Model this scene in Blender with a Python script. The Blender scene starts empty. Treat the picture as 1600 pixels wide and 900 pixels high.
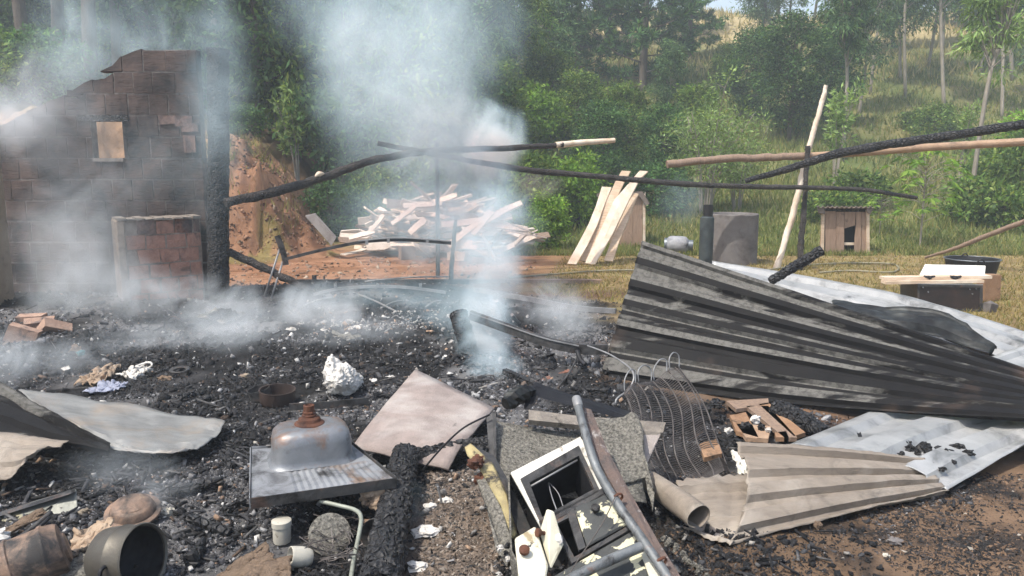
import bpy, math, random
import numpy as np
from mathutils import Vector, Matrix, Euler, noise as mnoise

random.seed(7); RNG = np.random.default_rng(7)
SC = bpy.context.scene
COL = SC.collection
R = math.radians

# ------------------------------------------------------------------ camera, sky, sun, exposure
CAM_H = 1.6; PITCH = R(9.04); FPX = 1232.0          # focal length in pixels of the 1600 px frame
cam_d = bpy.data.cameras.new('camera'); cam = bpy.data.objects.new('camera', cam_d); COL.objects.link(cam)
cam.location = (0, 0, CAM_H); cam.rotation_euler = (R(90) - PITCH, 0, 0)
cam_d.sensor_width = 36; cam_d.lens = 36 * FPX / 1600; cam_d.clip_end = 600; cam_d.clip_start = 0.05
SC.camera = cam
SUN_DIR = Vector((-0.40, -0.30, 0.86)).normalized()   # towards the sun: high, from the left
W = bpy.data.worlds.new('World'); SC.world = W; W.use_nodes = True
wn = W.node_tree; wn.nodes.clear()
w_out = wn.nodes.new('ShaderNodeOutputWorld'); w_bg = wn.nodes.new('ShaderNodeBackground'); w_sky = wn.nodes.new('ShaderNodeTexSky')
w_sky.sky_type = 'NISHITA'; w_sky.sun_disc = False
w_sky.sun_elevation = math.asin(SUN_DIR.z); w_sky.sun_rotation = math.atan2(SUN_DIR.x, SUN_DIR.y)
w_sky.dust_density = 3.0; w_sky.air_density = 1.0
w_bg.inputs['Strength'].default_value = 0.145
wn.links.new(w_sky.outputs[0], w_bg.inputs[0]); wn.links.new(w_bg.outputs[0], w_out.inputs[0])
sl = bpy.data.lights.new('sun', 'SUN'); sl.energy = 3.1; sl.angle = R(0.8); sl.color = (1.0, 0.95, 0.87)
sun = bpy.data.objects.new('sun', sl); COL.objects.link(sun); sun.rotation_euler = SUN_DIR.to_track_quat('Z', 'Y').to_euler()
sun.location = (-12, 4, 30)
SC.view_settings.view_transform = 'Standard'; SC.view_settings.look = 'None'; SC.view_settings.gamma = 1
SC.view_settings.exposure = 0.82; SC.view_settings.use_curve_mapping = False
SC.render.engine = 'CYCLES'
SC.cycles.use_denoising = True; SC.cycles.use_adaptive_sampling = True; SC.cycles.adaptive_threshold = 0.03
SC.cycles.volume_bounces = 3; SC.cycles.max_bounces = 5; SC.cycles.transparent_max_bounces = 8
SC.cycles.volume_step_rate = 1.6

# ------------------------------------------------------------------ photo pixel -> place
def ray(px, py):
    dx = (px - 800) / FPX; dy = (450 - py) / FPX
    c, s = math.cos(PITCH), math.sin(PITCH)
    return Vector((dx, c + dy * s, -s + dy * c))
def at(px, py, Y):
    d = ray(px, py); t = Y / d.y
    return Vector((d.x * t, Y, CAM_H + d.z * t))
def gp(px, py, z=0.0):
    d = ray(px, py); t = (z - CAM_H) / d.z
    return Vector((d.x * t, d.y * t, z))
def onp(px, py, P, N):
    d = ray(px, py); o = Vector((0, 0, CAM_H)); t = (P - o).dot(N) / d.dot(N)
    return o + d * t

# ------------------------------------------------------------------ noise (numpy)
def _h(ix, iy, s):
    n = (ix.astype(np.int64) * 374761393 + iy.astype(np.int64) * 668265263 + s * 974634777) & 0xffffffff
    n = ((n ^ (n >> 13)) * 1274126177) & 0xffffffff
    return ((n ^ (n >> 16)) & 0xffff) / 65535.0
def vn(x, y, s=0):
    x = np.asarray(x, float); y = np.asarray(y, float)
    ix = np.floor(x); iy = np.floor(y); fx = x - ix; fy = y - iy
    fx = fx * fx * (3 - 2 * fx); fy = fy * fy * (3 - 2 * fy)
    ix = ix.astype(np.int64); iy = iy.astype(np.int64)
    a = _h(ix, iy, s); b = _h(ix + 1, iy, s); c = _h(ix, iy + 1, s); d = _h(ix + 1, iy + 1, s)
    return (a * (1 - fx) + b * fx) * (1 - fy) + (c * (1 - fx) + d * fx) * fy
def fbm(x, y, o=4, s=0):
    v = 0; a = 0.5; f = 1.0; t = 0
    for k in range(o):
        v = v + a * vn(x * f, y * f, s + k * 17); t += a; a *= 0.5; f *= 2.03
    return v / t
def sstep(a, b, x):
    t = np.clip((x - a) / (b - a), 0, 1); return t * t * (3 - 2 * t)

# ------------------------------------------------------------------ mesh and object helpers
def tagit(o, label=None, cat=None, group=None, kind=None):
    if label: o['label'] = label
    if cat: o['category'] = cat
    if group: o['group'] = group
    if kind: o['kind'] = kind
    return o
def np_mesh(name, V, F, mat, smooth=False, tint=None):
    me = bpy.data.meshes.new(name); V = np.asarray(V, np.float32); F = np.asarray(F, np.int32)
    k = F.shape[1]; n = len(F)
    me.vertices.add(len(V)); me.vertices.foreach_set('co', V.ravel())
    me.loops.add(n * k); me.loops.foreach_set('vertex_index', F.ravel())
    me.polygons.add(n); me.polygons.foreach_set('loop_start', np.arange(0, n * k, k, dtype=np.int32))
    me.polygons.foreach_set('loop_total', np.full(n, k, np.int32))
    if smooth: me.polygons.foreach_set('use_smooth', np.ones(n, bool))
    if tint is not None:
        at_ = me.color_attributes.new('tint', 'FLOAT_COLOR', 'POINT')
        c = np.ones((len(V), 4), np.float32); c[:, :3] = tint; at_.data.foreach_set('color', c.ravel())
    me.update(calc_edges=True); me.materials.append(mat)
    return me
def link(name, me, parent=None):
    o = bpy.data.objects.new(name, me); COL.objects.link(o)
    if parent is not None:
        o.parent = parent; o.matrix_parent_inverse = Matrix.Translation(-Vector(parent.location))
    return o
def empty(name, loc, label=None, cat=None, group=None, kind=None):
    o = bpy.data.objects.new(name, None); COL.objects.link(o); o.location = loc; o.empty_display_size = 0.1
    return tagit(o, label, cat, group, kind)
def copy_tree(o, parent=None):
    c = o.copy(); COL.objects.link(c); c.parent = parent
    for ch in list(o.children): copy_tree(ch, c)
    return c
def crom(P, t):
    n = len(P) - 1; x = min(max(t, 0), 1) * n; i = min(int(x), n - 1); f = x - i
    p0 = P[max(i - 1, 0)]; p1 = P[i]; p2 = P[i + 1]; p3 = P[min(i + 2, n)]
    return 0.5 * ((2 * p1) + (p2 - p0) * f + (2 * p0 - 5 * p1 + 4 * p2 - p3) * f * f + (3 * p1 - p0 - 3 * p2 + p3) * f ** 3)
class MB:
    def __init__(s): s.v = []; s.f = []
    def add(s, V, F):
        b = len(s.v); s.v += [Vector(v) for v in V]; s.f += [tuple(i + b for i in f) for f in F]; return s
    def box(s, c, size, rot=None, jit=0.0):
        c = Vector(c); M = rot.to_matrix() if isinstance(rot, Euler) else (rot if rot is not None else Matrix.Identity(3))
        V = []
        for z in (-.5, .5):
            for y in (-.5, .5):
                for x in (-.5, .5):
                    p = Vector((x * size[0], y * size[1], z * size[2]))
                    if jit: p += Vector((random.uniform(-jit, jit), random.uniform(-jit, jit), random.uniform(-jit, jit)))
                    V.append(c + M @ p)
        return s.add(V, [(0, 2, 3, 1), (4, 5, 7, 6), (0, 1, 5, 4), (2, 6, 7, 3), (0, 4, 6, 2), (1, 3, 7, 5)])
    def prism(s, poly, vec):
        n = len(poly); vec = Vector(vec); poly = [Vector(p) for p in poly]
        V = poly + [p + vec for p in poly]
        F = [tuple(range(n))[::-1], tuple(range(n, 2 * n))] + [(i, (i + 1) % n, n + (i + 1) % n, n + i) for i in range(n)]
        return s.add(V, F)
    def ring(s, outer, inner, vec):          # a frame: outer and inner loops of the same count
        n = len(outer); vec = Vector(vec); o = [Vector(p) for p in outer]; q = [Vector(p) for p in inner]
        V = o + q + [p + vec for p in o] + [p + vec for p in q]; F = []
        for i in range(n):
            j = (i + 1) % n
            F += [(i, n + i, n + j, j), (2*n + i, 2*n + j, 3*n + j, 3*n + i), (i, j, 2*n + j, 2*n + i), (n + i, 3*n + i, 3*n + j, n + j)]
        return s.add(V, F)
    def tube(s, path, rad, n=8, seg=None, wob=0.0, caps=True, smoothpath=True):
        P = [Vector(p) for p in path]
        if smoothpath and len(P) > 2:
            seg = seg or (len(P) - 1) * 5; Q = [crom(P, i / seg) for i in range(seg + 1)]
        elif seg:
            Q = [P[0].lerp(P[-1], i / seg) for i in range(seg + 1)]
        else: Q = P
        m = len(Q); rr = rad if isinstance(rad, (list, tuple)) else (rad, rad)
        up = None; V = []; F = []
        for i, q in enumerate(Q):
            d = (Q[min(i + 1, m - 1)] - Q[max(i - 1, 0)]).normalized()
            if up is None: up = d.orthogonal().normalized()
            a = (up - d * up.dot(d)).normalized(); up = a; b = d.cross(a)
            t = i / (m - 1); x = t * (len(rr) - 1); k = min(int(x), len(rr) - 2); r = rr[k] * (1 - (x - k)) + rr[k + 1] * (x - k)
            for j in range(n):
                an = 2 * math.pi * j / n; rj = r * (1 + random.uniform(-wob, wob))
                V.append(q + a * math.cos(an) * rj + b * math.sin(an) * rj)
        for i in range(m - 1):
            for j in range(n):
                k = (j + 1) % n; F.append((i*n + j, i*n + k, (i+1)*n + k, (i+1)*n + j))
        if caps: F += [tuple(range(n))[::-1], tuple((m-1)*n + j for j in range(n))]
        return s.add(V, F)
    def lathe(s, prof, n=24, M=None, wob=0.0, squash=1.0):
        M = M or Matrix.Identity(4); V = []; F = []; m = len(prof)
        for r, z in prof:
            for j in range(n):
                an = 2 * math.pi * j / n; q = r * (1 + wob * (mnoise.noise(Vector((math.cos(an) * 2, math.sin(an) * 2, z * 9)))))
                V.append(M @ Vector((q * math.cos(an), q * math.sin(an) * squash, z)))
        for i in range(m - 1):
            for j in range(n):
                k = (j + 1) % n; F.append((i*n + j, i*n + k, (i+1)*n + k, (i+1)*n + j))
        return s.add(V, F)
    def build(s, name, mat, parent=None, smooth=False, label=None, cat=None, group=None, kind=None, bevel=0, angle=None, solid=0):
        me = bpy.data.meshes.new(name)
        off = Vector((0, 0, 0))
        if parent is None and s.v:
            off = Vector((sum(v.x for v in s.v) / len(s.v), sum(v.y for v in s.v) / len(s.v), min(v.z for v in s.v)))
        me.from_pydata([tuple(v - off) for v in s.v], [], s.f); me.update()
        if smooth:
            me.polygons.foreach_set('use_smooth', [True] * len(me.polygons))
        me.materials.append(mat)
        o = link(name, me, parent)
        if parent is None: o.location = off
        if smooth and angle: me.set_sharp_from_angle(angle=R(angle))
        if bevel:
            b = o.modifiers.new('bevel', 'BEVEL'); b.width = bevel; b.segments = 1; b.limit_method = 'ANGLE'
        if solid:
            b = o.modifiers.new('solid', 'SOLIDIFY'); b.thickness = solid
        return tagit(o, label, cat, group, kind)
def frame_m(o, x, y):           # 4x4 with origin and two axes
    x = Vector(x).normalized(); z = x.cross(Vector(y)).normalized(); y = z.cross(x)
    M = Matrix((x, y, z)).transposed().to_4x4(); M.translation = Vector(o); return M
# ------------------------------------------------------------------ materials
def nt_new(name):
    m = bpy.data.materials.new(name); m.use_nodes = True; t = m.node_tree; t.nodes.clear()
    return m, t
def _noise(t, sc, det=5, rough=0.6, dist=0.0, vec=None):
    n = t.nodes.new('ShaderNodeTexNoise'); n.inputs['Scale'].default_value = sc; n.inputs['Detail'].default_value = det
    n.inputs['Roughness'].default_value = rough; n.inputs['Distortion'].default_value = dist
    if vec is not None: t.links.new(vec, n.inputs['Vector'])
    return n.outputs['Fac']
def _ramp(t, fac, lo, hi):
    r = t.nodes.new('ShaderNodeMapRange'); r.inputs['From Min'].default_value = lo; r.inputs['From Max'].default_value = hi
    t.links.new(fac, r.inputs['Value']); return r.outputs[0]
def _mix(t, fac, a, b, mode='MIX'):
    m = t.nodes.new('ShaderNodeMix'); m.data_type = 'RGBA'; m.blend_type = mode
    for s, v in ((m.inputs[0], fac), (m.inputs[6], a), (m.inputs[7], b)):
        if isinstance(v, (int, float)): s.default_value = v
        elif isinstance(v, tuple): s.default_value = (*v, 1)
        else: t.links.new(v, s)
    return m.outputs[2]
def pm(name, c1, c2=None, scale=6, rough=0.8, metal=0.0, dirt=None, dirt_s=3, dirt_t=(0.5, 0.62), bump=0.3, bump_s=30, stretch=None, spec=0.3, extra=None, extra_s=9, extra_t=(0.6, 0.66), tint=False, voro=0, coat=0, wdirt=False):
    m, t = nt_new(name)
    out = t.nodes.new('ShaderNodeOutputMaterial'); b = t.nodes.new('ShaderNodeBsdfPrincipled'); t.links.new(b.outputs[0], out.inputs[0])
    tc = t.nodes.new('ShaderNodeTexCoord'); vec = tc.outputs['Object']
    oi = t.nodes.new('ShaderNodeObjectInfo'); va = t.nodes.new('ShaderNodeVectorMath'); va.operation = 'ADD'
    vm = t.nodes.new('ShaderNodeVectorMath'); vm.operation = 'SCALE'; vm.inputs[0].default_value = (17, 31, 23); t.links.new(oi.outputs['Random'], vm.inputs['Scale'])
    t.links.new(vec, va.inputs[0]); t.links.new(vm.outputs[0], va.inputs[1]); vec = va.outputs[0]
    if stretch:
        mp = t.nodes.new('ShaderNodeMapping'); mp.inputs['Scale'].default_value = stretch; t.links.new(vec, mp.inputs[0]); sv = mp.outputs[0]
    else: sv = vec
    col = _mix(t, _ramp(t, _noise(t, scale, 6, 0.65, 0.3, sv), 0.33, 0.67), c1, c2 or tuple(x * 0.7 for x in c1))
    if extra: col = _mix(t, _ramp(t, _noise(t, extra_s, 5, 0.6, 0.4, vec), *extra_t), col, extra)
    if dirt:
        if wdirt: dv = t.nodes.new('ShaderNodeNewGeometry').outputs['Position']
        else: dv = vec
        col = _mix(t, _ramp(t, _noise(t, dirt_s, 7, 0.68, 0.5, dv), *dirt_t), col, dirt)
    if tint:
        a = t.nodes.new('ShaderNodeAttribute'); a.attribute_name = 'tint'; col = _mix(t, 1.0, col, a.outputs['Color'], 'MULTIPLY')
    t.links.new(col, b.inputs['Base Color'])
    rr = t.nodes.new('ShaderNodeMapRange'); rr.inputs['To Min'].default_value = max(rough - 0.15, 0.05); rr.inputs['To Max'].default_value = min(rough + 0.15, 1)
    t.links.new(_noise(t, scale * 2, 4, 0.6, 0, vec), rr.inputs[0]); t.links.new(rr.outputs[0], b.inputs['Roughness'])
    b.inputs['Metallic'].default_value = metal; b.inputs['Specular IOR Level'].default_value = spec
    if coat: b.inputs['Coat Weight'].default_value = coat
    if bump:
        bp = t.nodes.new('ShaderNodeBump'); bp.inputs['Strength'].default_value = bump; bp.inputs['Distance'].default_value = 0.02
        if voro:
            v = t.nodes.new('ShaderNodeTexVoronoi'); v.feature = 'DISTANCE_TO_EDGE'; v.inputs['Scale'].default_value = voro; t.links.new(sv, v.inputs['Vector'])
            t.links.new(_ramp(t, v.outputs['Distance'], 0, 0.18), bp.inputs['Height'])
        else: t.links.new(_noise(t, bump_s, 6, 0.65, 0, sv), bp.inputs['Height'])
        t.links.new(bp.outputs[0], b.inputs['Normal'])
    return m
def leaf_mat(name, transl=0.45, rough=0.5):
    m, t = nt_new(name)
    out = t.nodes.new('ShaderNodeOutputMaterial'); b = t.nodes.new('ShaderNodeBsdfPrincipled'); tr = t.nodes.new('ShaderNodeBsdfTranslucent'); mx = t.nodes.new('ShaderNodeMixShader')
    a = t.nodes.new('ShaderNodeAttribute'); a.attribute_name = 'tint'
    oi = t.nodes.new('ShaderNodeObjectInfo'); mr = t.nodes.new('ShaderNodeMapRange'); mr.inputs['To Min'].default_value = 0.75; mr.inputs['To Max'].default_value = 1.25
    t.links.new(oi.outputs['Random'], mr.inputs[0])
    vm = t.nodes.new('ShaderNodeVectorMath'); vm.operation = 'SCALE'; t.links.new(a.outputs['Color'], vm.inputs[0]); t.links.new(mr.outputs[0], vm.inputs['Scale'])
    t.links.new(vm.outputs[0], b.inputs['Base Color']); b.inputs['Roughness'].default_value = rough; b.inputs['Specular IOR Level'].default_value = 0.12
    tc = _mix(t, 1.0, vm.outputs[0], (1.3, 1.25, 0.6), 'MULTIPLY'); t.links.new(tc, tr.inputs[0])
    mx.inputs[0].default_value = transl; t.links.new(b.outputs[0], mx.inputs[1]); t.links.new(tr.outputs[0], mx.inputs[2]); t.links.new(mx.outputs[0], out.inputs[0])
    return m
SOOT = (0.010, 0.010, 0.011); ASH = (0.11, 0.11, 0.11)
M = {}
M['char'] = pm('charred_wood', (0.010, 0.010, 0.011), (0.030, 0.029, 0.029), 9, 0.62, 0, ASH, 14, (0.60, 0.75), 0.9, 25, None, 0.45, voro=26)
M['char_pole'] = pm('charred_pole', (0.022, 0.020, 0.019), (0.075, 0.065, 0.058), 8, 0.7, 0, (0.13, 0.115, 0.10), 6, (0.58, 0.75), 0.8, 40, None, 0.35, voro=34)
M['rubble'] = pm('rubble', (0.9, 0.9, 0.9), (0.6, 0.6, 0.6), 18, 0.75, 0, None, bump=0.6, bump_s=60, tint=True, spec=0.35)
M['ground'] = pm('earth', (1.05, 1.03, 1.0), (0.72, 0.70, 0.68), 5, 0.95, 0, None, bump=0.8, bump_s=22, tint=True, spec=0.15)
M['soot_metal'] = pm('sooted_steel', (0.016, 0.018, 0.018), (0.06, 0.065, 0.062), 4, 0.5, 0.35, (0.012, 0.012, 0.012), 3, (0.45, 0.6), 0.15, 40, (0.5, 6, 6), 0.4)
M['steel_dark'] = pm('dark_steel', (0.045, 0.046, 0.047), (0.10, 0.095, 0.09), 9, 0.55, 0.35, (0.015, 0.014, 0.014), 6, (0.5, 0.65), 0.3, 50, extra=(0.13, 0.085, 0.065), extra_s=9, extra_t=(0.56, 0.68))
M['steel_grey'] = pm('grey_steel', (0.20, 0.22, 0.235), (0.13, 0.145, 0.16), 7, 0.42, 0.55, (0.03, 0.03, 0.03), 8, (0.6, 0.72), 0.12, 60)
M['pipe'] = pm('galvanised_pipe', (0.20, 0.21, 0.212), (0.11, 0.118, 0.12), 9, 0.5, 0.35, (0.045, 0.042, 0.04), 10, (0.54, 0.66), 0.2, 60, extra=(0.16, 0.10, 0.075), extra_s=12, extra_t=(0.62, 0.72))
M['rust'] = pm('rusty_iron', (0.14, 0.058, 0.032), (0.07, 0.035, 0.026), 14, 0.85, 0.1, (0.02, 0.018, 0.018), 7, (0.55, 0.7), 0.4, 70)
M['zinc'] = pm('zinc_sheet', (0.40, 0.40, 0.39), (0.27, 0.275, 0.27), 3.2, 0.36, 0.15, (0.07, 0.072, 0.07), 3.2, (0.52, 0.72), 0.08, 30, extra=(0.50, 0.495, 0.48), extra_s=1.6, extra_t=(0.55, 0.75))
M['zinc_beige'] = pm('smoked_zinc', (0.29, 0.245, 0.195), (0.215, 0.18, 0.145), 3.0, 0.6, 0.1, (0.10, 0.085, 0.07), 5, (0.55, 0.78), 0.35, 18, (1.2, 9, 9), extra=(0.37, 0.325, 0.27), extra_s=2.2, extra_t=(0.5, 0.65))
M['wood'] = pm('raw_wood', (0.66, 0.52, 0.38), (0.47, 0.33, 0.22), 5, 0.75, 0, None, 3, (0.5, 0.6), 0.25, 30, (1, 14, 14), 0.2, extra=(0.78, 0.68, 0.55), extra_s=3, extra_t=(0.45, 0.7))
M['wood_pale'] = pm('pale_wood', (0.80, 0.71, 0.60), (0.62, 0.47, 0.34), 4, 0.7, 0, (0.35, 0.22, 0.13), 4, (0.62, 0.75), 0.25, 30, None, 0.2)
M['wood_grey'] = pm('weathered_wood', (0.30, 0.215, 0.155), (0.20, 0.14, 0.105), 5, 0.85, 0, (0.10, 0.075, 0.06), 6, (0.6, 0.75), 0.35, 30, (9, 9, 1), 0.2)
M['wood_brown'] = pm('brown_wood', (0.33, 0.20, 0.115), (0.22, 0.125, 0.07), 6, 0.8, 0, (0.03, 0.025, 0.02), 5, (0.58, 0.7), 0.3, 30)
M['brick'] = pm('fired_brick', (0.17, 0.115, 0.10), (0.095, 0.075, 0.072), 5, 0.92, 0, (0.03, 0.029, 0.031), 2.6, (0.42, 0.68), 0.5, 50)
M['brick_red'] = pm('red_brick', (0.33, 0.15, 0.10), (0.21, 0.115, 0.085), 9, 0.92, 0, (0.07, 0.058, 0.055), 5, (0.46, 0.66), 0.9, 25)
M['mortar'] = pm('mortar', (0.30, 0.265, 0.235), (0.19, 0.165, 0.148), 9, 0.95, 0, (0.03, 0.028, 0.028), 1.1, (0.44, 0.62), 0.7, 40, wdirt=True)
M['plaster'] = pm('plaster', (0.70, 0.68, 0.64), (0.50, 0.46, 0.40), 9, 0.9, 0, (0.30, 0.25, 0.20), 5, (0.60, 0.75), 0.7, 25, extra=(0.05, 0.048, 0.046), extra_s=18, extra_t=(0.62, 0.66))
M['render_wall'] = pm('tan_render', (0.36, 0.285, 0.20), (0.28, 0.215, 0.155), 8, 0.95, 0, (0.09, 0.08, 0.07), 4, (0.56, 0.72), 0.6, 30)
M['concrete'] = pm('concrete', (0.20, 0.185, 0.175), (0.145, 0.13, 0.125), 3.5, 0.95, 0, (0.10, 0.085, 0.078), 4, (0.5, 0.7), 0.4, 60)
M['enamel'] = pm('cream_enamel', (0.68, 0.65, 0.52), (0.56, 0.52, 0.39), 8, 0.35, 0, (0.30, 0.24, 0.14), 11, (0.56, 0.66), 0.08, 40, None, 0.5, extra=(0.045, 0.046, 0.045), extra_s=13, extra_t=(0.66, 0.685))
M['enamel_white'] = pm('white_enamel', (0.70, 0.68, 0.60), (0.56, 0.53, 0.45), 9, 0.4, 0, (0.16, 0.13, 0.09), 13, (0.57, 0.67), 0.06, 40, None, 0.5)
M['enamel_burnt'] = pm('flaked_enamel', (0.050, 0.053, 0.052), (0.075, 0.077, 0.074), 9, 0.7, 0, None, bump=0.35, bump_s=30, extra=(0.66, 0.62, 0.42), extra_s=11, extra_t=(0.54, 0.56))
M['enamel_yellow'] = pm('yellowed_enamel', (0.42, 0.35, 0.17), (0.26, 0.21, 0.11), 12, 0.5, 0, (0.035, 0.03, 0.025), 9, (0.48, 0.58), 0.4, 40)
M['burnt_tin'] = pm('blistered_tin', (0.33, 0.31, 0.26), (0.055, 0.052, 0.047), 75, 0.85, 0.1, (0.035, 0.034, 0.033), 5, (0.58, 0.72), 0.9, 85)
M['board'] = pm('fibre_board', (0.33, 0.27, 0.24), (0.23, 0.19, 0.172), 9, 0.92, 0, (0.055, 0.05, 0.048), 5, (0.66, 0.72), 0.5, 90, extra=(0.46, 0.42, 0.385), extra_s=2.5, extra_t=(0.45, 0.7))
M['copper'] = pm('heat_tinted_tin', (0.27, 0.175, 0.12), (0.16, 0.12, 0.095), 7, 0.6, 0.15, (0.035, 0.033, 0.032), 7, (0.44, 0.60), 0.35, 30, extra=(0.46, 0.38, 0.27), extra_s=5, extra_t=(0.55, 0.68))
M['felt'] = pm('singed_felt', (0.28, 0.20, 0.135), (0.19, 0.135, 0.095), 30, 1.0, 0, (0.08, 0.06, 0.045), 7, (0.58, 0.72), 1.0, 130)
M['ceramic'] = pm('sooty_ceramic', (0.55, 0.52, 0.44), (0.42, 0.39, 0.32), 8, 0.35, 0, (0.16, 0.14, 0.10), 18, (0.60, 0.7), 0.1, 60)
M['cloth_blue'] = pm('pale_blue_cloth', (0.36, 0.38, 0.46), (0.26, 0.28, 0.36), 20, 0.95, 0, (0.08, 0.08, 0.1), 14, (0.62, 0.72), 0.5, 80)
M['cloth'] = pm('scorched_cloth', (0.46, 0.36, 0.26), (0.30, 0.20, 0.13), 18, 0.95, 0, (0.03, 0.028, 0.026), 11, (0.55, 0.64), 0.6, 80)
M['black'] = pm('black_iron', (0.012, 0.012, 0.014), (0.022, 0.022, 0.024), 6, 0.6, 0.2, None, bump=0.15, spec=0.3)
M['wire'] = pm('burnt_wire', (0.16, 0.145, 0.135), (0.085, 0.07, 0.062), 14, 0.6, 0.4, None, bump=0)
M['pole_brown'] = pm('peeled_pole', (0.40, 0.275, 0.18), (0.29, 0.19, 0.125), 6, 0.8, 0, (0.16, 0.115, 0.085), 7, (0.55, 0.7), 0.5, 20)
M['tan_brick'] = pm('dusty_brick', (0.40, 0.27, 0.20), (0.30, 0.19, 0.14), 8, 0.95, 0, (0.10, 0.085, 0.08), 7, (0.5, 0.65), 0.7, 30)
M['rod'] = pm('pale_rod', (0.34, 0.34, 0.335), (0.2, 0.2, 0.2), 9, 0.5, 0.4, None, bump=0)
M['fibre_roof'] = pm('fibre_cement', (0.24, 0.195, 0.16), (0.155, 0.125, 0.105), 7, 0.95, 0, (0.08, 0.08, 0.05), 5, (0.52, 0.7), 0.5, 40)
M['hose'] = pm('pale_hose', (0.30, 0.28, 0.19), (0.22, 0.2, 0.14), 7, 0.6, 0, None, bump=0)
M['bark'] = pm('bark', (0.16, 0.13, 0.105), (0.085, 0.07, 0.06), 6, 0.95, 0, None, bump=1.0, bump_s=14, stretch=(6, 6, 1), spec=0.1)
M['bark_pale'] = pm('pale_bark', (0.36, 0.32, 0.265), (0.22, 0.19, 0.155), 4, 0.9, 0, None, bump=0.5, bump_s=14, stretch=(5, 5, 1), spec=0.15)
M['leaf'] = leaf_mat('leaf'); M['needle'] = leaf_mat('needle', 0.35, 0.55); M['grass'] = leaf_mat('grass_blade', 0.35, 0.7)
# ------------------------------------------------------------------ terrain
def seg_side(x, y, A, B):       # signed distance, positive on the left of A->B
    dx, dy = B[0] - A[0], B[1] - A[1]; L = math.hypot(dx, dy)
    return (dx * (y - A[1]) - dy * (x - A[0])) / L
BANK = [(-3.0, 13.7), (-4.3, 12.3), (-9.0, 10.9)]
def H(x, y):
    x = np.asarray(x, float); y = np.asarray(y, float)
    # hillside behind the clearing
    edge = 14.6 + 0.5 * np.sin(x * 0.4) + np.where(x < 2, (2 - x) * 0.12, 0)
    d = np.maximum(y - edge, 0)
    hill = np.interp(d, [0, 2.5, 5.4, 9, 12.4, 16, 20.4, 25, 30.4, 37, 45.4, 55, 65, 180], [0, .22, .72, 1.5, 2.4, 3.5, 4.9, 6.4, 8.2, 10.2, 12.0, 13.2, 13.8, 15])
    hill = hill + sstep(0, 6, d) * (fbm(x * 0.22, y * 0.22, 3, 5) - 0.5) * (0.5 + 0.035 * np.minimum(d, 40))
    # cut bank on the left
    d1 = np.minimum(-seg_side(x, y, BANK[0], BANK[1]), -seg_side(x, y, BANK[1], BANK[2]) + 0.0)
    d1 = np.maximum(np.minimum(-seg_side(x, y, BANK[0], BANK[1]), 99), np.where(x < BANK[1][0], -seg_side(x, y, BANK[1], BANK[2]), -99))
    d1 = np.where(x < BANK[1][0], -seg_side(x, y, BANK[1], BANK[2]), -seg_side(x, y, BANK[0], BANK[1]))
    d2 = -3.0 - 0.10 * (y - 13.7) - x
    dd = np.minimum(d1, d2 * 0.95) + (fbm(x * 1.1, y * 1.1, 4, 9) - 0.5) * 0.9
    bank = (1.78 + 0.45 * np.clip(-4.5 - x, 0, 1.4)) * sstep(-0.05, 1.7, dd) + 0.10 * np.maximum(dd - 1.5, 0)
    bank = bank + ((fbm(x * 3.1, y * 3.1, 3, 3) - 0.5) * 0.35 - 0.55 * np.abs(fbm(x * 1.7 + y * 0.6, y * 1.2 - x, 3, 8) - 0.5) + 0.30 * (fbm(x * 5, y * 5, 4, 6) - 0.5)) * sstep(0.0, 0.6, dd)
    # rubble layer over the burnt floor, small unevenness elsewhere
    b = burnt(x, y)
    rub = b * ((0.02 + 0.20 * np.maximum(fbm(x * 0.9, y * 0.9, 3, 21) - 0.40, 0)) * sstep(4.3, 6.0, y) * sstep(2.5, 1.5, x) + 0.035 * (fbm(x * 7, y * 7, 3, 2) - 0.5))
    small = 0.02 * (fbm(x * 2.0, y * 2.0, 3, 4) - 0.5)
    return np.maximum(hill, bank) + rub + small
def poly_sd(x, y, P):           # signed distance to polygon, positive inside
    x = np.asarray(x, float); y = np.asarray(y, float); d = np.full(np.shape(x), 1e9); ins = np.zeros(np.shape(x), bool)
    n = len(P)
    for i in range(n):
        ax, ay = P[i]; bx, by = P[(i + 1) % n]; ex, ey = bx - ax, by - ay
        t = np.clip(((x - ax) * ex + (y - ay) * ey) / (ex * ex + ey * ey), 0, 1)
        d = np.minimum(d, np.hypot(x - ax - ex * t, y - ay - ey * t))
        c = ((ay > y) != (by > y)); xi = (bx - ax) * (y - ay) / (by - ay + 1e-12) + ax
        ins = ins ^ (c & (x < xi))
    return np.where(ins, d, -d)
BP = [(-700, 462), (330, 450), (470, 446), (720, 449), (960, 476), (985, 600), (1180, 640), (1330, 650), (1480, 700), (1530, 790), (1440, 830), (1400, 890), (1400, 1050), (900, 1300), (-1400, 1300)]
BPW = [(gp(a, b).x, gp(a, b).y) for a, b in BP]
def burnt(x, y):
    s = poly_sd(x, y, BPW) + (fbm(np.asarray(x) * 1.5, np.asarray(y) * 1.5, 4, 31) - 0.5) * 0.7
    return sstep(-0.25, 0.3, s)
def lerp3(a, b, t): return a * (1 - t[:, None]) + np.array(b) * t[:, None]
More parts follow.
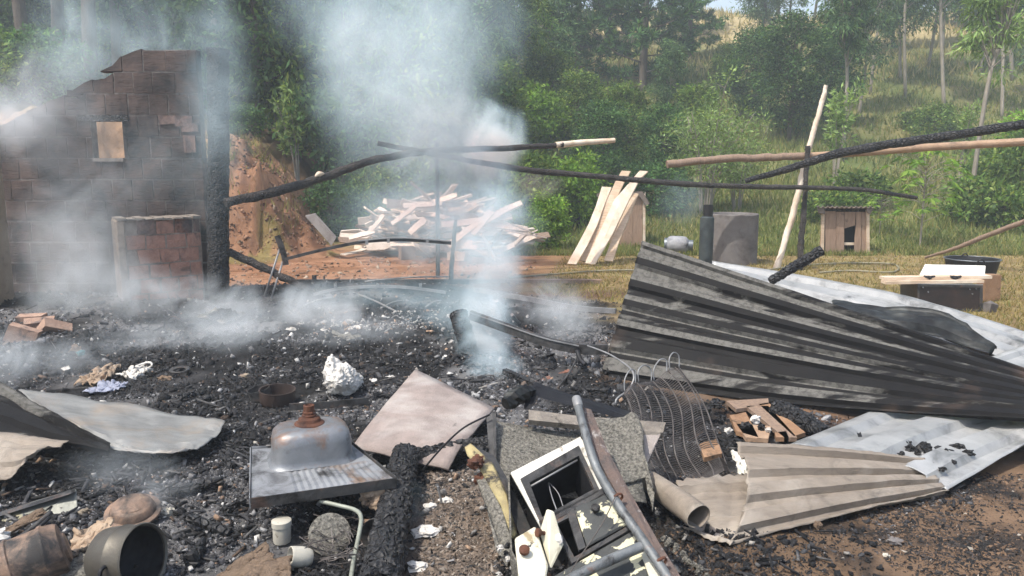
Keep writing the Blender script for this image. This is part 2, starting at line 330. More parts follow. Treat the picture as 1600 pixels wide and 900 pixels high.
def ground_col(x, y):
    n1 = fbm(x * 0.8, y * 0.8, 4, 41); n2 = fbm(x * 3.5, y * 3.5, 4, 43); n3 = fbm(x * 12, y * 12, 3, 47); n4 = fbm(x * 0.15, y * 0.15, 4, 49)
    c = np.tile(np.array((0.27, 0.20, 0.095)), (len(x), 1))                        # dry clearing
    c = lerp3(c, (0.30, 0.25, 0.11), sstep(0.35, 0.65, n2)); c = lerp3(c, (0.19, 0.13, 0.075), sstep(0.5, 0.7, n3) * 0.7)
    near = sstep(8.5, 6.5, y); c = c * (1 - near[:, None]) + lerp3(np.tile(np.array((0.18, 0.12, 0.078)), (len(x), 1)), (0.13, 0.088, 0.06), sstep(0.4, 0.62, n2)) * near[:, None]
    soil = sstep(1.2, -0.6, x - 0.25 * (y - 11)) * sstep(15.5, 14.0, y)            # bare orange soil on the left of the clearing
    so = lerp3(np.tile(np.array((0.34, 0.19, 0.115)), (len(x), 1)), (0.24, 0.125, 0.07), sstep(0.4, 0.65, n2))
    c = c * (1 - soil[:, None]) + so * soil[:, None]
    g = sstep(-0.5, 0.8, y - 14.3 + (n1 - 0.5) * 2.0 - np.where(x < 0, 2, 0))      # green slope
    gr = np.tile(np.array((0.115, 0.145, 0.045)), (len(x), 1)); gr = lerp3(gr, (0.20, 0.20, 0.075), sstep(0.4, 0.62, n1)); gr = lerp3(gr, (0.21, 0.17, 0.08), sstep(0.52, 0.7, n4) * 0.7)
    gr = lerp3(gr, (0.44, 0.36, 0.20), sstep(38, 48, y + (n4 - 0.5) * 10))         # hay coloured top of the hill
    c = c * (1 - g[:, None]) + gr * g[:, None]
    # cut bank
    d1 = np.where(x < BANK[1][0], -seg_side(x, y, BANK[1], BANK[2]), -seg_side(x, y, BANK[0], BANK[1]))
    dd = np.minimum(d1, (-3.0 - 0.10 * (y - 13.7) - x) * 0.95) + (fbm(x * 1.1, y * 1.1, 4, 9) - 0.5) * 0.9
    bk = sstep(-0.15, 0.15, dd); bc = lerp3(np.tile(np.array((0.33, 0.185, 0.11)), (len(x), 1)), (0.19, 0.10, 0.06), sstep(0.42, 0.62, n2))
    bc = lerp3(bc, (0.19, 0.17, 0.06), sstep(0.56, 0.68, fbm(x * 2.0, y * 2.0, 3, 77)) * 0.8); bc = lerp3(bc, (0.46, 0.34, 0.22), sstep(-4.5, -5.2, x) * 0.45); bc = lerp3(bc, (0.055, 0.05, 0.03), sstep(1.9, 2.5, dd))  # left end paler tan: sunlit look through the window put into the colour
    c = c * (1 - bk[:, None]) + bc * bk[:, None]
    # dark leaf litter under the left forest
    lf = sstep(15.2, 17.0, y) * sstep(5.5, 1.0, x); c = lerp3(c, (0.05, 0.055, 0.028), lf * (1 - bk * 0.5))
    # brown straw strip at the edge of the burnt floor
    st = sstep(0.55, 0.1, np.abs(y - 9.35 - 0.15 * x)) * sstep(-0.3, 0.6, x) * sstep(2.6, 1.8, x); c = lerp3(c, (0.125, 0.075, 0.055), st)
    b = burnt(x, y)
    bc = lerp3(np.tile(np.array((0.014, 0.014, 0.0145)), (len(x), 1)), (0.05, 0.05, 0.052), sstep(0.5, 0.72, n2)); bc = lerp3(bc, (0.15, 0.15, 0.152), sstep(0.52, 0.66, fbm(x * 1.6, y * 1.6, 5, 61)) * 0.85)
    P = gp(715, 835); e = sstep(1.0, 0.35, np.hypot((x - P.x) / 0.40, (y - P.y) / 0.62) + (n2 - 0.5) * 0.6)
    bc = lerp3(bc, (0.215, 0.165, 0.125), e); bc = lerp3(bc, (0.12, 0.09, 0.07), e * sstep(0.5, 0.65, n3))
    P = gp(1530, 875); e2 = sstep(1.25, 0.5, np.hypot((x - P.x) / 1.1, (y - P.y) / 0.85) + (n2 - 0.5) * 1.1)
    bc = lerp3(bc, (0.165, 0.11, 0.07), e2 * 0.85)
    P = gp(1290, 655); e3 = sstep(1.1, 0.4, np.hypot((x - P.x) / 0.6, (y - P.y) / 0.5) + (n2 - 0.5) * 0.8); bc = lerp3(bc, (0.22, 0.115, 0.06), e3)
    c = c * (1 - b[:, None]) + bc * b[:, None]
    # soot speckle on the lit soil in front of the sheets
    sp = np.maximum(sstep(0.50, 0.60, n3) * sstep(0.40, 0.55, n2), sstep(0.54, 0.64, n2) * 0.8) * sstep(5.2, 4.4, y) * sstep(0.6, 1.2, x); c = lerp3(c, (0.022, 0.021, 0.021), sp)
    return c
def axis(lo, a, b, hi, fine, g):
    v = list(np.arange(a, b, fine)); s = fine; p = b
    while p < hi: v.append(p); s *= g; p += s
    v.append(hi); s = fine; p = a - fine; w = []
    while p > lo: w.append(p); s *= g; p -= s
    w.append(lo); return np.array(w[::-1] + v)
XS = axis(-140, -7.0, 6.0, 140, 0.05, 1.06); YS = axis(-6, 2.2, 15.0, 190, 0.05, 1.045)
gx, gy = np.meshgrid(XS, YS); gx = gx.ravel(); gy = gy.ravel(); gz = H(gx, gy)
nx, ny = len(XS), len(YS)
ii = (np.arange(ny - 1)[:, None] * nx + np.arange(nx - 1)[None, :]).ravel()
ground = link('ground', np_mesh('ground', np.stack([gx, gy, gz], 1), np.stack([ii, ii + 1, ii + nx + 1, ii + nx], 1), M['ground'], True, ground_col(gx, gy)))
tagit(ground, 'sooty burnt floor, bare soil, dry clearing and green hillside', kind='structure')
def hz(x, y): return float(H(np.array([x]), np.array([y]))[0])

# ------------------------------------------------------------------ loose stuff nobody could count
def chunks(name, P, S, tint, label, cat, flat=0.6, mat=None):
    n = len(P); base = np.array([(x, y, z) for z in (-1, 1) for y in (-1, 1) for x in (-1, 1)], float)
    V = base[None] * (1 + RNG.uniform(-0.45, 0.25, (n, 8, 3)))
    sc = S[:, None] * np.stack([RNG.uniform(0.7, 1.9, n), RNG.uniform(0.5, 1.1, n), RNG.uniform(0.3, 0.9, n) * flat / 0.6], 1); V = V * sc[:, None, :]
    q = RNG.normal(size=(n, 4)) * np.array([1, .45, .45, 1]); q /= np.linalg.norm(q, axis=1)[:, None]; w, x, y, z = q.T
    Rm = np.stack([1-2*(y*y+z*z), 2*(x*y-z*w), 2*(x*z+y*w), 2*(x*y+z*w), 1-2*(x*x+z*z), 2*(y*z-x*w), 2*(x*z-y*w), 2*(y*z+x*w), 1-2*(x*x+y*y)], 1).reshape(n, 3, 3)
    V = np.einsum('nij,nkj->nki', Rm, V) + P[:, None, :]
    F = np.array([(0, 2, 3, 1), (4, 5, 7, 6), (0, 1, 5, 4), (2, 6, 7, 3), (0, 4, 6, 2), (1, 3, 7, 5)])
    F = (F[None] + np.arange(n)[:, None, None] * 8).reshape(-1, 4)
    return tagit(link(name, np_mesh(name, V.reshape(-1, 3), F, mat or M['rubble'], False, np.repeat(tint, 8, 0))), label, cat, kind='stuff')
def gp_np(px, py):
    dx = (px - 800) / FPX; dy = (450 - py) / FPX; c, s = math.cos(PITCH), math.sin(PITCH)
    y = c + dy * s; z = -s + dy * c; t = -CAM_H / z
    return dx * t, y * t
def pick(tint_w, n):
    cols = np.array([t for t, w in tint_w]); ws = np.array([w for t, w in tint_w]); ws = ws / ws.sum()
    return cols[RNG.choice(len(cols), n, p=ws)] * RNG.uniform(0.7, 1.3, (n, 1))
def shards(name, P, S, tint, label, cat):
    n = len(P); base = np.array([(1, 0, -.3), (-.5, .86, -.3), (-.5, -.86, -.3), (0, 0, .8)])
    V = base[None] * S[:, None, None] * np.stack([RNG.uniform(0.6, 2.6, n), RNG.uniform(0.4, 1.0, n), RNG.uniform(0.3, 1.0, n)], 1)[:, None, :] * RNG.uniform(0.6, 1.3, (n, 4, 1))
    a = RNG.uniform(0, 6.283, n); b = RNG.normal(0, .5, n); ca, sa, cb, sb = np.cos(a), np.sin(a), np.cos(b), np.sin(b)
    X = V[..., 0] * cb[:, None] + V[..., 2] * sb[:, None]; Z = -V[..., 0] * sb[:, None] + V[..., 2] * cb[:, None]; Y = V[..., 1]
    V = np.stack([X * ca[:, None] - Y * sa[:, None], X * sa[:, None] + Y * ca[:, None], Z], -1) + P[:, None, :]
    F = (np.array([(0, 1, 3), (1, 2, 3), (2, 0, 3)])[None] + np.arange(n)[:, None, None] * 4).reshape(-1, 3)
    return tagit(link(name, np_mesh(name, V.reshape(-1, 3), F, M['rubble'], False, np.repeat(tint, 4, 0))), label, cat, kind='stuff')
COALS = [((0.011, 0.011, 0.012), 56), ((0.026, 0.026, 0.028), 25), ((0.07, 0.071, 0.075), 11), ((0.17, 0.17, 0.172), 4), ((0.085, 0.058, 0.042), 3.5), ((0.36, 0.33, 0.29), 0.8)]
def burnt_pts(n, pw):
    px = RNG.uniform(-150, 1600, n); py = 446 + 500 * RNG.uniform(0, 1, n) ** pw; x, y = gp_np(px, py)
    k = (burnt(x, y) > RNG.uniform(0.2, 0.8, n)) & (fbm(x * 2.6, y * 2.6, 3, 88) > RNG.uniform(0.25, 0.55, n))
    P = gp(715, 835); k &= (np.hypot((x - P.x) / 0.36, (y - P.y) / 0.6) > RNG.uniform(0.6, 1.4, n))
    P = gp(1530, 875); k &= (np.hypot((x - P.x) / 1.05, (y - P.y) / 0.8) > RNG.uniform(0.2, 1.6, n))
    return x[k], y[k]
def ashy(x, y): return (1 + 3.4 * sstep(0.50, 0.66, fbm(x * 1.6, y * 1.6, 5, 61)))[:, None]
x, y = burnt_pts(42000, 0.8); S = (0.004 + 0.015 * RNG.uniform(0, 1, len(x)) ** 4) * np.clip(y / 4.2, 0.8, 1.5)
chunks('charcoal_rubble', np.stack([x, y, H(x, y) + S * 0.3], 1), S, np.minimum(pick(COALS, len(x)) * ashy(x, y) ** .6, .45), 'black charcoal lumps strewn over the burnt floor', 'charcoal')
x, y = burnt_pts(330000, 0.85); S = (0.0025 + 0.0075 * RNG.uniform(0, 1, len(x)) ** 2) * np.clip(y / 4.2, 0.75, 1.7)
shards('charcoal_crumbs', np.stack([x, y, H(x, y) + S * RNG.uniform(0, 1.5, len(x))], 1), S, np.minimum(pick(COALS, len(x)) * ashy(x, y), .42), 'fine charcoal crumbs and ash covering the burnt floor', 'charcoal')
# flakes of pale ash, densest in the middle of the floor
px = np.concatenate([RNG.normal(640, 75, 500), RNG.normal(560, 160, 420), RNG.uniform(0, 1050, 900)]); py = np.concatenate([RNG.normal(512, 13, 500), RNG.normal(520, 45, 420), RNG.uniform(460, 900, 900)])
x, y = gp_np(px, np.maximum(py, 455)); k = burnt(x, y) > 0.5; x, y = x[k], y[k]; S = 0.004 + 0.013 * RNG.uniform(0, 1, len(x)) ** 3
chunks('ash_flakes', np.stack([x, y, H(x, y) + S * 0.5 + 0.01], 1), S, pick([((0.62, 0.60, 0.56), 5), ((0.35, 0.34, 0.33), 5), ((0.40, 0.27, 0.18), 2)], len(x)), 'pale ash and plaster flakes scattered on the black floor', 'ash', 0.35)
px = RNG.uniform(1050, 1600, 30000); py = RNG.uniform(740, 905, 30000); x, y = gp_np(px, py); k = fbm(x * 2.2, y * 2.2, 4, 5) > RNG.uniform(0.38, 0.62, len(x)); x, y = x[k], y[k]
S = 0.002 + 0.011 * RNG.uniform(0, 1, len(x)) ** 4
shards('soil_crumbs', np.stack([x, y, H(x, y) + S * 0.2], 1), S, pick([((0.018, 0.018, 0.018), 5), ((0.06, 0.05, 0.045), 3), ((0.20, 0.125, 0.075), 3), ((0.4, 0.36, 0.3), 0.2)], len(x)), 'charcoal crumbs and clods on the orange soil at the lower right', 'soil')
px = RNG.normal(715, 48, 16000); py = RNG.uniform(735, 910, 16000); x, y = gp_np(px, py); S = 0.002 + 0.012 * RNG.uniform(0, 1, len(x)) ** 3
shards('ash_clods', np.stack([x, y, H(x, y) + S * 0.3], 1), S, pick([((0.22, 0.17, 0.13), 6), ((0.14, 0.11, 0.088), 4), ((0.34, 0.29, 0.24), 1.2), ((0.03, 0.03, 0.03), 1.5)], len(x)), 'grey-brown earth clods between the charred log and the stove', 'soil')
px = RNG.uniform(340, 840, 900); py = RNG.uniform(402, 448, 900); x, y = gp_np(px, py); S = 0.008 + 0.02 * RNG.uniform(0, 1, len(x)) ** 3
chunks('wood_chips', np.stack([x, y, H(x, y) + S * 0.2], 1), S, pick([((0.46, 0.36, 0.27), 3), ((0.3, 0.18, 0.11), 4), ((0.12, 0.09, 0.07), 2)], len(x)), 'wood chips and crumbs on the orange soil before the lumber pile', 'wood chips', 0.4)
def blades(name, x, y, h, w, cols, label, lean=0.5):
    n = len(x); z = H(x, y); a = RNG.uniform(0, 2 * math.pi, n); l = RNG.uniform(0, lean, n) * h; b = RNG.uniform(0, 2 * math.pi, n)
    p = np.stack([x, y, z - 0.01], 1); s = np.stack([np.cos(a), np.sin(a), 0 * a], 1) * (w / 2)[:, None]
    tip = p + np.stack([np.cos(b) * l, np.sin(b) * l, h], 1)
    V = np.stack([p - s, p + s, tip], 1).reshape(-1, 3)
    return tagit(link(name, np_mesh(name, V, np.arange(3 * n).reshape(-1, 3), M['grass'], False, np.repeat(pick(cols, n), 3, 0))), label, 'grass', kind='stuff')
px = RNG.uniform(760, 1640, 34000); py = RNG.uniform(392, 520, 34000); x, y = gp_np(px, py); k = (burnt(x, y) < 0.2) & (x > 0.5 + 0.15 * (y - 11)); x, y = x[k], y[k]; n = len(x)
blades('dry_grass', x, y, RNG.uniform(0.02, 0.085, n), RNG.uniform(0.008, 0.02, n) * y / 10, [((0.34, 0.27, 0.11), 5), ((0.26, 0.20, 0.08), 3), ((0.17, 0.18, 0.055), 2.5)], 'short dry yellow grass of the clearing', 1.6)
def hill_pts(n, y0, y1, x0, x1, pw=1.6):
    y = y0 + (y1 - y0) * RNG.uniform(0, 1, n) ** pw; u = RNG.uniform(x0, x1, n); return u * y / FPX, y      # x0, x1 are bearings
x, y = hill_pts(90000, 13.6, 42, 0, 900, 1.7); k = fbm(x * 0.9, y * 0.9, 3, 14) > RNG.uniform(0.15, 0.6, len(x)); x, y = x[k], y[k]; n = len(x)
blades('green_grass', x, y, RNG.uniform(0.06, 0.26, n) * np.clip(0.55 + (y - 14) * 0.12, 0.5, 1.3), RNG.uniform(0.015, 0.04, n) * np.clip(y / 16, 0.8, 2), [((0.155, 0.20, 0.058), 5), ((0.24, 0.26, 0.09), 4), ((0.33, 0.29, 0.12), 2.4), ((0.10, 0.14, 0.04), 1.5)], 'rough green grass on the hillside slope', 0.9)
x, y = hill_pts(12000, 36, 75, -250, 700, 1.0); n = len(x)
blades('hay_grass', x, y, RNG.uniform(0.2, 0.6, n), RNG.uniform(0.06, 0.14, n), [((0.48, 0.40, 0.22), 5), ((0.38, 0.33, 0.16), 3)], 'tall straw-coloured grass high on the hill', 0.8)

u = RNG.uniform(300, 560, 5200); y = RNG.uniform(11.2, 15.5, 5200); x = (u - 800) * y / FPX; k = (H(x, y) > 0.35) & (fbm(x * 2.0, y * 2.0, 3, 77) > RNG.uniform(0.45, 0.62, len(x))); x, y = x[k], y[k]; n = len(x)
blades('bank_grass', x, y, RNG.uniform(0.06, 0.26, n), RNG.uniform(0.01, 0.025, n), [((0.24, 0.22, 0.09), 5), ((0.14, 0.15, 0.05), 4)], 'dry grass tufts on the orange earth bank', 0.9)

u = RNG.uniform(290, 560, 9000); y = RNG.uniform(11.0, 15.5, 9000); x = (u - 800) * y / FPX; k = (H(x, y) > 0.12) & (H(x, y) < 2.2); x, y = x[k], y[k]; S = 0.005 + 0.022 * RNG.uniform(0, 1, len(x)) ** 5
chunks('bank_clods', np.stack([x, y, H(x, y) + S * 0.2], 1), S, pick([((0.33, 0.185, 0.11), 5), ((0.20, 0.11, 0.07), 4), ((0.10, 0.07, 0.045), 2), ((0.36, 0.27, 0.19), 1)], len(x)), 'clods and roots on the face of the orange earth bank', 'soil')
# burnt strips, laths and splinters tangled in the rubble
x, y = burnt_pts(9000, 0.8); k = (fbm(x * 1.1, y * 1.1, 3, 131) > RNG.uniform(0.38, 0.6, len(x))) & (y < 8.6); x, y = x[k][:1500], y[k][:1500]; n = len(x)
a = RNG.uniform(0, 6.283, n); L = (0.015 + 0.075 * RNG.uniform(0, 1, n) ** 3) * np.clip(y / 4.5, .6, 1.5); w = RNG.uniform(0.002, 0.010, n); t = RNG.uniform(0.0015, 0.006, n); up = RNG.normal(0, .22, n)
bs = np.array([(i, j, k_) for k_ in (-1, 1) for j in (-1, 1) for i in (-1, 1)], float)[None] * np.stack([L, w, t], 1)[:, None, :] * np.stack([RNG.uniform(.7, 1.1, (n, 8)), RNG.uniform(.5, 1.3, (n, 8)), np.ones((n, 8))], -1)
bs[..., 2] += bs[..., 0] * up[:, None]; ca, sa = np.cos(a)[:, None], np.sin(a)[:, None]
V = np.stack([bs[..., 0] * ca - bs[..., 1] * sa + x[:, None], bs[..., 0] * sa + bs[..., 1] * ca + y[:, None], bs[..., 2] + (H(x, y) + 0.012 + np.abs(up) * L * 0.6)[:, None]], -1).reshape(-1, 3)
F = (np.array([(0, 2, 3, 1), (4, 5, 7, 6), (0, 1, 5, 4), (2, 6, 7, 3), (0, 4, 6, 2), (1, 3, 7, 5)])[None] + np.arange(n)[:, None, None] * 8).reshape(-1, 4)
tagit(link('burnt_splinters', np_mesh('burnt_splinters', V, F, M['rubble'], False, np.repeat(pick([((0.014, 0.014, 0.015), 6), ((0.05, 0.05, 0.053), 4), ((0.13, 0.125, 0.12), 2.5), ((0.12, 0.08, 0.055), .7), ((0.30, 0.28, 0.25), .5)], n), 8, 0))), 'burnt strips, laths and splinters tangled in the charcoal', 'debris', kind='stuff')
# ------------------------------------------------------------------ trees and shrubs
def leaves_np(C, D, L, Wd, cols):
    """kite leaves: base C, direction D (unit), length L, width Wd"""
    n = len(C); rv = RNG.normal(size=(n, 3)); s = np.cross(D, rv); s /= np.linalg.norm(s, axis=1)[:, None] + 1e-9
    nrm = np.cross(s, D)
    V = np.stack([C, C + D * (L * 0.45)[:, None] + s * (Wd / 2)[:, None] + nrm * (L * 0.05)[:, None], C + D * L[:, None], C + D * (L * 0.45)[:, None] - s * (Wd / 2)[:, None] + nrm * (L * 0.05)[:, None]], 1)
    return V.reshape(-1, 3), np.arange(4 * n).reshape(-1, 4), np.repeat(cols, 4, 0)
def unit(v): return v / (np.linalg.norm(v, axis=1)[:, None] + 1e-9)
def crown_mesh(name, parts, mat):
    V = np.concatenate([p[0] for p in parts]); T = np.concatenate([p[2] for p in parts])
    F = []; o = 0
    for p in parts: F.append(p[1] + o); o += len(p[0])
    return np_mesh(name, V, np.concatenate(F), mat, False, T)
def trunk_mesh(name, mb, mat):
    me = bpy.data.meshes.new(name); me.from_pydata([tuple(v) for v in mb.v], [], mb.f); me.update(); me.polygons.foreach_set('use_smooth', [True] * len(me.polygons)); me.materials.append(mat); return me
def broad(h, w, base, nl, leaf, cols, clus=130, seed=1, droop=0.0, narrow=0.42, tr=0.07, bark='bark', shell=0.55, lean=0.0):
    random.seed(seed); mb = MB()
    top = Vector((random.uniform(-1, 1) * w * 0.1 + lean, random.uniform(-.1, .1) * w, h * 0.9))
    path = [Vector((0, 0, -0.1)), Vector((random.uniform(-.05, .05) * h, random.uniform(-.03, .03) * h, h * 0.3)) + top * 0.1, top * 0.62 + Vector((random.uniform(-.05, .05) * h, 0, 0.0)), top]
    mb.tube(path, [tr, tr * 0.75, tr * 0.5, tr * 0.15], 7, 14, 0.06)
    cz = h * (base + (1 - base) / 2); rz = h * (1 - base) / 2
    C = []; rad = []
    for i in range(clus):
        while True:
            d = Vector((random.gauss(0, 1), random.gauss(0, 1), random.gauss(0, 1))).normalized()
            r = random.uniform(shell, 1) ** 0.6
            lump = 0.72 + 0.5 * mnoise.noise(d * 1.7 + Vector((seed * 3.1, 0, 0)))
            p = Vector((d.x * w / 2 * r * lump + lean * 0.6, d.y * w / 2 * r * lump, cz + d.z * rz * r * (0.85 + 0.15 * lump)))
            if p.z > h * base * 0.8: break
        C.append(p); rad.append(random.uniform(0.09, 0.20) * w * 0.62)
        if i < 34:
            a = crom(path, min(max((p.z / h) * 0.72, 0.15), 0.97)); mid = a.lerp(p, 0.55) + Vector((0, 0, random.uniform(-0.05, 0.1) * w))
            mb.tube([a, mid, p], [tr * 0.38, tr * 0.22, tr * 0.08], 5, 6, 0.05)
    C = np.array(C); rad = np.array(rad); per = nl // clus; idx = np.repeat(np.arange(clus), per); n = len(idx)
    off = RNG.normal(size=(n, 3)) * np.array([1, 1, 0.7]) * rad[idx][:, None] * 0.62
    P = C[idx] + off; D = unit(unit(off) + RNG.normal(size=(n, 3)) * 0.7 + np.array([0, 0, -droop]))
    tone = RNG.uniform(0.65, 1.35, clus)[idx] * RNG.uniform(0.7, 1.3, n)
    L = leaf * RNG.uniform(0.6, 1.35, n); col = pick(cols, n) * tone[:, None]
    return mb, [leaves_np(P, D, L, L * narrow, col)], bark
def pine(h, w, base, nb, cols, seed=1, tr=0.16, needle=0.34, tufts=9):
    random.seed(seed); mb = MB(); path = [Vector((0, 0, -0.2)), Vector((random.uniform(-.02, .02) * h, 0, h * 0.5)), Vector((random.uniform(-.02, .02) * h, 0, h))]
    mb.tube(path, [tr, tr * 0.7, tr * 0.15], 8, 16, 0.05); P = []; D = []; T = []
    for i in range(nb):
        f = base + (1 - base) * (i + random.random()) / nb; a = crom(path, f); ang = i * 2.4 + random.uniform(-.5, .5)
        L = w / 2 * (1 - ((f - base) / (1 - base)) ** 1.6 * 0.8) * random.uniform(0.55, 1.1)
        d = Vector((math.cos(ang), math.sin(ang), random.uniform(-0.05, 0.35))); e = a + d * L; m = a.lerp(e, 0.5) + Vector((0, 0, -0.05 * L))
        mb.tube([a, m, e + Vector((0, 0, 0.08 * L))], [tr * 0.25, tr * 0.14, tr * 0.04], 4, 5)
        tone = random.uniform(0.65, 1.3)
        for k in range(tufts):
            s = random.uniform(0.35, 1.03); c = a.lerp(m, s * 2) if s < 0.5 else m.lerp(e + Vector((0, 0, 0.08 * L)), min((s - .5) * 2, 1))
            c = c + Vector((random.gauss(0, .16), random.gauss(0, .16), random.gauss(0.04, .10))) * L * 0.8
            for q in range(26):
                v = Vector((random.gauss(0, 1), random.gauss(0, 1), random.gauss(0.35, 0.8))) + d * 0.7; v.normalize()
                P.append(c); D.append(v); T.append(tone * random.uniform(.7, 1.3))
    P = np.array([tuple(p) for p in P]); D = np.array([tuple(p) for p in D]); n = len(P); L = needle * RNG.uniform(0.6, 1.2, n)
    return mb, [leaves_np(P, D, L, L * 0.17, pick(cols, n) * np.array(T)[:, None])], 'bark'
def stems(h, w, ns, nl, leaf, cols, seed=1, bark='bark_pale', tr=0.025, low=0.35):
    random.seed(seed); mb = MB(); C = []
    for i in range(ns):
        a = random.uniform(0, 6.28); r = random.uniform(0.3, 1) * w / 2; hh = h * random.uniform(0.6, 1)
        e = Vector((math.cos(a) * r, math.sin(a) * r, hh)); m = Vector((e.x * 0.35, e.y * 0.35, hh * 0.5)); path = [Vector((math.cos(a) * .04 * w, math.sin(a) * .04 * w, -0.05)), m, e]
        mb.tube(path, [tr, tr * 0.6, tr * 0.2], 5, 8)
        for k in range(7):
            f = random.uniform(low, 1); q = crom(path, f); tw = q + Vector((random.gauss(0, .14) * w, random.gauss(0, .14) * w, random.uniform(0, .14) * h)); mb.tube([q, tw], [tr * 0.3, tr * 0.1], 4, 2); C += [q.lerp(tw, 0.5), tw, tw]
    C = np.array([tuple(c) for c in C]); idx = RNG.integers(0, len(C), nl); off = RNG.normal(size=(nl, 3)) * w * 0.055
    D = unit(off + RNG.normal(size=(nl, 3)) * 0.04 * w + np.array([0, 0, 0.02])); L = leaf * RNG.uniform(0.6, 1.3, nl)
    return mb, [leaves_np(C[idx] + off, D, L, L * 0.3, pick(cols, nl) * RNG.uniform(0.65, 1.35, len(C))[idx][:, None])], bark
def palmate(h, w, nleaf, cols, seed=1):
    """castor-like plant: fans of long leaflets on thin stalks"""
    random.seed(seed); mb = MB(); P = []; D = []; L = []
    path = [Vector((0, 0, -0.05)), Vector((0.05 * h, 0, h * 0.5)), Vector((-0.02 * h, 0, h * 0.85))]; mb.tube(path, [0.03, 0.022, 0.012], 6, 10)
    for i in range(nleaf):
        f = random.uniform(0.25, 1); a = crom(path, f); ang = random.uniform(0, 6.28); r = w / 2 * random.uniform(0.4, 1)
        e = a + Vector((math.cos(ang) * r, math.sin(ang) * r, random.uniform(0.0, 0.25) * h)); mb.tube([a, a.lerp(e, .5) + Vector((0, 0, .05)), e], [0.010, 0.007, 0.004], 4, 4)
        out = Vector((math.cos(ang), math.sin(ang), -0.35)).normalized(); sd = Vector((-math.sin(ang), math.cos(ang), 0))
        for k in range(8):
            t = R(-115 + 230 * k / 7); v = (out * math.cos(t) + sd * math.sin(t) + Vector((0, 0, -0.25))).normalized(); P.append(tuple(e)); D.append(tuple(v)); L.append(random.uniform(0.16, 0.3))
    L = np.array(L); n = len(P)
    return mb, [leaves_np(np.array(P), np.array(D), L, L * 0.27, pick(cols, n))], 'bark_pale'
G_OLIVE = [((0.124, 0.210, 0.052), 5), ((0.191, 0.279, 0.074), 3), ((0.262, 0.313, 0.096), 1.5), ((0.070, 0.127, 0.038), 3)]
G_DARK = [((0.060, 0.127, 0.045), 5), ((0.097, 0.185, 0.067), 3), ((0.171, 0.266, 0.096), 1), ((0.037, 0.074, 0.030), 3)]
G_BRIGHT = [((0.170, 0.306, 0.045), 5), ((0.258, 0.390, 0.070), 3), ((0.114, 0.213, 0.042), 2)]
G_BLUE = [((0.110, 0.205, 0.096), 5), ((0.171, 0.279, 0.131), 3), ((0.242, 0.349, 0.158), 1.5), ((0.060, 0.117, 0.056), 2)]
G_PALE = [((0.231, 0.337, 0.119), 5), ((0.303, 0.406, 0.158), 3), ((0.171, 0.244, 0.088), 2)]
G_PINE = [((0.081, 0.174, 0.063), 5), ((0.121, 0.232, 0.079), 3), ((0.044, 0.098, 0.042), 3)]
KIND = {}
def reg(key, name, gen, mat='leaf'):
    mb, parts, bark = gen; KIND[key] = (name, trunk_mesh('trunk', mb, M[bark]), crown_mesh('crown', parts, M[mat]))
reg('glossyA', 'broadleaf_tree', broad(5.0, 3.4, 0.10, 9000, 0.17, G_DARK, 120, 3, 0.3, 0.4))
reg('glossyB', 'broadleaf_tree', broad(4.2, 3.0, 0.06, 8000, 0.16, G_OLIVE, 110, 4, 0.3, 0.4))
reg('denseA', 'broadleaf_tree', broad(8.0, 5.2, 0.08, 13000, 0.21, G_DARK, 170, 5, 0.2, 0.45, 0.13))
reg('denseB', 'broadleaf_tree', broad(7.0, 4.6, 0.10, 12000, 0.20, G_OLIVE, 150, 6, 0.2, 0.45, 0.12))
reg('feather', 'feathery_tree', broad(10.0, 4.0, 0.06, 15000, 0.26, G_BLUE, 190, 7, 0.9, 0.2, 0.12))
reg('featherB', 'feathery_tree', broad(9.0, 3.6, 0.10, 13000, 0.26, G_OLIVE, 160, 8, 0.9, 0.2, 0.11))
reg('eucA', 'eucalyptus_tree', broad(11.0, 3.2, 0.42, 6500, 0.24, G_BLUE, 90, 9, 1.2, 0.22, 0.09, 'bark_pale', 0.3))
reg('eucB', 'eucalyptus_tree', broad(9.5, 2.8, 0.38, 5500, 0.23, G_PALE, 80, 10, 1.2, 0.22, 0.075, 'bark_pale', 0.3, 0.5))
reg('euclow', 'eucalyptus_tree', broad(8.0, 3.4, 0.22, 9000, 0.22, G_BLUE, 110, 12, 1.0, 0.25, 0.08, 'bark_pale', 0.4))
reg('pineA', 'pine_tree', pine(13.0, 6.4, 0.30, 62, G_PINE, 11, 0.19, 0.36, 8), 'needle')
reg('pineB', 'pine_tree', pine(14.5, 5.6, 0.38, 54, G_PINE, 13, 0.18, 0.36, 8), 'needle')
reg('pinetall', 'tall_pine_tree', pine(17.0, 5.4, 0.58, 40, G_PINE, 15, 0.15, 0.36, 7), 'needle')
reg('pinelow', 'pine_tree', pine(9.5, 6.0, 0.10, 46, G_PINE, 25, 0.19, 0.36, 17), 'needle')
reg('pinelowB', 'pine_tree', pine(10.5, 5.2, 0.12, 48, G_PINE, 27, 0.17, 0.36, 16), 'needle')
reg('bright', 'leafy_shrub', broad(2.2, 2.0, 0.02, 5000, 0.13, G_BRIGHT, 90, 16, 0.2, 0.42, 0.03))
reg('shrub', 'leafy_shrub', broad(1.6, 2.0, 0.02, 4200, 0.12, G_OLIVE, 80, 17, 0.2, 0.42, 0.03))
reg('darkshrub', 'leafy_shrub', broad(1.8, 2.4, 0.02, 4600, 0.13, G_DARK, 80, 18, 0.3, 0.4, 0.03))
reg('twiggy', 'twiggy_shrub', stems(3.4, 2.6, 15, 3800, 0.13, G_PALE, 19))
reg('sapling', 'sapling', stems(2.4, 0.8, 5, 900, 0.14, G_PALE, 20, 'bark_pale', 0.02, 0.45))
reg('castor', 'castor_plant', palmate(2.1, 2.0, 46, G_BRIGHT, 21))
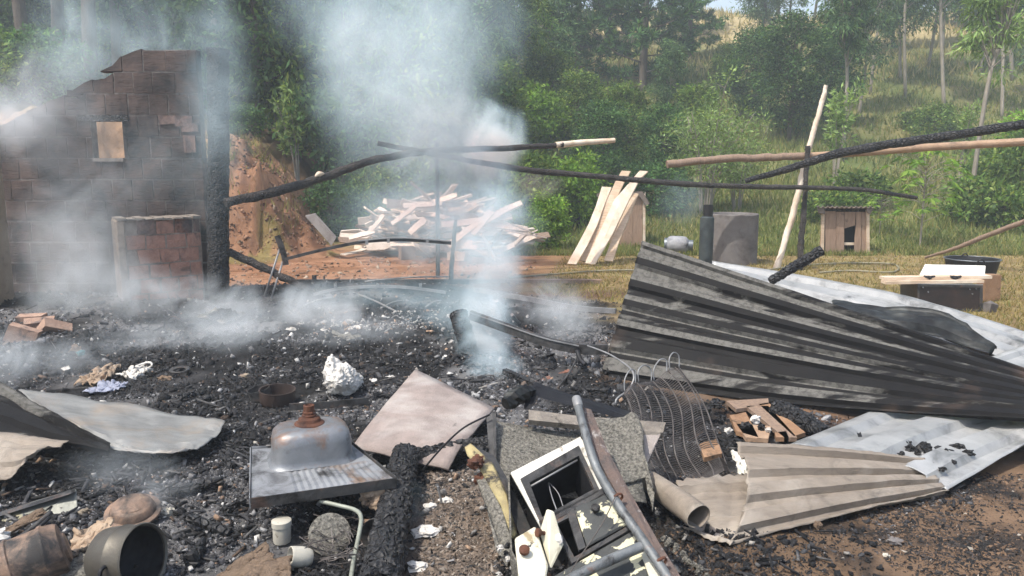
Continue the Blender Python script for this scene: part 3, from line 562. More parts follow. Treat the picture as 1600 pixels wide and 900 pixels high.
reg('lowshrub', 'ground_shrub', broad(0.8, 1.5, 0.02, 2600, 0.11, G_OLIVE, 60, 22, 0.1, 0.45, 0.02))
def plant(key, px, Y, s, label, group, rz=None, sz=1.0, cat='tree', dz=-0.05):
    name, tm, cm = KIND[key]; X = (px - 800) * Y / FPX * 1.0
    o = empty(name, (X, Y, hz(X, Y) + dz), label, cat, group); o.rotation_euler = (0, 0, rz if rz is not None else random.uniform(0, 6.28)); o.scale = (s, s, s * sz)
    for nm, me in (('trunk', tm), ('crown', cm)):
        c = bpy.data.objects.new(nm, me); COL.objects.link(c); c.parent = o
    return o
random.seed(99)
FG = 'trees of the forest and hillside'
PL = [  # kind, bearing px, depth, scale, height factor, label, group, category
 # tall pines behind the ruined wall
 ('pinetall', 66, 17.5, 1.0, 1.0, 'tall dark pine trunk at the far left behind the brick wall', 0, 0),
 ('pinetall', 112, 21.0, 1.1, 1.0, 'tall pine trunk hazed by smoke above the broken wall top', 0, 0),
 ('pinetall', 158, 16.2, 0.95, 1.0, 'tall rough-barked pine trunk lit beside the stepped wall top', 0, 0),
 ('pinetall', 200, 22.0, 0.95, 1.0, 'slim pine trunk just left of the highest wall blocks', 0, 0),
 ('pinetall', -20, 20.0, 1.0, 1.0, 'pine at the left edge of the picture', 0, 0),
 ('eucA', 368, 17.5, 0.9, 1.0, 'thin pale trunk right of the charred post', 0, 0),
 ('denseA', 20, 25.0, 1.0, 1.1, 'dark tree mass at the upper left corner', 0, 0),
 ('denseB', 150, 27.0, 1.1, 1.0, 'dark tree behind the pine trunks at left', 0, 0),
 ('denseA', 265, 23.5, 1.0, 1.0, 'dark leafy tree behind the top of the brick wall', 0, 0),
 ('denseA', 345, 25.0, 1.15, 1.1, 'dark leafy tree above the charred post', 0, 0),
 ('glossyA', 410, 17.2, 1.0, 1.15, 'glossy-leaved tree above the orange earth bank', 0, 0),
 ('glossyB', 470, 18.0, 1.05, 1.2, 'glossy-leaved tree right of the earth bank', 0, 0),
 ('glossyA', 540, 17.6, 0.95, 1.2, 'leafy tree behind the left end of the lumber pile', 0, 0),
 ('glossyB', 610, 18.8, 1.1, 1.1, 'leafy tree veiled by smoke behind the lumber pile', 0, 0),
 ('glossyA', 675, 20.0, 1.05, 1.1, 'leafy tree in the thick smoke behind the lumber pile', 0, 0),
 ('denseA', 440, 24.0, 1.05, 1.2, 'tall dark tree behind the glossy-leaved trees', 0, 0),
 ('denseB', 520, 26.0, 1.15, 1.2, 'tall smoke-veiled tree left of the plume', 0, 0),
 ('pineB', 590, 30.0, 0.9, 1.0, 'pine lost in the rising smoke column', 0, 0),
 ('featherB', 650, 27.0, 1.0, 0.95, 'feathery tree inside the smoke column', 0, 0),
 ('pinetall', 700, 44.0, 0.8, 1.0, 'bare-trunked pine against the sky gap', 0, 0),
 ('feather', 745, 25.0, 0.9, 0.85, 'tall feathery green tree right of the smoke column', 0, 0),
 ('featherB', 800, 27.5, 0.85, 0.80, 'feathery tree with yellowish tips below the sky gap', 0, 0),
 ('feather', 855, 31.0, 0.78, 0.80, 'bluish feathery tree left of the big pines', 0, 0),
 ('denseB', 770, 21.5, 0.52, 0.9, 'olive tree behind the dense smoke head', 0, 0),
 ('pinelowB', 900, 35.0, 0.85, 1.0, 'spreading pine left of the tallest pine', 0, 0),
 ('pinelow', 998, 34.0, 1.0, 1.05, 'tallest spreading pine in the middle of the hill', 0, 0),
 ('pineB', 880, 44.0, 0.62, 1.0, 'far pine on the hill crest', 0, 0),
 ('pinelowB', 1068, 40.0, 0.75, 1.0, 'pine beside the straw-coloured hill patch', 0, 0),
 ('denseB', 905, 24.0, 0.46, 0.9, 'round olive tree under the big pines', 0, 0),
 ('denseB', 975, 23.0, 0.46, 0.9, 'broad olive tree above the leaning planks', 0, 0),
 ('denseA', 935, 20.5, 0.36, 0.9, 'small dark tree behind the leaning planks', 0, 0),
 ('denseA', 1035, 21.0, 0.36, 0.9, 'small dark tree right of the leaning planks', 0, 0),
 ('euclow', 1040, 26.5, 0.46, 0.95, 'grey-green tree under the tallest pine', 0, 0),
 ('denseA', 1165, 30.0, 0.48, 0.9, 'dark dense tree left of the biggest dark tree', 0, 0),
 ('denseA', 1225, 27.0, 0.60, 0.9, 'biggest dark dense tree on the hillside', 0, 0),
 ('denseB', 1125, 34.0, 0.34, 0.9, 'olive tree under the straw-coloured hill patch', 0, 0),
 ('glossyB', 1085, 25.0, 0.62, 0.9, 'grey-olive tree behind the twiggy shrub', 0, 0),
 ('glossyA', 1285, 29.0, 0.75, 0.95, 'dark green tree right of the biggest dark tree', 0, 0),
 ('denseB', 855, 26.0, 0.5, 0.9, 'olive tree left of the round olive tree', 0, 0),
 ('euclow', 1330, 31.0, 0.85, 0.95, 'blue-green eucalyptus above the pale leaning post', 0, 0),
 ('eucA', 1310, 24.0, 0.72, 0.9, 'slim eucalyptus directly behind the pale leaning post', 0, 0),
 ('euclow', 1390, 36.0, 0.9, 1.0, 'eucalyptus with low leafy boughs up the slope', 0, 0),
 ('eucB', 1345, 34.0, 0.85, 1.0, 'slanting slim eucalyptus trunk on the slope', 0, 0),
 ('eucA', 1460, 31.0, 0.85, 1.0, 'slim eucalyptus above the hillside bush', 0, 0),
 ('euclow', 1510, 38.0, 0.9, 1.0, 'bushy eucalyptus at the upper right', 0, 0),
 ('eucB', 1512, 18.6, 0.80, 1.0, 'tall pale slanting trunk crossing the fallen poles', 0, 0),
 ('euclow', 1590, 33.0, 0.9, 1.0, 'leafy eucalyptus at the upper right corner', 0, 0),
 ('euclow', 1430, 38.0, 1.0, 1.0, 'far eucalyptus on the upper slope', 0, 0),
 ('eucA', 1560, 36.0, 1.0, 1.0, 'far slim eucalyptus near the right corner', 0, 0),
 ('eucA', 1250, 46.0, 0.9, 1.0, 'pale trunk on the straw-coloured hill top', 0, 0),
 ('eucB', 1285, 48.0, 0.9, 1.0, 'second pale trunk on the straw-coloured hill top', 0, 0),
 ('feather', 1200, 52.0, 0.9, 1.0, 'far feathery tree on the hill top', 0, 0),
 ('denseB', 1350, 52.0, 1.0, 1.0, 'far tree on the crest above the eucalyptus', 0, 0),
 ('denseB', 1480, 50.0, 1.1, 1.0, 'far tree on the crest at right', 0, 0),
 ('denseA', 1610, 46.0, 1.1, 1.0, 'far tree on the crest at the right edge', 0, 0),
 ('denseB', 560, 40.0, 1.2, 1.2, 'far tree on the crest behind the smoke', 0, 0),
 ('denseA', 470, 36.0, 1.2, 1.2, 'far dark tree behind the forest at left', 0, 0),
 ('denseA', 100, 34.0, 1.3, 1.2, 'far dark tree behind the pine trunks', 0, 0),
 ('denseA', 250, 33.0, 1.3, 1.3, 'far dark tree behind the wall', 0, 0),
 ('pinelow', 945, 43.0, 0.85, 1.0, 'dark pine between the two spreading pines', 0, 0),
 ('pinelowB', 850, 41.0, 0.75, 1.0, 'dark pine at the left end of the pine row', 0, 0),
 ('pinelow', 1045, 47.0, 0.8, 1.0, 'far pine right of the tallest pine', 0, 0),
 ('feather', 1175, 43.0, 0.75, 0.95, 'feathery tree behind the biggest dark tree', 0, 0),
 ('euclow', 1215, 44.0, 0.9, 1.0, 'blue-green tree on the crest above the biggest dark tree', 0, 0),
 ('euclow', 1315, 41.0, 0.95, 1.0, 'blue-green tree on the crest above the pale leaning post', 0, 0),
 ('feather', 1375, 43.0, 0.8, 0.95, 'feathery blue-green tree on the upper slope', 0, 0),
 ('euclow', 1450, 43.0, 1.0, 1.0, 'leafy tree on the upper slope over the round bush', 0, 0),
 ('featherB', 1535, 44.0, 0.85, 1.0, 'feathery olive tree on the upper slope at right', 0, 0),
 ('euclow', 1610, 41.0, 1.0, 1.0, 'leafy tree on the upper slope at the right edge', 0, 0),
 ('eucA', 1400, 33.0, 0.8, 1.0, 'slim eucalyptus in the middle of the upper slope', 0, 0),
 ('eucA', 1550, 29.0, 0.75, 1.0, 'slim eucalyptus right of the tall slanting trunk', 0, 0),
 # shrubs
 ('twiggy', 1100, 18.2, 0.88, 1.0, 'twiggy pale-stemmed shrub above the concrete ring', 'shrubs on the slope', 'shrub'),
 ('twiggy', 1150, 18.8, 0.62, 1.0, 'small twiggy shrub right of the larger twiggy shrub', 'shrubs on the slope', 'shrub'),
 ('bright', 855, 14.6, 0.52, 1.0, 'yellow-green leafy shrub between lumber pile and planks', 'shrubs on the slope', 'shrub'),
 ('bright', 835, 23.0, 1.0, 1.1, 'bright green shrub at the edge of the smoke head', 'shrubs on the slope', 'shrub'),
 ('bright', 905, 17.5, 0.75, 1.0, 'bright shrub left of the leaning planks', 'shrubs on the slope', 'shrub'),
 ('shrub', 830, 16.8, 0.9, 1.2, 'olive shrub behind the right end of the lumber pile', 'shrubs on the slope', 'shrub'),
 ('castor', 1440, 15.0, 0.72, 1.15, 'castor plant with drooping palmate leaves right of the doghouse', 'shrubs on the slope', 'shrub'),
 ('castor', 1375, 16.2, 0.45, 0.9, 'low castor plant behind the doghouse', 'shrubs on the slope', 'shrub'),
 ('shrub', 1450, 27.0, 0.9, 1.0, 'round bush halfway up the slope', 'shrubs on the slope', 'shrub'),
 ('shrub', 1485, 26.5, 0.6, 0.8, 'dark bush halfway up the slope', 'shrubs on the slope', 'shrub'),
 ('lowshrub', 1420, 28.5, 1.0, 0.9, 'dark low bush up the slope left of the round bush', 'shrubs on the slope', 'shrub'),
 ('shrub', 1570, 19.5, 1.0, 1.0, 'leafy bush at the right edge above the fallen poles', 'shrubs on the slope', 'shrub'),
 ('lowshrub', 1570, 16.5, 1.0, 1.2, 'dark bush at the right edge behind the black pot', 'shrubs on the slope', 'shrub'),
 ('shrub', 1620, 17.0, 1.0, 1.4, 'dark thicket at the right edge', 'shrubs on the slope', 'shrub'),
 ('bright', 1600, 22.5, 1.1, 0.9, 'broad-leaved green bush high at the right edge', 'shrubs on the slope', 'shrub'),
 ('lowshrub', 1300, 17.5, 1.0, 1.0, 'low leafy clump left of the doghouse', 'shrubs on the slope', 'shrub'),
 ('lowshrub', 1335, 18.5, 1.1, 1.0, 'low leafy clump behind the doghouse', 'shrubs on the slope', 'shrub'),
 ('lowshrub', 1520, 17.0, 1.0, 1.3, 'low leafy clump beside the slanting trunk', 'shrubs on the slope', 'shrub'),
 ('shrub', 30, 15.5, 0.9, 1.0, 'shrub on the earth bank at the far left behind the wall', 'shrubs on the slope', 'shrub'),
 ('darkshrub', 90, 15.8, 0.9, 1.0, 'dark shrub on the earth bank behind the sloping wall top', 'shrubs on the slope', 'shrub'),
 ('darkshrub', 385, 15.6, 0.5, 0.8, 'small dark shrub on the crest of the orange bank', 'shrubs on the slope', 'shrub'),
 ('darkshrub', 520, 15.8, 0.7, 1.0, 'dark shrub at the foot of the earth bank', 'shrubs on the slope', 'shrub'),
 ('shrub', 590, 16.6, 0.8, 1.1, 'olive shrub behind the lumber pile in smoke', 'shrubs on the slope', 'shrub'),
 ('darkshrub', 700, 16.6, 0.9, 1.1, 'dark shrub behind the lumber pile in smoke', 'shrubs on the slope', 'shrub'),
 ('darkshrub', 960, 18.5, 0.8, 1.0, 'dark shrub behind the small shed', 'shrubs on the slope', 'shrub'),
 ('darkshrub', 1030, 18.5, 0.8, 0.9, 'dark shrub right of the small shed', 'shrubs on the slope', 'shrub'),
 ('sapling', 470, 16.4, 1.0, 1.0, 'thin pale sapling above the earth bank', 'shrubs on the slope', 'shrub'),
 ('sapling', 1300, 20.5, 1.2, 1.0, 'thin sapling by the pale leaning post', 'shrubs on the slope', 'shrub'),
 ('sapling', 1490, 21.5, 1.0, 1.0, 'thin sapling on the open slope', 'shrubs on the slope', 'shrub'),
]
for k, px_, Y_, s_, sz_, lab, g_, c_ in PL:
    plant(k, px_, Y_, s_, lab, g_ or FG, 0.0 if k == 'eucB' else None, sz_, c_ or 'tree')
# ------------------------------------------------------------------ ruined brick wall
random.seed(5)
YW = 9.30; TH = 0.14
def wx(px, py=300): return at(px, py, YW).x
def wz(py, px=200): return at(px, py, YW).z
wall = empty('brick_wall', (wx(170), YW, 0), 'tall sooty ruined wall of hollow bricks with a small window opening', 'wall', kind='thing')
PROF = [(-60, 205), (12, 196), (60, 176), (100, 156), (118, 150), (150, 133), (172, 121), (190, 112), (191, 97), (228, 84), (240, 80), (323, 79)]
def prof_z(x):
    pts = [(wx(a), wz(b, a)) for a, b in PROF]
    for (x0, z0), (x1, z1) in zip(pts, pts[1:]):
        if x0 <= x <= x1: return z0 + (z1 - z0) * (x - x0) / (x1 - x0)
    return pts[0][1] if x < pts[0][0] else pts[-1][1]
hx0, hx1, hz0, hz1 = wx(155), wx(203), wz(247), wz(190)
def brick_mesh(w, d, h, mat, name='brick', chip=0.006):
    mb = MB(); mb.box((0, 0, 0), (1, 1, 1), None, 0.0)
    me = bpy.data.meshes.new(name); me.from_pydata([(v.x * w + random.uniform(-chip, chip), v.y * d, v.z * h + random.uniform(-chip, chip)) for v in mb.v], [], mb.f); me.update(); me.materials.append(mat); return me
M['brick_b'] = pm('grooved_brick', (0.155, 0.11, 0.092), (0.11, 0.082, 0.071), 5, 0.92, 0, (0.022, 0.021, 0.021), 1.1, (0.42, 0.60), 0.7, 30, (0.4, 0.4, 3.2), wdirt=True)
M['brick_c'] = pm('smoked_brick', (0.135, 0.097, 0.082), (0.095, 0.072, 0.063), 5, 0.92, 0, (0.022, 0.021, 0.021), 1.1, (0.42, 0.60), 0.7, 30, (0.4, 0.4, 3.2), wdirt=True)
BM = [brick_mesh(0.224, 0.14, 0.228, M[k]) for k in ('brick_b', 'brick_b', 'brick_b', 'brick_c', 'brick_b')]
M['brick_d'] = pm('dull_red_brick', (0.215, 0.14, 0.115), (0.15, 0.105, 0.09), 9, 0.92, 0, (0.06, 0.05, 0.05), 5, (0.46, 0.66), 0.9, 25)
RED = brick_mesh(0.22, 0.14, 0.105, M['brick_d'])
mort = MB(); CH = 0.2475; x_lo, x_hi = wx(-90), wx(323)
row = 0; z = -0.05; ztop = wz(79, 280); nb = 0
rows = int((ztop - z) / CH) + 1; CH = (ztop - z) / rows
for r_ in range(rows):
    zc = z + CH * (r_ + 0.5); xx = x_hi - (0.115 if r_ % 2 else 0.0); first = True
    edges = [x_hi] + ([x_hi - 0.115] if r_ % 2 else [])
    while edges[-1] > x_lo: edges.append(edges[-1] - 0.238 * random.choice((1, 1, 1, 0.93, 1.08)))
    for e1, e0 in zip(edges, edges[1:]):
        spans = [(e0, e1)]
        if zc + CH / 2 > hz0 + 0.03 and zc - CH / 2 < hz1 - 0.03:
            spans = [(a, b) for a, b in ((e0, min(e1, hx0)), (max(e0, hx1), e1)) if b - a > 0.02]
        for a, b in spans:
            xc = (a + b) / 2; top = min(prof_z(a), prof_z(b), prof_z(xc)); zt = zc + CH / 2
            lim = max(prof_z(xc), top)
            zlo = zc - CH / 2; zz = min(zt, lim); hh = zz - zlo
            if hh < 0.07: continue
            soot = xc < wx(215) or zc < wz(260)
            me = BM[2 + random.randrange(2)] if soot and random.random() < 0.85 else BM[random.randrange(5)]
            za, zb = min(zt, prof_z(a + .002)), min(zt, prof_z(b - .002))
            if min(za, zb) < zt - 0.01:             # a broken brick of the ragged top
                if max(za, zb) - zlo < .05: continue
                q = MB(); za = max(za, zlo + .012) + random.uniform(-.02, .02); zb = max(zb, zlo + .012) + random.uniform(-.02, .02); zm = (za + zb) / 2 + random.uniform(-.03, .03)
                q.prism([(a + .007, YW - .07, zlo + .007), (b - .007, YW - .07, zlo + .007), (b - .007, YW - .07, zb), (xc + .02, YW - .07, max(zm, zlo + .02)), (a + .007, YW - .07, za)], (0, .14, 0)); q.build('brick', me.materials[0], wall)
                q2 = min(za, zb, zm) - zlo - .012
                if q2 > .02: mort.box((xc, YW, zlo + q2 / 2), (b - a, 0.126, q2))
                continue
            o = link('brick', me, wall)
            o.location = (xc, YW + random.uniform(-0.002, 0.002), zlo + hh / 2); o.matrix_parent_inverse = Matrix.Translation(-Vector(wall.location))
            o.scale = ((b - a - 0.013) / 0.224, 1, (hh - 0.013) / 0.228); o.rotation_euler = (random.uniform(-.004, .004), random.uniform(-.006, .006), random.uniform(-.004, .004)); nb += 1
            mort.box((xc, YW, zlo + hh / 2), (b - a, 0.128, hh))
# broken top pieces and the red patch
for (pxa, pya, w_, h_, me) in ((205, 101, 0.20, 0.11, BM[0]), (222, 93, 0.12, 0.15, BM[4]), (120, 147, 0.16, 0.07, BM[0]), (265, 188, 0.2, 0.10, RED), (290, 190, 0.2, 0.12, RED), (300, 200, 0.2, 0.10, RED), (300, 226, 0.14, 0.2, RED)):
    o = link('brick', me, wall); p = at(pxa, pya, YW - (0.028 if me is RED else 0.0)); o.location = p
    o.scale = (w_ / 0.22, 0.9, h_ / (0.105 if me is RED else 0.228)); o.rotation_euler = (0, random.uniform(-.08, .08), random.uniform(-.06, .06))
mort.build('mortar', M['mortar'], wall)
lint = MB(); lint.box(((hx0 + hx1) / 2 - 0.03, YW - 0.004, hz1 + 0.035), (hx1 - hx0 + 0.22, 0.17, 0.07)); lint.build('lintel', M['char'], wall)
sill = MB(); sill.box(((hx0 + hx1) / 2, YW - 0.01, hz0 - 0.02), (hx1 - hx0 - 0.006, 0.17, 0.04)); sill.build('window_sill', M['mortar'], wall)
for k in range(5):
    jb = MB(); zz = hz0 + (hz1 - hz0) * (k + 0.5) / 5
    continue
    jb.box((hx0 + 0.035, YW + 0.01, zz), (0.06, 0.15, 0.12)); jb.build('jamb_block', M['mortar'], wall)
# rendered end of the side wall at the left edge of the picture
sw = MB(); a = gp(-6, 486); sw.box((a.x - 0.03, a.y + 0.05, 0.95), (0.13, 0.5, 1.9)); sw.box((a.x - 0.03, a.y + 0.05, 1.93), (0.11, 0.46, 0.1), None, 0.02)
sw.build('rendered_wall', M['render_wall'], label='tan rendered wall stub at the left edge of the picture', cat='wall', kind='thing', bevel=0.015)

# low brick wall in front
P0 = gp(199, 484); low = empty('low_brick_wall', P0, 'low red brick wall with a mortar cap beside the charred post', 'wall', kind='thing')
dirx = (at(322, 470, 9.0) - P0); dirx.z = 0; LW = dirx.length; dirx.normalize(); diry = Vector((-dirx.y, dirx.x, 0)); ang = math.atan2(dirx.y, dirx.x)
hl = at(199, 345, P0.y).z; nr = 6; ch = hl / nr; RM = Matrix.Rotation(ang, 3, 'Z')
mb = MB(); mb.box(P0 + dirx * (LW / 2) + diry * 0.16 + Vector((0, 0, hl / 2 - 0.002)), (LW - 0.01, 0.27, hl - 0.004), RM); mb.build('mortar', pm('pale_mortar', (0.32, 0.26, 0.215), (0.21, 0.165, 0.135), 11, 0.95, 0, (0.09, 0.075, 0.065), 4, (0.5, 0.7), 0.8, 40), low)
M['brick_low'] = pm('pink_brick', (0.40, 0.21, 0.15), (0.29, 0.165, 0.125), 9, 0.92, 0, (0.12, 0.085, 0.07), 6, (0.52, 0.70), 0.9, 25)
LB = [brick_mesh(0.2, 0.1, ch - 0.016, m_, 'brick', 0.010) for m_ in (M['brick_low'], M['brick_low'], M['brick_red'], M['brick_d'])]
for r_ in range(nr):
    s = 0.035 + (0.11 if r_ % 2 else 0.0); w_ = 0.2
    if r_ % 2: pass
    while s < LW - 0.03:
        w_ = min(random.uniform(0.19, 0.235), LW - s - 0.012)
        if w_ < 0.05: break
        o = link('brick', random.choice(LB[:2] if random.random() < 0.6 else LB), low)
        o.location = P0 + dirx * (s + w_ / 2) + diry * (0.062 + random.uniform(-0.010, 0.010)) + Vector((0, 0, ch * (r_ + 0.5))); o.scale = ((w_ - 0.014) / 0.2, 1, 1); o.rotation_euler = (random.uniform(-.03, .03), random.uniform(-.02, .02), ang + random.uniform(-.02, .02)); s += w_
mb = MB(); mb.box(P0 + dirx * (-0.012) + diry * 0.15 + Vector((0, 0, hl / 2)), (0.085, 0.36, hl), RM, 0.006); mb.build('rendered_end', pm('sooty_render', (0.27, 0.215, 0.165), (0.19, 0.15, 0.118), 7, 0.95, 0, (0.07, 0.06, 0.052), 4, (0.48, 0.68), 0.8, 30), low, bevel=0.012)
g = MB()
n_ = 9
for i in range(n_):
    s0 = -0.04 + (LW + 0.04) * i / n_; s1 = -0.04 + (LW + 0.04) * (i + 1) / n_ - 0.006; hh = 0.012 + 0.022 * random.random()
    g.box(P0 + dirx * ((s0 + s1) / 2) + diry * 0.15 + Vector((0, 0, hl + hh / 2)), (s1 - s0, 0.34 + random.uniform(0, .03), hh), RM, 0.006)
g.build('mortar_cap', pm('cap_mortar', (0.29, 0.255, 0.215), (0.18, 0.155, 0.13), 9, 0.95, 0, (0.06, 0.055, 0.05), 8, (0.6, 0.7), 0.6, 40), low)

# ------------------------------------------------------------------ posts and fallen poles
def char_log(name, path, rad, label, cat, n=22, seg=60, cell=0.05, depth=0.012, mat='char', group=None, sx=1.0):
    """charred timber with real cracks: cells along and around the log"""
    P = [Vector(p) for p in path]; Q = [crom(P, i / seg) if len(P) > 2 else P[0].lerp(P[-1], i / seg) for i in range(seg + 1)]
    up = None; V = []; F = []; s = 0; sd = random.uniform(0, 50)
    for i, q in enumerate(Q):
        d = (Q[min(i + 1, seg)] - Q[max(i - 1, 0)]).normalized()
        if i: s += (q - Q[i - 1]).length
        if up is None: up = d.orthogonal().normalized()
        a = (up - d * up.dot(d)).normalized(); up = a; b = d.cross(a)
        r = rad[0] + (rad[-1] - rad[0]) * i / seg
        for j in range(n):
            an = 2 * math.pi * j / n
            v = mnoise.voronoi(Vector((math.cos(an) * r / cell + sd, math.sin(an) * r / cell, s / cell * 0.8)))[0]
            e = min((v[1] - v[0]) * 2.5, 1.0); rr = r * (1 + 0.10 * mnoise.noise(Vector((math.cos(an) * 1.3, math.sin(an) * 1.3, s * 4 + sd)))) - depth * (1 - e)
            V.append(q + (a * math.cos(an) * sx + b * math.sin(an)) * rr)
    for i in range(seg):
        for j in range(n):
            k = (j + 1) % n; F.append((i*n + j, i*n + k, (i+1)*n + k, (i+1)*n + j))
    F += [tuple(range(n))[::-1], tuple(seg*n + j for j in range(n))]
    m_ = MB(); m_.add(V, F); return m_.build(name, M[mat], label=label, cat=cat, group=group)
def pole(name, pts, rad, mat, label, cat='pole', n=10, group=None, knots=0.06, parts=None):
    m_ = MB(); P = [Vector(p) for p in pts]; k_ = 5 * (len(P) - 1) + 3; r_ = rad[0] * .12
    P = [crom(P, i / k_) + (Vector((random.uniform(-r_, r_), random.uniform(-r_, r_), random.uniform(-r_, r_))) if 0 < i < k_ else Vector((0, 0, 0))) for i in range(k_ + 1)]
    rad = [(lambda x: rad[min(int(x), len(rad) - 2)] * (1 - (x - min(int(x), len(rad) - 2))) + rad[min(int(x), len(rad) - 2) + 1] * (x - min(int(x), len(rad) - 2)))(i / k_ * (len(rad) - 1)) * random.uniform(.94, 1.07) for i in range(k_ + 1)]
    m_.tube(P, rad, n, 4 * k_, knots); o = m_.build(name, M[mat], smooth=True, angle=50, label=label, cat=cat, group=group); return o
def end_chip(parent, pts, rad, mat, name='bare_wood'):
    m_ = MB(); m_.tube([Vector(p) for p in pts], rad, 9, 8, 0.08); return m_.build(name, M[mat], parent, smooth=True, angle=50)
YP = 8.95
char_log('charred_post', [at(341, 462, YP) - Vector((0, 0, 0.1)), at(341, 300, YP), at(341, 76, YP)], [0.125, 0.118], 'thick charred upright post at the right end of the brick wall', 'post', 26, 110, 0.07, 0.013, 'char')
bigp = pole('charred_pole', [at(352, 317, YP - 0.12), at(440, 297, 9.3), at(520, 272, 9.9), at(600, 247, 10.4), at(690, 235, 10.9), at(800, 231, 11.4), at(880, 226, 11.7)], [0.055, 0.054, 0.05, 0.046, 0.042, 0.04], 'char_pole', 'long charred pole sloping up from the post across the smoke')
end_chip(bigp, [at(868, 226.7, 11.66), at(915, 222.5, 11.85), at(960, 219.5, 12.0)], [0.044, 0.043, 0.038], 'wood')
end_chip(bigp, [at(493, 277.5, 9.66) + Vector((0, -0.018, 0.012)), at(500, 275, 9.72) + Vector((0, -0.03, 0.026)), at(507, 273, 9.78) + Vector((0, -0.018, 0.012))], [0.01, 0.035, 0.008], 'wood', 'bare_patch')
thin = pole('burnt_rail', [at(590, 224, 10.6), at(690, 243, 10.7), at(820, 265, 10.9), at(940, 276, 11.1), at(1060, 287, 11.3), at(1180, 292, 11.5), at(1262, 293, 11.7), at(1350, 297, 11.8), at(1432, 309, 11.9)], [0.03, 0.036, 0.042, 0.042, 0.038, 0.035, 0.032, 0.03], 'char_pole', 'long thin burnt rail sagging across the middle of the yard')
tp = pole('thin_post', [gp(684, 434) - Vector((0, 0, .1)), at(684, 330, 11.05), at(683, 224, 11.0)], [0.03, 0.028, 0.024], 'steel_dark', 'thin upright post standing in the smoke before the lumber pile', 'post')
sp = pole('short_post', [gp(703, 450) - Vector((0, 0, .08)), at(707, 400, 10.1), at(712, 343, 10.05)], [0.034, 0.028, 0.022], 'char_pole', 'short charred upright stake right of the thin post', 'post')
pale = pole('leaning_post', [gp(1212, 420) - Vector((0.0, 0, .05)), at(1240, 330, 12.0), at(1262, 240, 12.0), at(1283, 165, 12.0), at(1291, 133, 12.0)], [0.05, 0.048, 0.042, 0.036, 0.03], 'wood_pale', 'pale debarked post leaning beside the doghouse', 'post', knots=0.1)
dk = pole('burnt_stake', [at(1250, 412, 11.75) - Vector((0, 0, .1)), at(1252, 380, 11.75), at(1258, 300, 11.78), at(1262, 228, 11.8)], [0.04, 0.046, 0.034, 0.038], 'char_pole', 'dark knotty upright stake behind the pale leaning post', 'post', knots=0.16)
grey = pole('grey_pole', [at(1042, 257, 11.9), at(1120, 249, 11.9), at(1200, 246, 11.9), at(1262, 244, 11.9)], [0.056, 0.056, 0.054], 'wood_grey', 'pale brown pole with a weathered grey end crossing the right side')
end_chip(grey, [at(1260, 244, 11.9), at(1350, 238, 11.7), at(1450, 230, 11.4), at(1600, 222, 11.0), at(1760, 212, 10.4)], [0.054, 0.056, 0.056, 0.058], 'pole_brown', 'brown_length')
blackp = pole('charred_pole', [at(1165, 283, 9.6), at(1230, 264, 9.55), at(1310, 240, 9.4), at(1400, 224, 9.2), at(1500, 210, 8.9), at(1610, 193, 8.6), at(1760, 176, 8.2)], [0.028, 0.045, 0.052, 0.05, 0.05, 0.05], 'char', 'blackened curved pole crossing above the brown pole at right')
pole('dry_branch', [gp(1446, 404) + Vector((0, 0, .02)), at(1490, 389, 12.6), at(1545, 367, 12.0), at(1615, 341, 11.4), at(1700, 312, 10.9)], [0.02, 0.036, 0.04, 0.04], 'wood_grey', 'dry crooked branch propped up beside the black pot', 'branch')
prop = MB(); a = at(1745, 177, 8.25); prop.tube([Vector((a.x + .05, a.y, -.1)), Vector((a.x + .05, a.y + .02, a.z - .04))], [.06, .05], 9, 10, .05)
a = at(1745, 213, 10.45); prop2 = MB(); prop2.tube([Vector((a.x, a.y, -.1)), Vector((a.x, a.y, a.z - .05))], [.06, .05], 9, 10, .05)
prop.build('side_post', M['char_pole'], label='charred post just outside the right edge holding the blackened pole', cat='post'); prop2.build('side_post', M['wood_grey'], label='grey post just outside the right edge holding the brown pole', cat='post')
# bent steel strips and rods standing in the burnt floor
def bar(name, pts, w, h, mat, label, cat='steel strip', parent=None, group=None):
    P = [Vector(p) for p in pts]; seg = max(2, (len(P) - 1) * 6) if len(P) > 2 else 1; Q = [crom(P, i / seg) for i in range(seg + 1)] if len(P) > 2 else P
    V = []; F = []
    for i, q in enumerate(Q):
        d = (Q[min(i + 1, len(Q) - 1)] - Q[max(i - 1, 0)]).normalized(); up = Vector((0, 0, 1)); up = (up - d * up.dot(d)).normalized(); s = d.cross(up)
        V += [q + s * w / 2 + up * h / 2, q - s * w / 2 + up * h / 2, q - s * w / 2 - up * h / 2, q + s * w / 2 - up * h / 2]
    for i in range(len(Q) - 1):
        for j in range(4): k = (j + 1) % 4; F.append((4*i + j, 4*i + k, 4*i + 4 + k, 4*i + 4 + j))
    F += [(3, 2, 1, 0), tuple(4 * (len(Q) - 1) + j for j in range(4))]
    m_ = MB(); m_.add(V, F); return m_.build(name, M[mat], parent, label=label, cat=cat, group=group)
br = bar('bent_steel_strip', [at(445, 405, 9.0), at(510, 389, 9.0), at(575, 377, 9.0), at(640, 375, 9.0), at(705, 380, 9.0)], 0.035, 0.035, 'steel_dark', 'arched steel bar in front of the lumber pile, upper of two')
bar('edge_line', [at(560, 376.5, 8.98), at(600, 372.5, 8.98), at(640, 372, 8.98), at(705, 377, 8.98)], 0.036, 0.012, 'rod', None, None, br)
for q in (573, 607, 668): 
    m_ = MB(); m_.box(at(q, 379 if q < 600 else 376, 8.97), (0.03, 0.03, 0.045)); m_.build('lug', M['rod'], br)
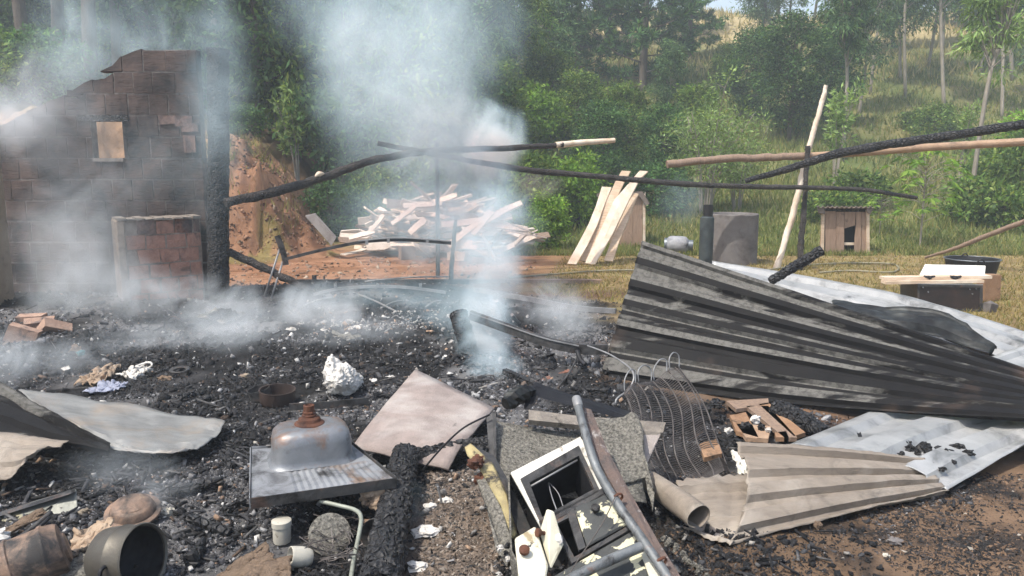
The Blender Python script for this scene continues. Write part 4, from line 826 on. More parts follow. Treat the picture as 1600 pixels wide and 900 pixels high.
br2 = bar('bent_steel_strip', [at(490, 460, 8.7), at(530, 451, 8.7), at(590, 447.5, 8.7), at(640, 449.5, 8.7), at(697, 457, 8.7)], 0.03, 0.03, 'rod', 'low arched steel bar at the back of the burnt floor')
for q in (524, 590, 657):
    m_ = MB(); m_.box(at(q, 446, 8.69), (0.03, 0.03, 0.04)); m_.build('lug', M['rod'], br2)
tri = empty('bent_trestle', at(445, 450, 9.0), 'bent dark steel frame with two thin legs near the charred post', 'steel frame')
bar('upper_arm', [at(433, 368, 9.0), at(442, 393, 9.0), at(447, 414, 9.0)], 0.03, 0.06, 'steel_dark', None, None, tri)
for a_, b_ in (((437, 389), (413, 464)), ((442, 408), (424, 466))):
    m_ = MB(); m_.tube([at(*a_, 9.0), at(*b_, 8.85)], 0.013, 6); m_.build('leg', M['rod'], tri, smooth=True)
pole('charred_pole', [at(358, 394, 9.0), at(410, 417, 9.0), at(450, 437, 8.95), at(492, 456, 8.9)], [0.045, 0.046, 0.042, 0.035], 'char_pole', 'charred pole sloping down from the thick post to the floor')
pole('short_stake', [gp(491, 452) - Vector((0, 0, .08)), at(491, 430, 10.0)], [0.03, 0.028], 'char', 'stub of a charred stake at the back edge of the floor', 'post')
m_ = MB(); m_.box(gp(595, 444.5) + Vector((0, 0, .03)), (2.35, 0.09, 0.07), Euler((0, 0, .01))); m_.build('floor_beam', M['char_pole'], label='charred beam lying along the back edge of the burnt floor', cat='beam', kind='thing')
m_ = MB(); a, b = gp(700, 441), gp(940, 442); m_.prism([a + Vector((0, -.06, .0)), b + Vector((0, -.06, .0)), b + Vector((0, .06, .0)), a + Vector((0, .06, .0))], (0, 0, 0.045)); m_.build('board', M['wood_grey'], label='brown board lying on the ground behind the smoking hollow', cat='board')
# ------------------------------------------------------------------ yard behind: concrete ring, gas bottle, flue, doghouse, planks, lumber pile
random.seed(11)
P = gp(1152, 415); rr_ = (at(1192, 400, P.y).x - at(1113, 400, P.y).x) / 2; P.y += rr_ * 0.9; hh = at(1152, 336, P.y - rr_).z
mb = MB(); mb.lathe([(rr_, -0.03), (rr_ * 1.0, hh * 0.5), (rr_, hh - 0.012), (rr_ - 0.012, hh), (rr_ - 0.045, hh), (rr_ - 0.055, hh - 0.015), (rr_ - 0.055, 0.0)], 48, Matrix.Translation(P), 0.01)
mb.build('concrete_ring', M['concrete'], smooth=True, angle=40, label='weathered grey concrete well ring standing on the grass', cat='concrete ring')
a = gp(1102, 421); fl = empty('flue_pipe', a, 'sooty dark iron flue pipe standing in front of the concrete ring', 'flue pipe'); r1 = 10.8 * a.y / FPX; zt = at(1103, 340, a.y).z; z2 = at(1103, 320, a.y).z
mb = MB(); mb.lathe([(r1, 0), (r1, zt - 0.02), (r1 * 0.98, zt), (r1 * 0.72, zt + 0.02)], 20, Matrix.Translation(a), 0.03); mb.build('body', pm('flue_iron', (0.07, 0.085, 0.088), (0.03, 0.036, 0.038), 5, 0.6, 0.3, (0.09, 0.06, 0.045), 7, (0.6, 0.68), 0.3, 40), fl, smooth=True, angle=40)
mb = MB(); mb.lathe([(r1 * 0.68, zt + 0.005), (r1 * 0.68, z2), (r1 * 0.6, z2), (r1 * 0.6, zt + 0.05)], 18, Matrix.Translation(a + Vector((.01, 0, 0))), 0.02); mb.build('top_pipe', M['black'], fl, smooth=True, angle=40)
# gas bottle lying on its side
a = gp(1062, 398); a.y += 0.15; r1 = 0.16; ax = Vector((1, -0.22, -0.02)).normalized(); G = frame_m(a + Vector((-0.2, 0, r1)), Vector((0, 0, 1)), Vector((0, 1, 0)))
G = Matrix.Translation(a + Vector((-0.17, 0.03, r1))) @ ax.to_track_quat('Z', 'Y').to_matrix().to_4x4()
gb = empty('gas_bottle', a, 'scorched grey gas bottle lying on its side near the flue pipe', 'gas bottle')
mb = MB(); mb.lathe([(0.0, -0.05), (0.07, -0.045), (0.125, -0.02), (0.155, 0.03), (r1, 0.09), (r1, 0.24), (0.15, 0.30), (0.11, 0.345), (0.05, 0.365), (0.0, 0.368)], 24, G); mb.build('body', pm('scorched_grey', (0.34, 0.345, 0.36), (0.20, 0.20, 0.215), 9, 0.7, 0.1, (0.08, 0.08, 0.085), 6, (0.55, 0.7), 0.3, 40), gb, smooth=True)
mb = MB(); mb.lathe([(0.085, 0.345), (0.085, 0.425), (0.10, 0.43), (0.10, 0.42), (0.095, 0.345)], 20, G); mb.build('collar', M['steel_grey'], gb, smooth=True, angle=40)
mb = MB(); mb.lathe([(0.12, -0.07), (0.125, -0.01), (0.115, -0.01), (0.11, -0.07)], 20, G); mb.build('foot_ring', M['steel_grey'], gb, smooth=True, angle=40)
mb = MB(); mb.lathe([(0.03, 0.36), (0.03, 0.41), (0.0, 0.412)], 10, G); mb.build('valve', M['rust'], gb, smooth=True, angle=40)

# doghouse
YD = gp(1320, 397).y
dh = empty('doghouse', gp(1320, 397), 'wooden doghouse with a corrugated roof and dark opening', 'doghouse')
def dp(px, py, dy=0.0): return at(px, py, YD + dy)
def plank_q(q, dy, th, mat, parent, name='board'):
    m_ = MB(); m_.prism([dp(px, py, dy) for px, py in q], (0, th, 0)); return m_.build(name, M[mat], parent)
M['wood_dog'] = pm('old_plank', (0.37, 0.255, 0.18), (0.26, 0.175, 0.125), 5, 0.85, 0, (0.10, 0.075, 0.06), 6, (0.6, 0.75), 0.3, 30, (9, 9, 1))
plank_q([(1289, 330), (1306, 330), (1306, 397), (1290, 396)], 0, 0.022, 'wood_dog', dh)
plank_q([(1307, 331), (1319, 331), (1319, 398), (1307, 398)], -0.012, 0.022, 'wood_dog', dh)
plank_q([(1319.6, 331), (1337, 331), (1336, 352), (1333, 353), (1319.6, 357)], 0.0, 0.022, 'wood_dog', dh)
plank_q([(1338, 331), (1345.5, 331), (1345.5, 396), (1335, 398), (1336, 370), (1338, 350)], -0.01, 0.022, 'wood_dog', dh)
plank_q([(1346, 331), (1353, 331), (1353, 396), (1346, 396)], 0.004, 0.022, 'wood_dog', dh)
plank_q([(1319, 379), (1335, 379), (1335, 383), (1319, 383)], 0.025, 0.025, 'wood', dh, 'rail')
plank_q([(1284.5, 330), (1288.6, 330), (1287.5, 397), (1283.5, 397)], -0.02, 0.05, 'wood', dh, 'corner_post')
plank_q([(1354, 328), (1358.7, 328), (1358.9, 396), (1354.3, 397)], -0.02, 0.05, 'wood', dh, 'corner_post')
plank_q([(1291, 323.5), (1353, 323.5), (1353, 326), (1291, 326)], -0.005, 0.04, 'wood_grey', dh, 'rail')
DV = Vector((dp(1320, 360).x / YD, 1, 0)) * .62           # the house is turned towards the camera
for q in (1285, 1357.5):
    m_ = MB(); c = dp(q, 330, .02); m_.prism([Vector((c.x - .011, c.y, 0)), Vector((c.x + .011, c.y, 0)), Vector((c.x + .011, c.y, c.z)), Vector((c.x - .011, c.y, c.z))], DV); m_.build('side_wall', M['wood_dog'], dh)
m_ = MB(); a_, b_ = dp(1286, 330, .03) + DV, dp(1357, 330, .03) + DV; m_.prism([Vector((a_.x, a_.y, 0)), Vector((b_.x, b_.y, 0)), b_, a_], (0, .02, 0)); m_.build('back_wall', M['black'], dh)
nw = 90; V = []; F = []; A0, A1 = dp(1276.5, 323, -.13), dp(1365.5, 323, -.13)
for k in (0, 1):
    for i in range(nw + 1):
        t = i / nw; p = A0.lerp(A1, t) + DV * 1.25 * k; V.append(p + Vector((0, 0, .016 * math.sin(t * 12 * 2 * math.pi) - .10 * k)))
F = [(i, i + 1, nw + 2 + i, nw + 1 + i) for i in range(nw)]; m_ = MB(); m_.add(V, F); m_.build('roof', M['fibre_roof'], dh, smooth=True, solid=0.014)
for q0, q1, n_ in (((1277, 324), (1289, 335), 'roof_flap'), ((1354, 324), (1365, 335), 'roof_flap')):
    m_ = MB(); m_.prism([dp(q0[0], q0[1] + 1.5, -0.09), dp(q1[0], q0[1] + 1.5, -0.09), dp(q1[0] - (0 if q0[0] < 1300 else 5), q1[1], -0.09), dp(q0[0] + 1, q1[1] - 3, -0.09)], DV * .9 + Vector((0, 0, -.07))); m_.build(n_, M['fibre_roof'], dh)

# small shed and five slab planks leaning on it
sh = empty('small_shed', gp(995, 386), 'narrow wooden shed half hidden behind the leaning planks', 'shed'); YS_ = gp(995, 386).y
def spx(px, py, dy=0.0): return at(px, py, YS_ + dy)
for (q0, q1) in ((974, 988.5), (989, 1004), (1004.5, 1008.5)):
    m_ = MB(); m_.prism([spx(q0, 312), spx(q1, 300 if q1 > 1003 else 306), spx(q1, 385), spx(q0, 385)], (0, 0.024, 0)); m_.build('board', M['wood_dog'] if q1 < 1005 else M['wood'], sh)
m_ = MB(); m_.box((spx(978, 350).x, YS_ + 0.40, 0.42), (0.55, 0.72, 0.84)); m_.build('shed_box', M['wood_dog'], sh)
m_ = MB(); c = spx(985, 303, -0.06); m_.prism([spx(940, 301, -.06), spx(1004, 299, -.06), spx(1015, 318, -.06), spx(1009, 322, -.06), spx(1000, 307, -.06), spx(940, 307, -.06)], (0, 0.85, -0.05)); m_.build('roof', M['fibre_roof'], sh)
def slab(name, pts_l, pts_r, Yb, Yt, mat, label, group=None, th=0.03, cat='plank'):
    V = []; n = len(pts_l); y0 = pts_l[0][1]; y1 = pts_l[-1][1]
    def P3(p): t = (y0 - p[1]) / (y0 - y1); return at(p[0], p[1], Yb + (Yt - Yb) * t)
    L = [P3(p) for p in pts_l]; Rr = [P3(p) for p in pts_r]
    for dz in (0, 1):
        for a_, b_ in zip(L, Rr):
            nrm = Vector((-.3, -.8, .5)).normalized() * th * (1 - dz); V += [a_ + nrm, b_ + nrm]
    F = []; m2 = 2 * n
    for i in range(n - 1):
        F += [(2*i, 2*i+1, 2*i+3, 2*i+2), (m2+2*i, m2+2*i+2, m2+2*i+3, m2+2*i+1), (2*i, 2*i+2, m2+2*i+2, m2+2*i), (2*i+1, m2+2*i+1, m2+2*i+3, 2*i+3)]
    F += [(0, m2, m2+1, 1), (2*n-2, 2*n-1, m2+2*n-1, m2+2*n-2)]
    m_ = MB(); m_.add(V, F); return m_.build(name, M[mat], label=label, cat=cat, group=group)
LG = 'planks leaning on the small shed'
YB0, YT0 = 12.25, 12.85
slab('plank', [(887, 413), (903, 384), (920, 352), (932, 322), (941, 293)], [(901, 414), (918, 385), (934, 352), (944, 324), (956, 294)], 12.3, 12.9, 'wood_pale', 'leftmost pale plank leaning on the shed, wavy edge and a knot', LG)
slab('plank', [(907, 408), (928, 365), (948, 316), (963, 283), (972, 268)], [(925, 410), (944, 366), (962, 316), (976, 285), (986, 269)], 12.42, 13.0, 'wood', 'brownish plank leaning second from the left, reaching above the rail', LG)
slab('plank', [(915, 412), (938, 362), (960, 314), (982, 289)], [(926, 414), (949, 364), (971, 316), (992, 290)], 12.26, 12.86, 'wood_pale', 'third pale plank from the left leaning on the shed', LG)
slab('plank', [(923, 414), (945, 372), (966, 325), (985, 285), (1000, 268)], [(930, 414), (958, 366), (981, 318), (1000, 281), (1013, 269)], 12.2, 12.8, 'wood_pale', 'longest pale plank leaning on the shed', LG)
slab('plank', [(944, 408), (958, 372), (972, 340), (990, 302)], [(958, 409), (968, 378), (982, 345), (998, 304)], 12.3, 12.88, 'wood', 'rightmost plank leaning on the shed with a notched foot', LG)

# lumber pile
PC = gp(685, 404); PILE = 'slabs of the lumber pile'
def rough_slab(c, L, w, th, rz, ry, rx, mat, name='lumber_offcut', label='pale rough-sawn offcut slab in the lumber pile', group=PILE):
    n = 7; V = []; Mx = Euler((rx, ry, rz)).to_matrix(); bend = random.uniform(-.06, .06) * L; tw = random.uniform(-.3, .3)
    for i in range(n):
        t = i / (n - 1) - .5; ww = w * (1 - 0.35 * abs(t) * random.random()) * random.uniform(.85, 1.1); o_ = random.uniform(-.08, .08) * w
        for sy, sz in ((-1, -1), (1, -1), (1, 1), (-1, 1)):
            p = Vector((t * L, sy * ww / 2 + o_, sz * th / 2 * (0.6 if sy * t > 0 else 1) + bend * (t * t * 4 - .5) * .5)); p = Matrix.Rotation(tw * t, 3, 'X') @ p; V.append(Vector(c) + Mx @ p)
    F = []
    for i in range(n - 1):
        for j in range(4): k = (j + 1) % 4; F.append((4*i+j, 4*i+k, 4*i+4+k, 4*i+4+j))
    F += [(3, 2, 1, 0), tuple(4*(n-1)+j for j in range(4))]
    m_ = MB(); m_.add(V, F); return m_.build(name, M[mat], label=label, cat='lumber', group=group)
M['wood_w'] = pm('whitish_slab', (0.72, 0.66, 0.58), (0.55, 0.46, 0.37), 4, 0.75, 0, (0.30, 0.19, 0.12), 5, (0.66, 0.8), 0.2, 30)  # whitish rough-sawn wood of the pile
for i in range(120):
    u = random.uniform(-1.35, 1.35); lay = random.random(); top = 1.0 * (1 - (abs(u + 0.05) / 1.55) ** 1.8); zz = 0.05 + max(top, 0.08) * lay ** 0.75
    v = random.uniform(-0.55, 0.7) * (1 - 0.6 * lay); L = random.uniform(0.55, 1.5)
    rough_slab((PC.x + u, PC.y + 0.75 + v - 0.15 * (1 - lay), zz), L, random.uniform(0.07, 0.17), random.uniform(0.02, 0.045), random.gauss(0.15, 0.7), random.gauss(-0.08, 0.24), random.gauss(0.5, 0.6), random.choice(('wood_w', 'wood_pale', 'wood_w', 'wood_w', 'wood_grey')))
SPL = [((727, 362), (815, 316), 12.6, .14, 'long pale slab sticking out at the upper right of the lumber pile'), ((738, 366), (768, 330), 12.4, .13, 'pale pointed slab slanting at the right front of the pile'), ((690, 352), (800, 338), 12.6, .13, 'long level slab along the right top of the pile'), ((700, 384), (750, 345), 12.4, .12, 'pale slab slanting down in front of the pile'), ((752, 366), (774, 405), 12.3, .08, 'grey slab leaning at the right foot of the pile'), ((612, 350), (650, 322), 12.7, .1, 'pale slab slanting at the left top of the pile'), ((640, 365), (664, 342), 12.4, .13, 'short broad pale slab in the middle of the pile'), ((578, 362), (600, 336), 12.7, .08, 'thin crooked slab at the left of the pile'), ((630, 322), (690, 318), 13.0, .12, 'short slab lying on the crest of the pile'), ((760, 350), (825, 360), 12.6, .12, 'pale slab poking out low at the right end of the pile'), ((545, 372), (585, 362), 12.6, .09, 'low slab at the left end of the pile')]
for (a_, b_, Y_, w_, lab) in SPL:
    A, B = at(*a_, Y_), at(*b_, Y_ + .1); d = (B - A); rough_slab((A + B) / 2, d.length, w_, 0.035, math.atan2(d.y, d.x), -math.asin(d.z / d.length), 0.7, 'wood_w', 'lumber_offcut', lab)
blk = MB(); blk.box(gp(636, 405) + Vector((0, 0, .11)), (0.24, 0.2, 0.22), Euler((0, 0, .4)), .01); blk.build('wood_block', M['wood_grey'], label='square sawn wood block at the foot of the lumber pile', cat='wood block')
blk = MB(); blk.box(gp(715, 406) + Vector((0, 0, .06)), (0.3, 0.25, 0.12), Euler((0, 0, -.2)), .02); blk.build('wood_block', M['wood'], label='low pale offcut at the foot of the lumber pile behind the stakes', cat='wood block')
bd = MB(); P_ = [at(477, 338, 13.4), at(492, 335, 13.4), at(525, 372, 13.1), at(518, 384, 13.1)]; bd.prism(P_, (0.0, 0.04, 0.02)); bd.build('pale_board', M['concrete'], label='pale grey board leaning on the foot of the earth bank', cat='board')
for a_, b_, l_ in (((790, 360), (855, 372), 'thin pale lath poking right from the lumber pile'), ((800, 350), (838, 366), 'thin upper lath at the right end of the lumber pile')):
    m_ = MB(); m_.tube([at(*a_, 12.4), at(*b_, 12.3)], [.014, .01], 5, 4); m_.build('lath', M['wood_w'], label=l_, cat='lath')

# pot, white panel, boards and box at the right
a = gp(1519, 437); YQ = a.y + 0.1; r1 = (at(1558, 405, YQ).x - at(1480, 405, YQ).x) / 2; zt = at(1519, 404, YQ).z; c = at(1519, 405, YQ)
pt = empty('cooking_pot', (c.x, YQ, 0), 'large black cooking pot with two ring handles', 'pot')
mb = MB(); T = Matrix.Translation((c.x, YQ, 0)); mb.lathe([(0.0, 0.01), (r1 * 0.8, 0.012), (r1 * 0.85, 0.05), (r1 * 0.97, zt - 0.02), (r1 * 1.01, zt), (r1 * 0.95, zt), (r1 * 0.9, zt - 0.05), (r1 * 0.82, 0.06), (0, 0.055)], 36, T); mb.build('body', M['black'], pt, smooth=True, angle=40)
mb = MB(); mb.lathe([(r1 * 0.90, zt - 0.07), (r1 * 0.5, zt - 0.072), (0, zt - 0.072)], 30, T); mb.build('water', pm('murky_water', (0.10, 0.115, 0.105), None, 3, 0.1, 0, bump=0), pt)
mb = MB(); mb.lathe([(r1 * 1.02, zt - 0.006), (r1 * 1.025, zt + 0.004), (r1 * 0.985, zt + 0.006), (r1 * 0.98, zt - 0.004)], 36, T); mb.build('rim', M['steel_grey'], pt, smooth=True)
for (qx, yy) in ((1531, YQ - r1 * 1.0), (1506, YQ + r1 * 1.0)):
    h0 = at(qx, 412, YQ - r1) if yy < YQ else at(qx, 400, yy); m_ = MB(); X = h0.x; Z = zt - .05
    m_.tube([Vector((X - .055, yy, Z - .02)), Vector((X - .05, yy - .02, Z + .04)), Vector((X, yy - .03, Z + .085)), Vector((X + .05, yy - .02, Z + .04)), Vector((X + .055, yy, Z - .02))], .009, 7); m_.build('handle', M['black'], pt, smooth=True)
YX = gp(1485, 487).y
def bxp(px, py, dy=0.0): return at(px, py, YX + dy)
bx_ = empty('oven_box', gp(1485, 487), 'dark scorched metal oven box lying under two boards', 'oven')
m_ = MB(); m_.prism([bxp(1434, 445), bxp(1536, 447), bxp(1534, 488), bxp(1434, 484)], (0, 0.40, 0.0)); m_.build('body', pm('dark_oven', (0.035, 0.034, 0.034), (0.065, 0.045, 0.04), 4, 0.4, 0.4, (0.1, 0.06, 0.05), 3, (0.58, 0.75), 0.15, 30), bx_, bevel=.01)
m_ = MB(); m_.ring([bxp(1434, 444, -.012), bxp(1536, 446, -.012), bxp(1535, 488, -.012), bxp(1434, 484, -.012)], [bxp(1437, 447.5, -.012), bxp(1532, 449.5, -.012), bxp(1531, 484, -.012), bxp(1437, 481, -.012)], (0, .012, 0)); m_.build('rim', M['steel_dark'], bx_)
for q in ((1442, 449), (1450, 456), (1515, 452), (1525, 451), (1519, 459)):
    m_ = MB(); m_.lathe([(.0, 0), (.008, 0.002), (.008, .01)], 8, Matrix.Translation(bxp(*q, -.012)) @ Matrix.Rotation(R(90), 4, 'X')); m_.build('bolt', M['rod'], bx_)
m_ = MB(); m_.prism([bxp(1434, 443.6, 0.0), bxp(1536, 445.6, 0.0), bxp(1536, 445.0, .40), bxp(1434, 443.0, .40)], (0, 0, .006)); m_.build('top_plate', M['zinc'], bx_)
m_ = MB(); ztp = bxp(1485, 444).z
for (x0, x1, yy, zz, lab) in ((1385, 1556, .02, 0.055, 'upper long board resting across the oven box'), (1388, 1544, -.04, 0.018, 'lower long board resting across the oven box')):
    A, B = bxp(x0, 440, yy), bxp(x1, 440, yy); m_ = MB(); m_.box(((A.x + B.x) / 2, YX + yy + .12, ztp + zz), (B.x - A.x, .12, .032), Euler((0, -.012, .02))); m_.build('board', M['wood'], label=lab, cat='board', group='boards on the oven box')
m_ = MB(); zt2 = ztp + .075; A = [at(1436, 434, YX + .2), at(1538, 435, YX + .2), at(1540, 416, YX + .38), at(1446, 414, YX + .38)]; m_.prism(A, (0, .012, .006)); m_.build('enamel_sheet', pm('chipped_white', (0.72, 0.71, 0.66), (0.62, 0.60, 0.54), 5, 0.5, 0, (0.16, 0.09, 0.05), 11, (0.64, 0.68), 0.2, 30), label='chipped white enamel panel propped before the black pot', cat='panel')
for q, l_ in ((1452, 'left of the two charred sticks on the board'), (1493, 'right of the two charred sticks on the board')):
    c = at(q, 432, YX + .09); m_ = MB(); m_.tube([c + Vector((-.06, 0, .0)), c + Vector((0, 0, -.012)), c + Vector((.06, 0, .002))], [.014, .022, .012], 7, 6, .2); m_.build('charred_stick', M['char'], label=l_, cat='stick')
m_ = MB(); m_.box(gp(1552, 472) + Vector((0, .12, .16)), (.2, .16, .3), Euler((0, 0, .1)), .008); m_.build('wooden_crate', M['wood_brown'], label='brown wooden box behind the oven box', cat='box')
m_ = MB(); m_.box(gp(1545, 487) + Vector((0, 0, .05)), (.11, .12, .10), Euler((0.1, 0.1, .4)), .02); m_.build('stone', M['concrete'], label='grey stone at the corner of the oven box', cat='stone')
def pth(L, z): return [gp(a, b) + Vector((0, 0, z)) for a, b in L]
for L, lab in (([(1195, 424), (1260, 416), (1330, 413), (1390, 414), (1404, 421), (1395, 427), (1370, 427), (1325, 425), (1280, 428)], 'pale garden hose looped on the dry grass'), ([(795, 436), (870, 430), (940, 425), (1000, 424)], 'thin pale hose running along the edge of the clearing')):
    m_ = MB(); m_.tube(pth(L, 0.02), .013, 7); m_.build('hose', M['hose'], smooth=True, label=lab, cat='hose')
# ------------------------------------------------------------------ roof sheets
random.seed(21)
def sheet(name, ctrl, ribs, depth, mat, label, nv=48, dent=0.012, group=None, prof=None, rip=0.0, flip=1):
    """ctrl: rows across the ribs, each a list of points along the ribs; trapezoid ribs pushed out along the normal"""
    rows = [[Vector(p) for p in r] for r in ctrl]
    us = [0.0]
    for k in range(ribs):
        for f in (0.15, 0.30, 0.42, 0.5, 0.60, 0.70, 0.84, 1.0): us.append((k + f) / ribs)
    def hgt(u):
        f = (u * ribs) % 1.0
        if f < 0.30 or f > 0.84: return 0.0
        if f < 0.42: return (f - .30) / .12
        if f <= 0.70: return 1.0 - 0.10 * (0.5 < f < 0.6)
        return (0.84 - f) / .14
    def S(u, v): return crom([crom(r, v) for r in rows], u)
    V = []; F = []; sd = random.uniform(0, 99); nu = len(us)
    for i, u in enumerate(us):
        for j in range(nv + 1):
            v = j / nv; p = S(u, v); e = 0.01
            du = S(min(u + e, 1), v) - S(max(u - e, 0), v); dv = S(u, min(v + e, 1)) - S(u, max(v - e, 0)); n = du.cross(dv)
            n = n.normalized() * flip if n.length > 1e-9 else Vector((0, 0, 1))
            d = hgt(u) * depth + dent * mnoise.noise(Vector((u * 4 + sd, v * 6, 0))) + dent * .4 * mnoise.noise(Vector((u * 14 + sd, v * 20, 3)))
            if rip and (u < 0.02 or u > 0.98 or v < 0.01 or v > 0.99): p = p + Vector((random.uniform(-rip, rip), random.uniform(-rip, rip), random.uniform(-rip, rip) * .5))
            V.append(p + n * d)
    for i in range(nu - 1):
        for j in range(nv): a = i * (nv + 1) + j; F.append((a, a + 1, a + nv + 2, a + nv + 1))
    m_ = MB(); m_.add(V, F); o = m_.build(name, M[mat], smooth=True, angle=22, label=label, cat='roof sheet', group=group, solid=0.0025)
    at_ = o.data.attributes.new('band', 'FLOAT', 'FACE'); rb = {}            # each flat of the sheet carries its own random tone
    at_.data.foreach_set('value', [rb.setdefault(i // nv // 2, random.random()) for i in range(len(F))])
    return o
RS = 'fallen metal roof sheets'
# streaked soot on the big sheet: greyer zinc towards the top left and in random strips
def soot_sheet():
    m, t = nt_new('sooted_zinc'); out = t.nodes.new('ShaderNodeOutputMaterial'); b = t.nodes.new('ShaderNodeBsdfPrincipled'); t.links.new(b.outputs[0], out.inputs[0])
    tc = t.nodes.new('ShaderNodeTexCoord'); mp = t.nodes.new('ShaderNodeMapping'); mp.inputs['Rotation'].default_value = (0, R(12), R(8)); mp.inputs['Scale'].default_value = (0.55, 4.0, 5.0); t.links.new(tc.outputs['Object'], mp.inputs[0])
    gr = t.nodes.new('ShaderNodeSeparateXYZ'); t.links.new(tc.outputs['Object'], gr.inputs[0])
    n = _noise(t, 1.6, 7, 0.62, 0.6, mp.outputs[0]); sm = t.nodes.new('ShaderNodeMath'); sm.operation = 'MULTIPLY_ADD'; t.links.new(gr.outputs[0], sm.inputs[0]); sm.inputs[1].default_value = -0.15; t.links.new(n, sm.inputs[2])
    sm2 = t.nodes.new('ShaderNodeMath'); sm2.operation = 'MULTIPLY_ADD'; t.links.new(gr.outputs[2], sm2.inputs[0]); sm2.inputs[1].default_value = 0.20; t.links.new(sm.outputs[0], sm2.inputs[2])
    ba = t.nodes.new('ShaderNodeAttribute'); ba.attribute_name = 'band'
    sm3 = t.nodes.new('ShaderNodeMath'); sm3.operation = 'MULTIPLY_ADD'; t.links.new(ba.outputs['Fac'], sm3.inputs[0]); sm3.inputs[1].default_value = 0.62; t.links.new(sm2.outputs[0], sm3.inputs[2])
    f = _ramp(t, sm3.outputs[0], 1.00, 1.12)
    f2 = _ramp(t, _noise(t, 26, 6, 0.7, 0.2, tc.outputs['Object']), 0.46, 0.60)
    bare = _mix(t, f2, (0.135, 0.13, 0.117), (0.075, 0.072, 0.065)); black = _mix(t, _noise(t, 5, 5, 0.6, 0, tc.outputs['Object']), (0.008, 0.008, 0.009), (0.020, 0.019, 0.018))
    col = _mix(t, f, black, bare); t.links.new(col, b.inputs['Base Color'])
    br = _ramp(t, _noise(t, 1.1, 4, 0.6, 0.3, tc.outputs['Object']), 0.62, 0.74); col2 = _mix(t, br, col, (0.075, 0.052, 0.040)); t.links.new(col2, b.inputs['Base Color'])
    b.inputs['Roughness'].default_value = 0.6; b.inputs['Metallic'].default_value = 0.0; b.inputs['Specular IOR Level'].default_value = 0.06
    bp = t.nodes.new('ShaderNodeBump'); bp.inputs['Strength'].default_value = 0.25; bp.inputs['Distance'].default_value = 0.01; t.links.new(_noise(t, 45, 5, 0.7, 0, tc.outputs['Object']), bp.inputs['Height']); t.links.new(bp.outputs[0], b.inputs['Normal'])
    return m
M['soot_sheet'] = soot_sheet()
tl, tr_, bl, br_ = at(1003, 376, 6.25), at(1720, 614, 4.9), at(936, 594, 5.75), at(1720, 658, 4.15)
def stiff(a0, a1, n, sag=0.0): return [a0.lerp(a1, i / n) + Vector((0, 0, -sag * math.sin(math.pi * i / n))) for i in range(n + 1)]
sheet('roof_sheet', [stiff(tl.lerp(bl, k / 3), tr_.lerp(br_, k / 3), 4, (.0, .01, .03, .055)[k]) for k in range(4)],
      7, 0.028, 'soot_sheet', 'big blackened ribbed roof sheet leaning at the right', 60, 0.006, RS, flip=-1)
sheet('roof_sheet', [[at(1112, 408, 8.1), at(1230, 426, 7.9), at(1370, 452, 7.6), at(1500, 486, 7.3), at(1640, 530, 7.0)],
                     [at(1118, 424, 7.6), at(1235, 452, 7.35), at(1380, 484, 7.05), at(1510, 512, 6.8), at(1650, 558, 6.5)],
                     [at(1125, 448, 7.1), at(1240, 485, 6.85), at(1390, 520, 6.55), at(1520, 545, 6.3), at(1660, 590, 6.0)]],
      3, 0.045, 'zinc', 'long bright zinc roof sheet behind the blackened one', 44, 0.007, RS, flip=-1)
sheet('roof_sheet', [[at(1300, 468, 6.9), at(1370, 478, 6.7), at(1470, 487, 6.45), at(1560, 542, 6.15)],
                     [at(1300, 492, 6.55), at(1380, 512, 6.4), at(1470, 528, 6.25), at(1548, 556, 6.05)]],
      1, 0.03, 'soot_metal', 'narrow black bent flap between the two long roof sheets', 24, 0.03, RS, rip=.01)
sheet('roof_sheet', [[at(1540, 560, 5.9), at(1600, 540, 6.2), at(1680, 512, 6.5)], [at(1590, 585, 5.5), at(1650, 570, 5.8), at(1720, 548, 6.1)], [at(1640, 610, 5.15), at(1700, 600, 5.4), at(1760, 580, 5.8)]],
      3, 0.03, 'zinc', 'light blue-grey roof sheet end at the right edge', 20, 0.01, RS, flip=-1)
# crumpled sheet at the lower right: beige half and white half
al = [at(1151, 690, 3.72), at(1168, 735, 3.50), at(1165, 790, 3.28), at(1141, 852, 3.10)]; ar = [at(1445, 716, 3.86), at(1458, 736, 3.77), at(1470, 752, 3.68), at(1482, 767, 3.60)]
sheet('roof_sheet', [stiff(a0, a1, 3, -.012) for a0, a1 in zip(al, ar)],
      4, 0.032, 'zinc_beige', 'smoke-tanned beige roof sheet crumpled at the lower right', 40, 0.006, RS, flip=-1, rip=.004)
sheet('roof_sheet', [[at(1236, 694, 3.95), at(1300, 668, 4.35), at(1370, 640, 4.85), at(1420, 628, 5.0)],
                     [at(1330, 706, 3.85), at(1400, 676, 4.2), at(1480, 648, 4.65), at(1540, 630, 4.9)],
                     [at(1425, 732, 3.74), at(1490, 700, 4.02), at(1570, 668, 4.45), at(1650, 640, 4.7)],
                     [at(1480, 766, 3.60), at(1545, 728, 3.82), at(1610, 690, 4.05), at(1690, 650, 4.25)]],
      3, 0.035, 'zinc', 'whitish zinc roof sheet strewn with charcoal under the blackened one', 40, 0.006, RS, flip=-1)
sheet('roof_sheet', [[at(1058, 752, 3.55), at(1110, 745, 3.6), at(1168, 741, 3.62)], [at(1058, 790, 3.38), at(1110, 790, 3.36), at(1170, 792, 3.36)], [at(1068, 826, 3.24), at(1110, 842, 3.14), at(1142, 852, 3.07)]],
      2, 0.035, 'zinc_beige', 'small brownish torn sheet end left of the beige sheet', 20, 0.01, RS, flip=-1, rip=.01)
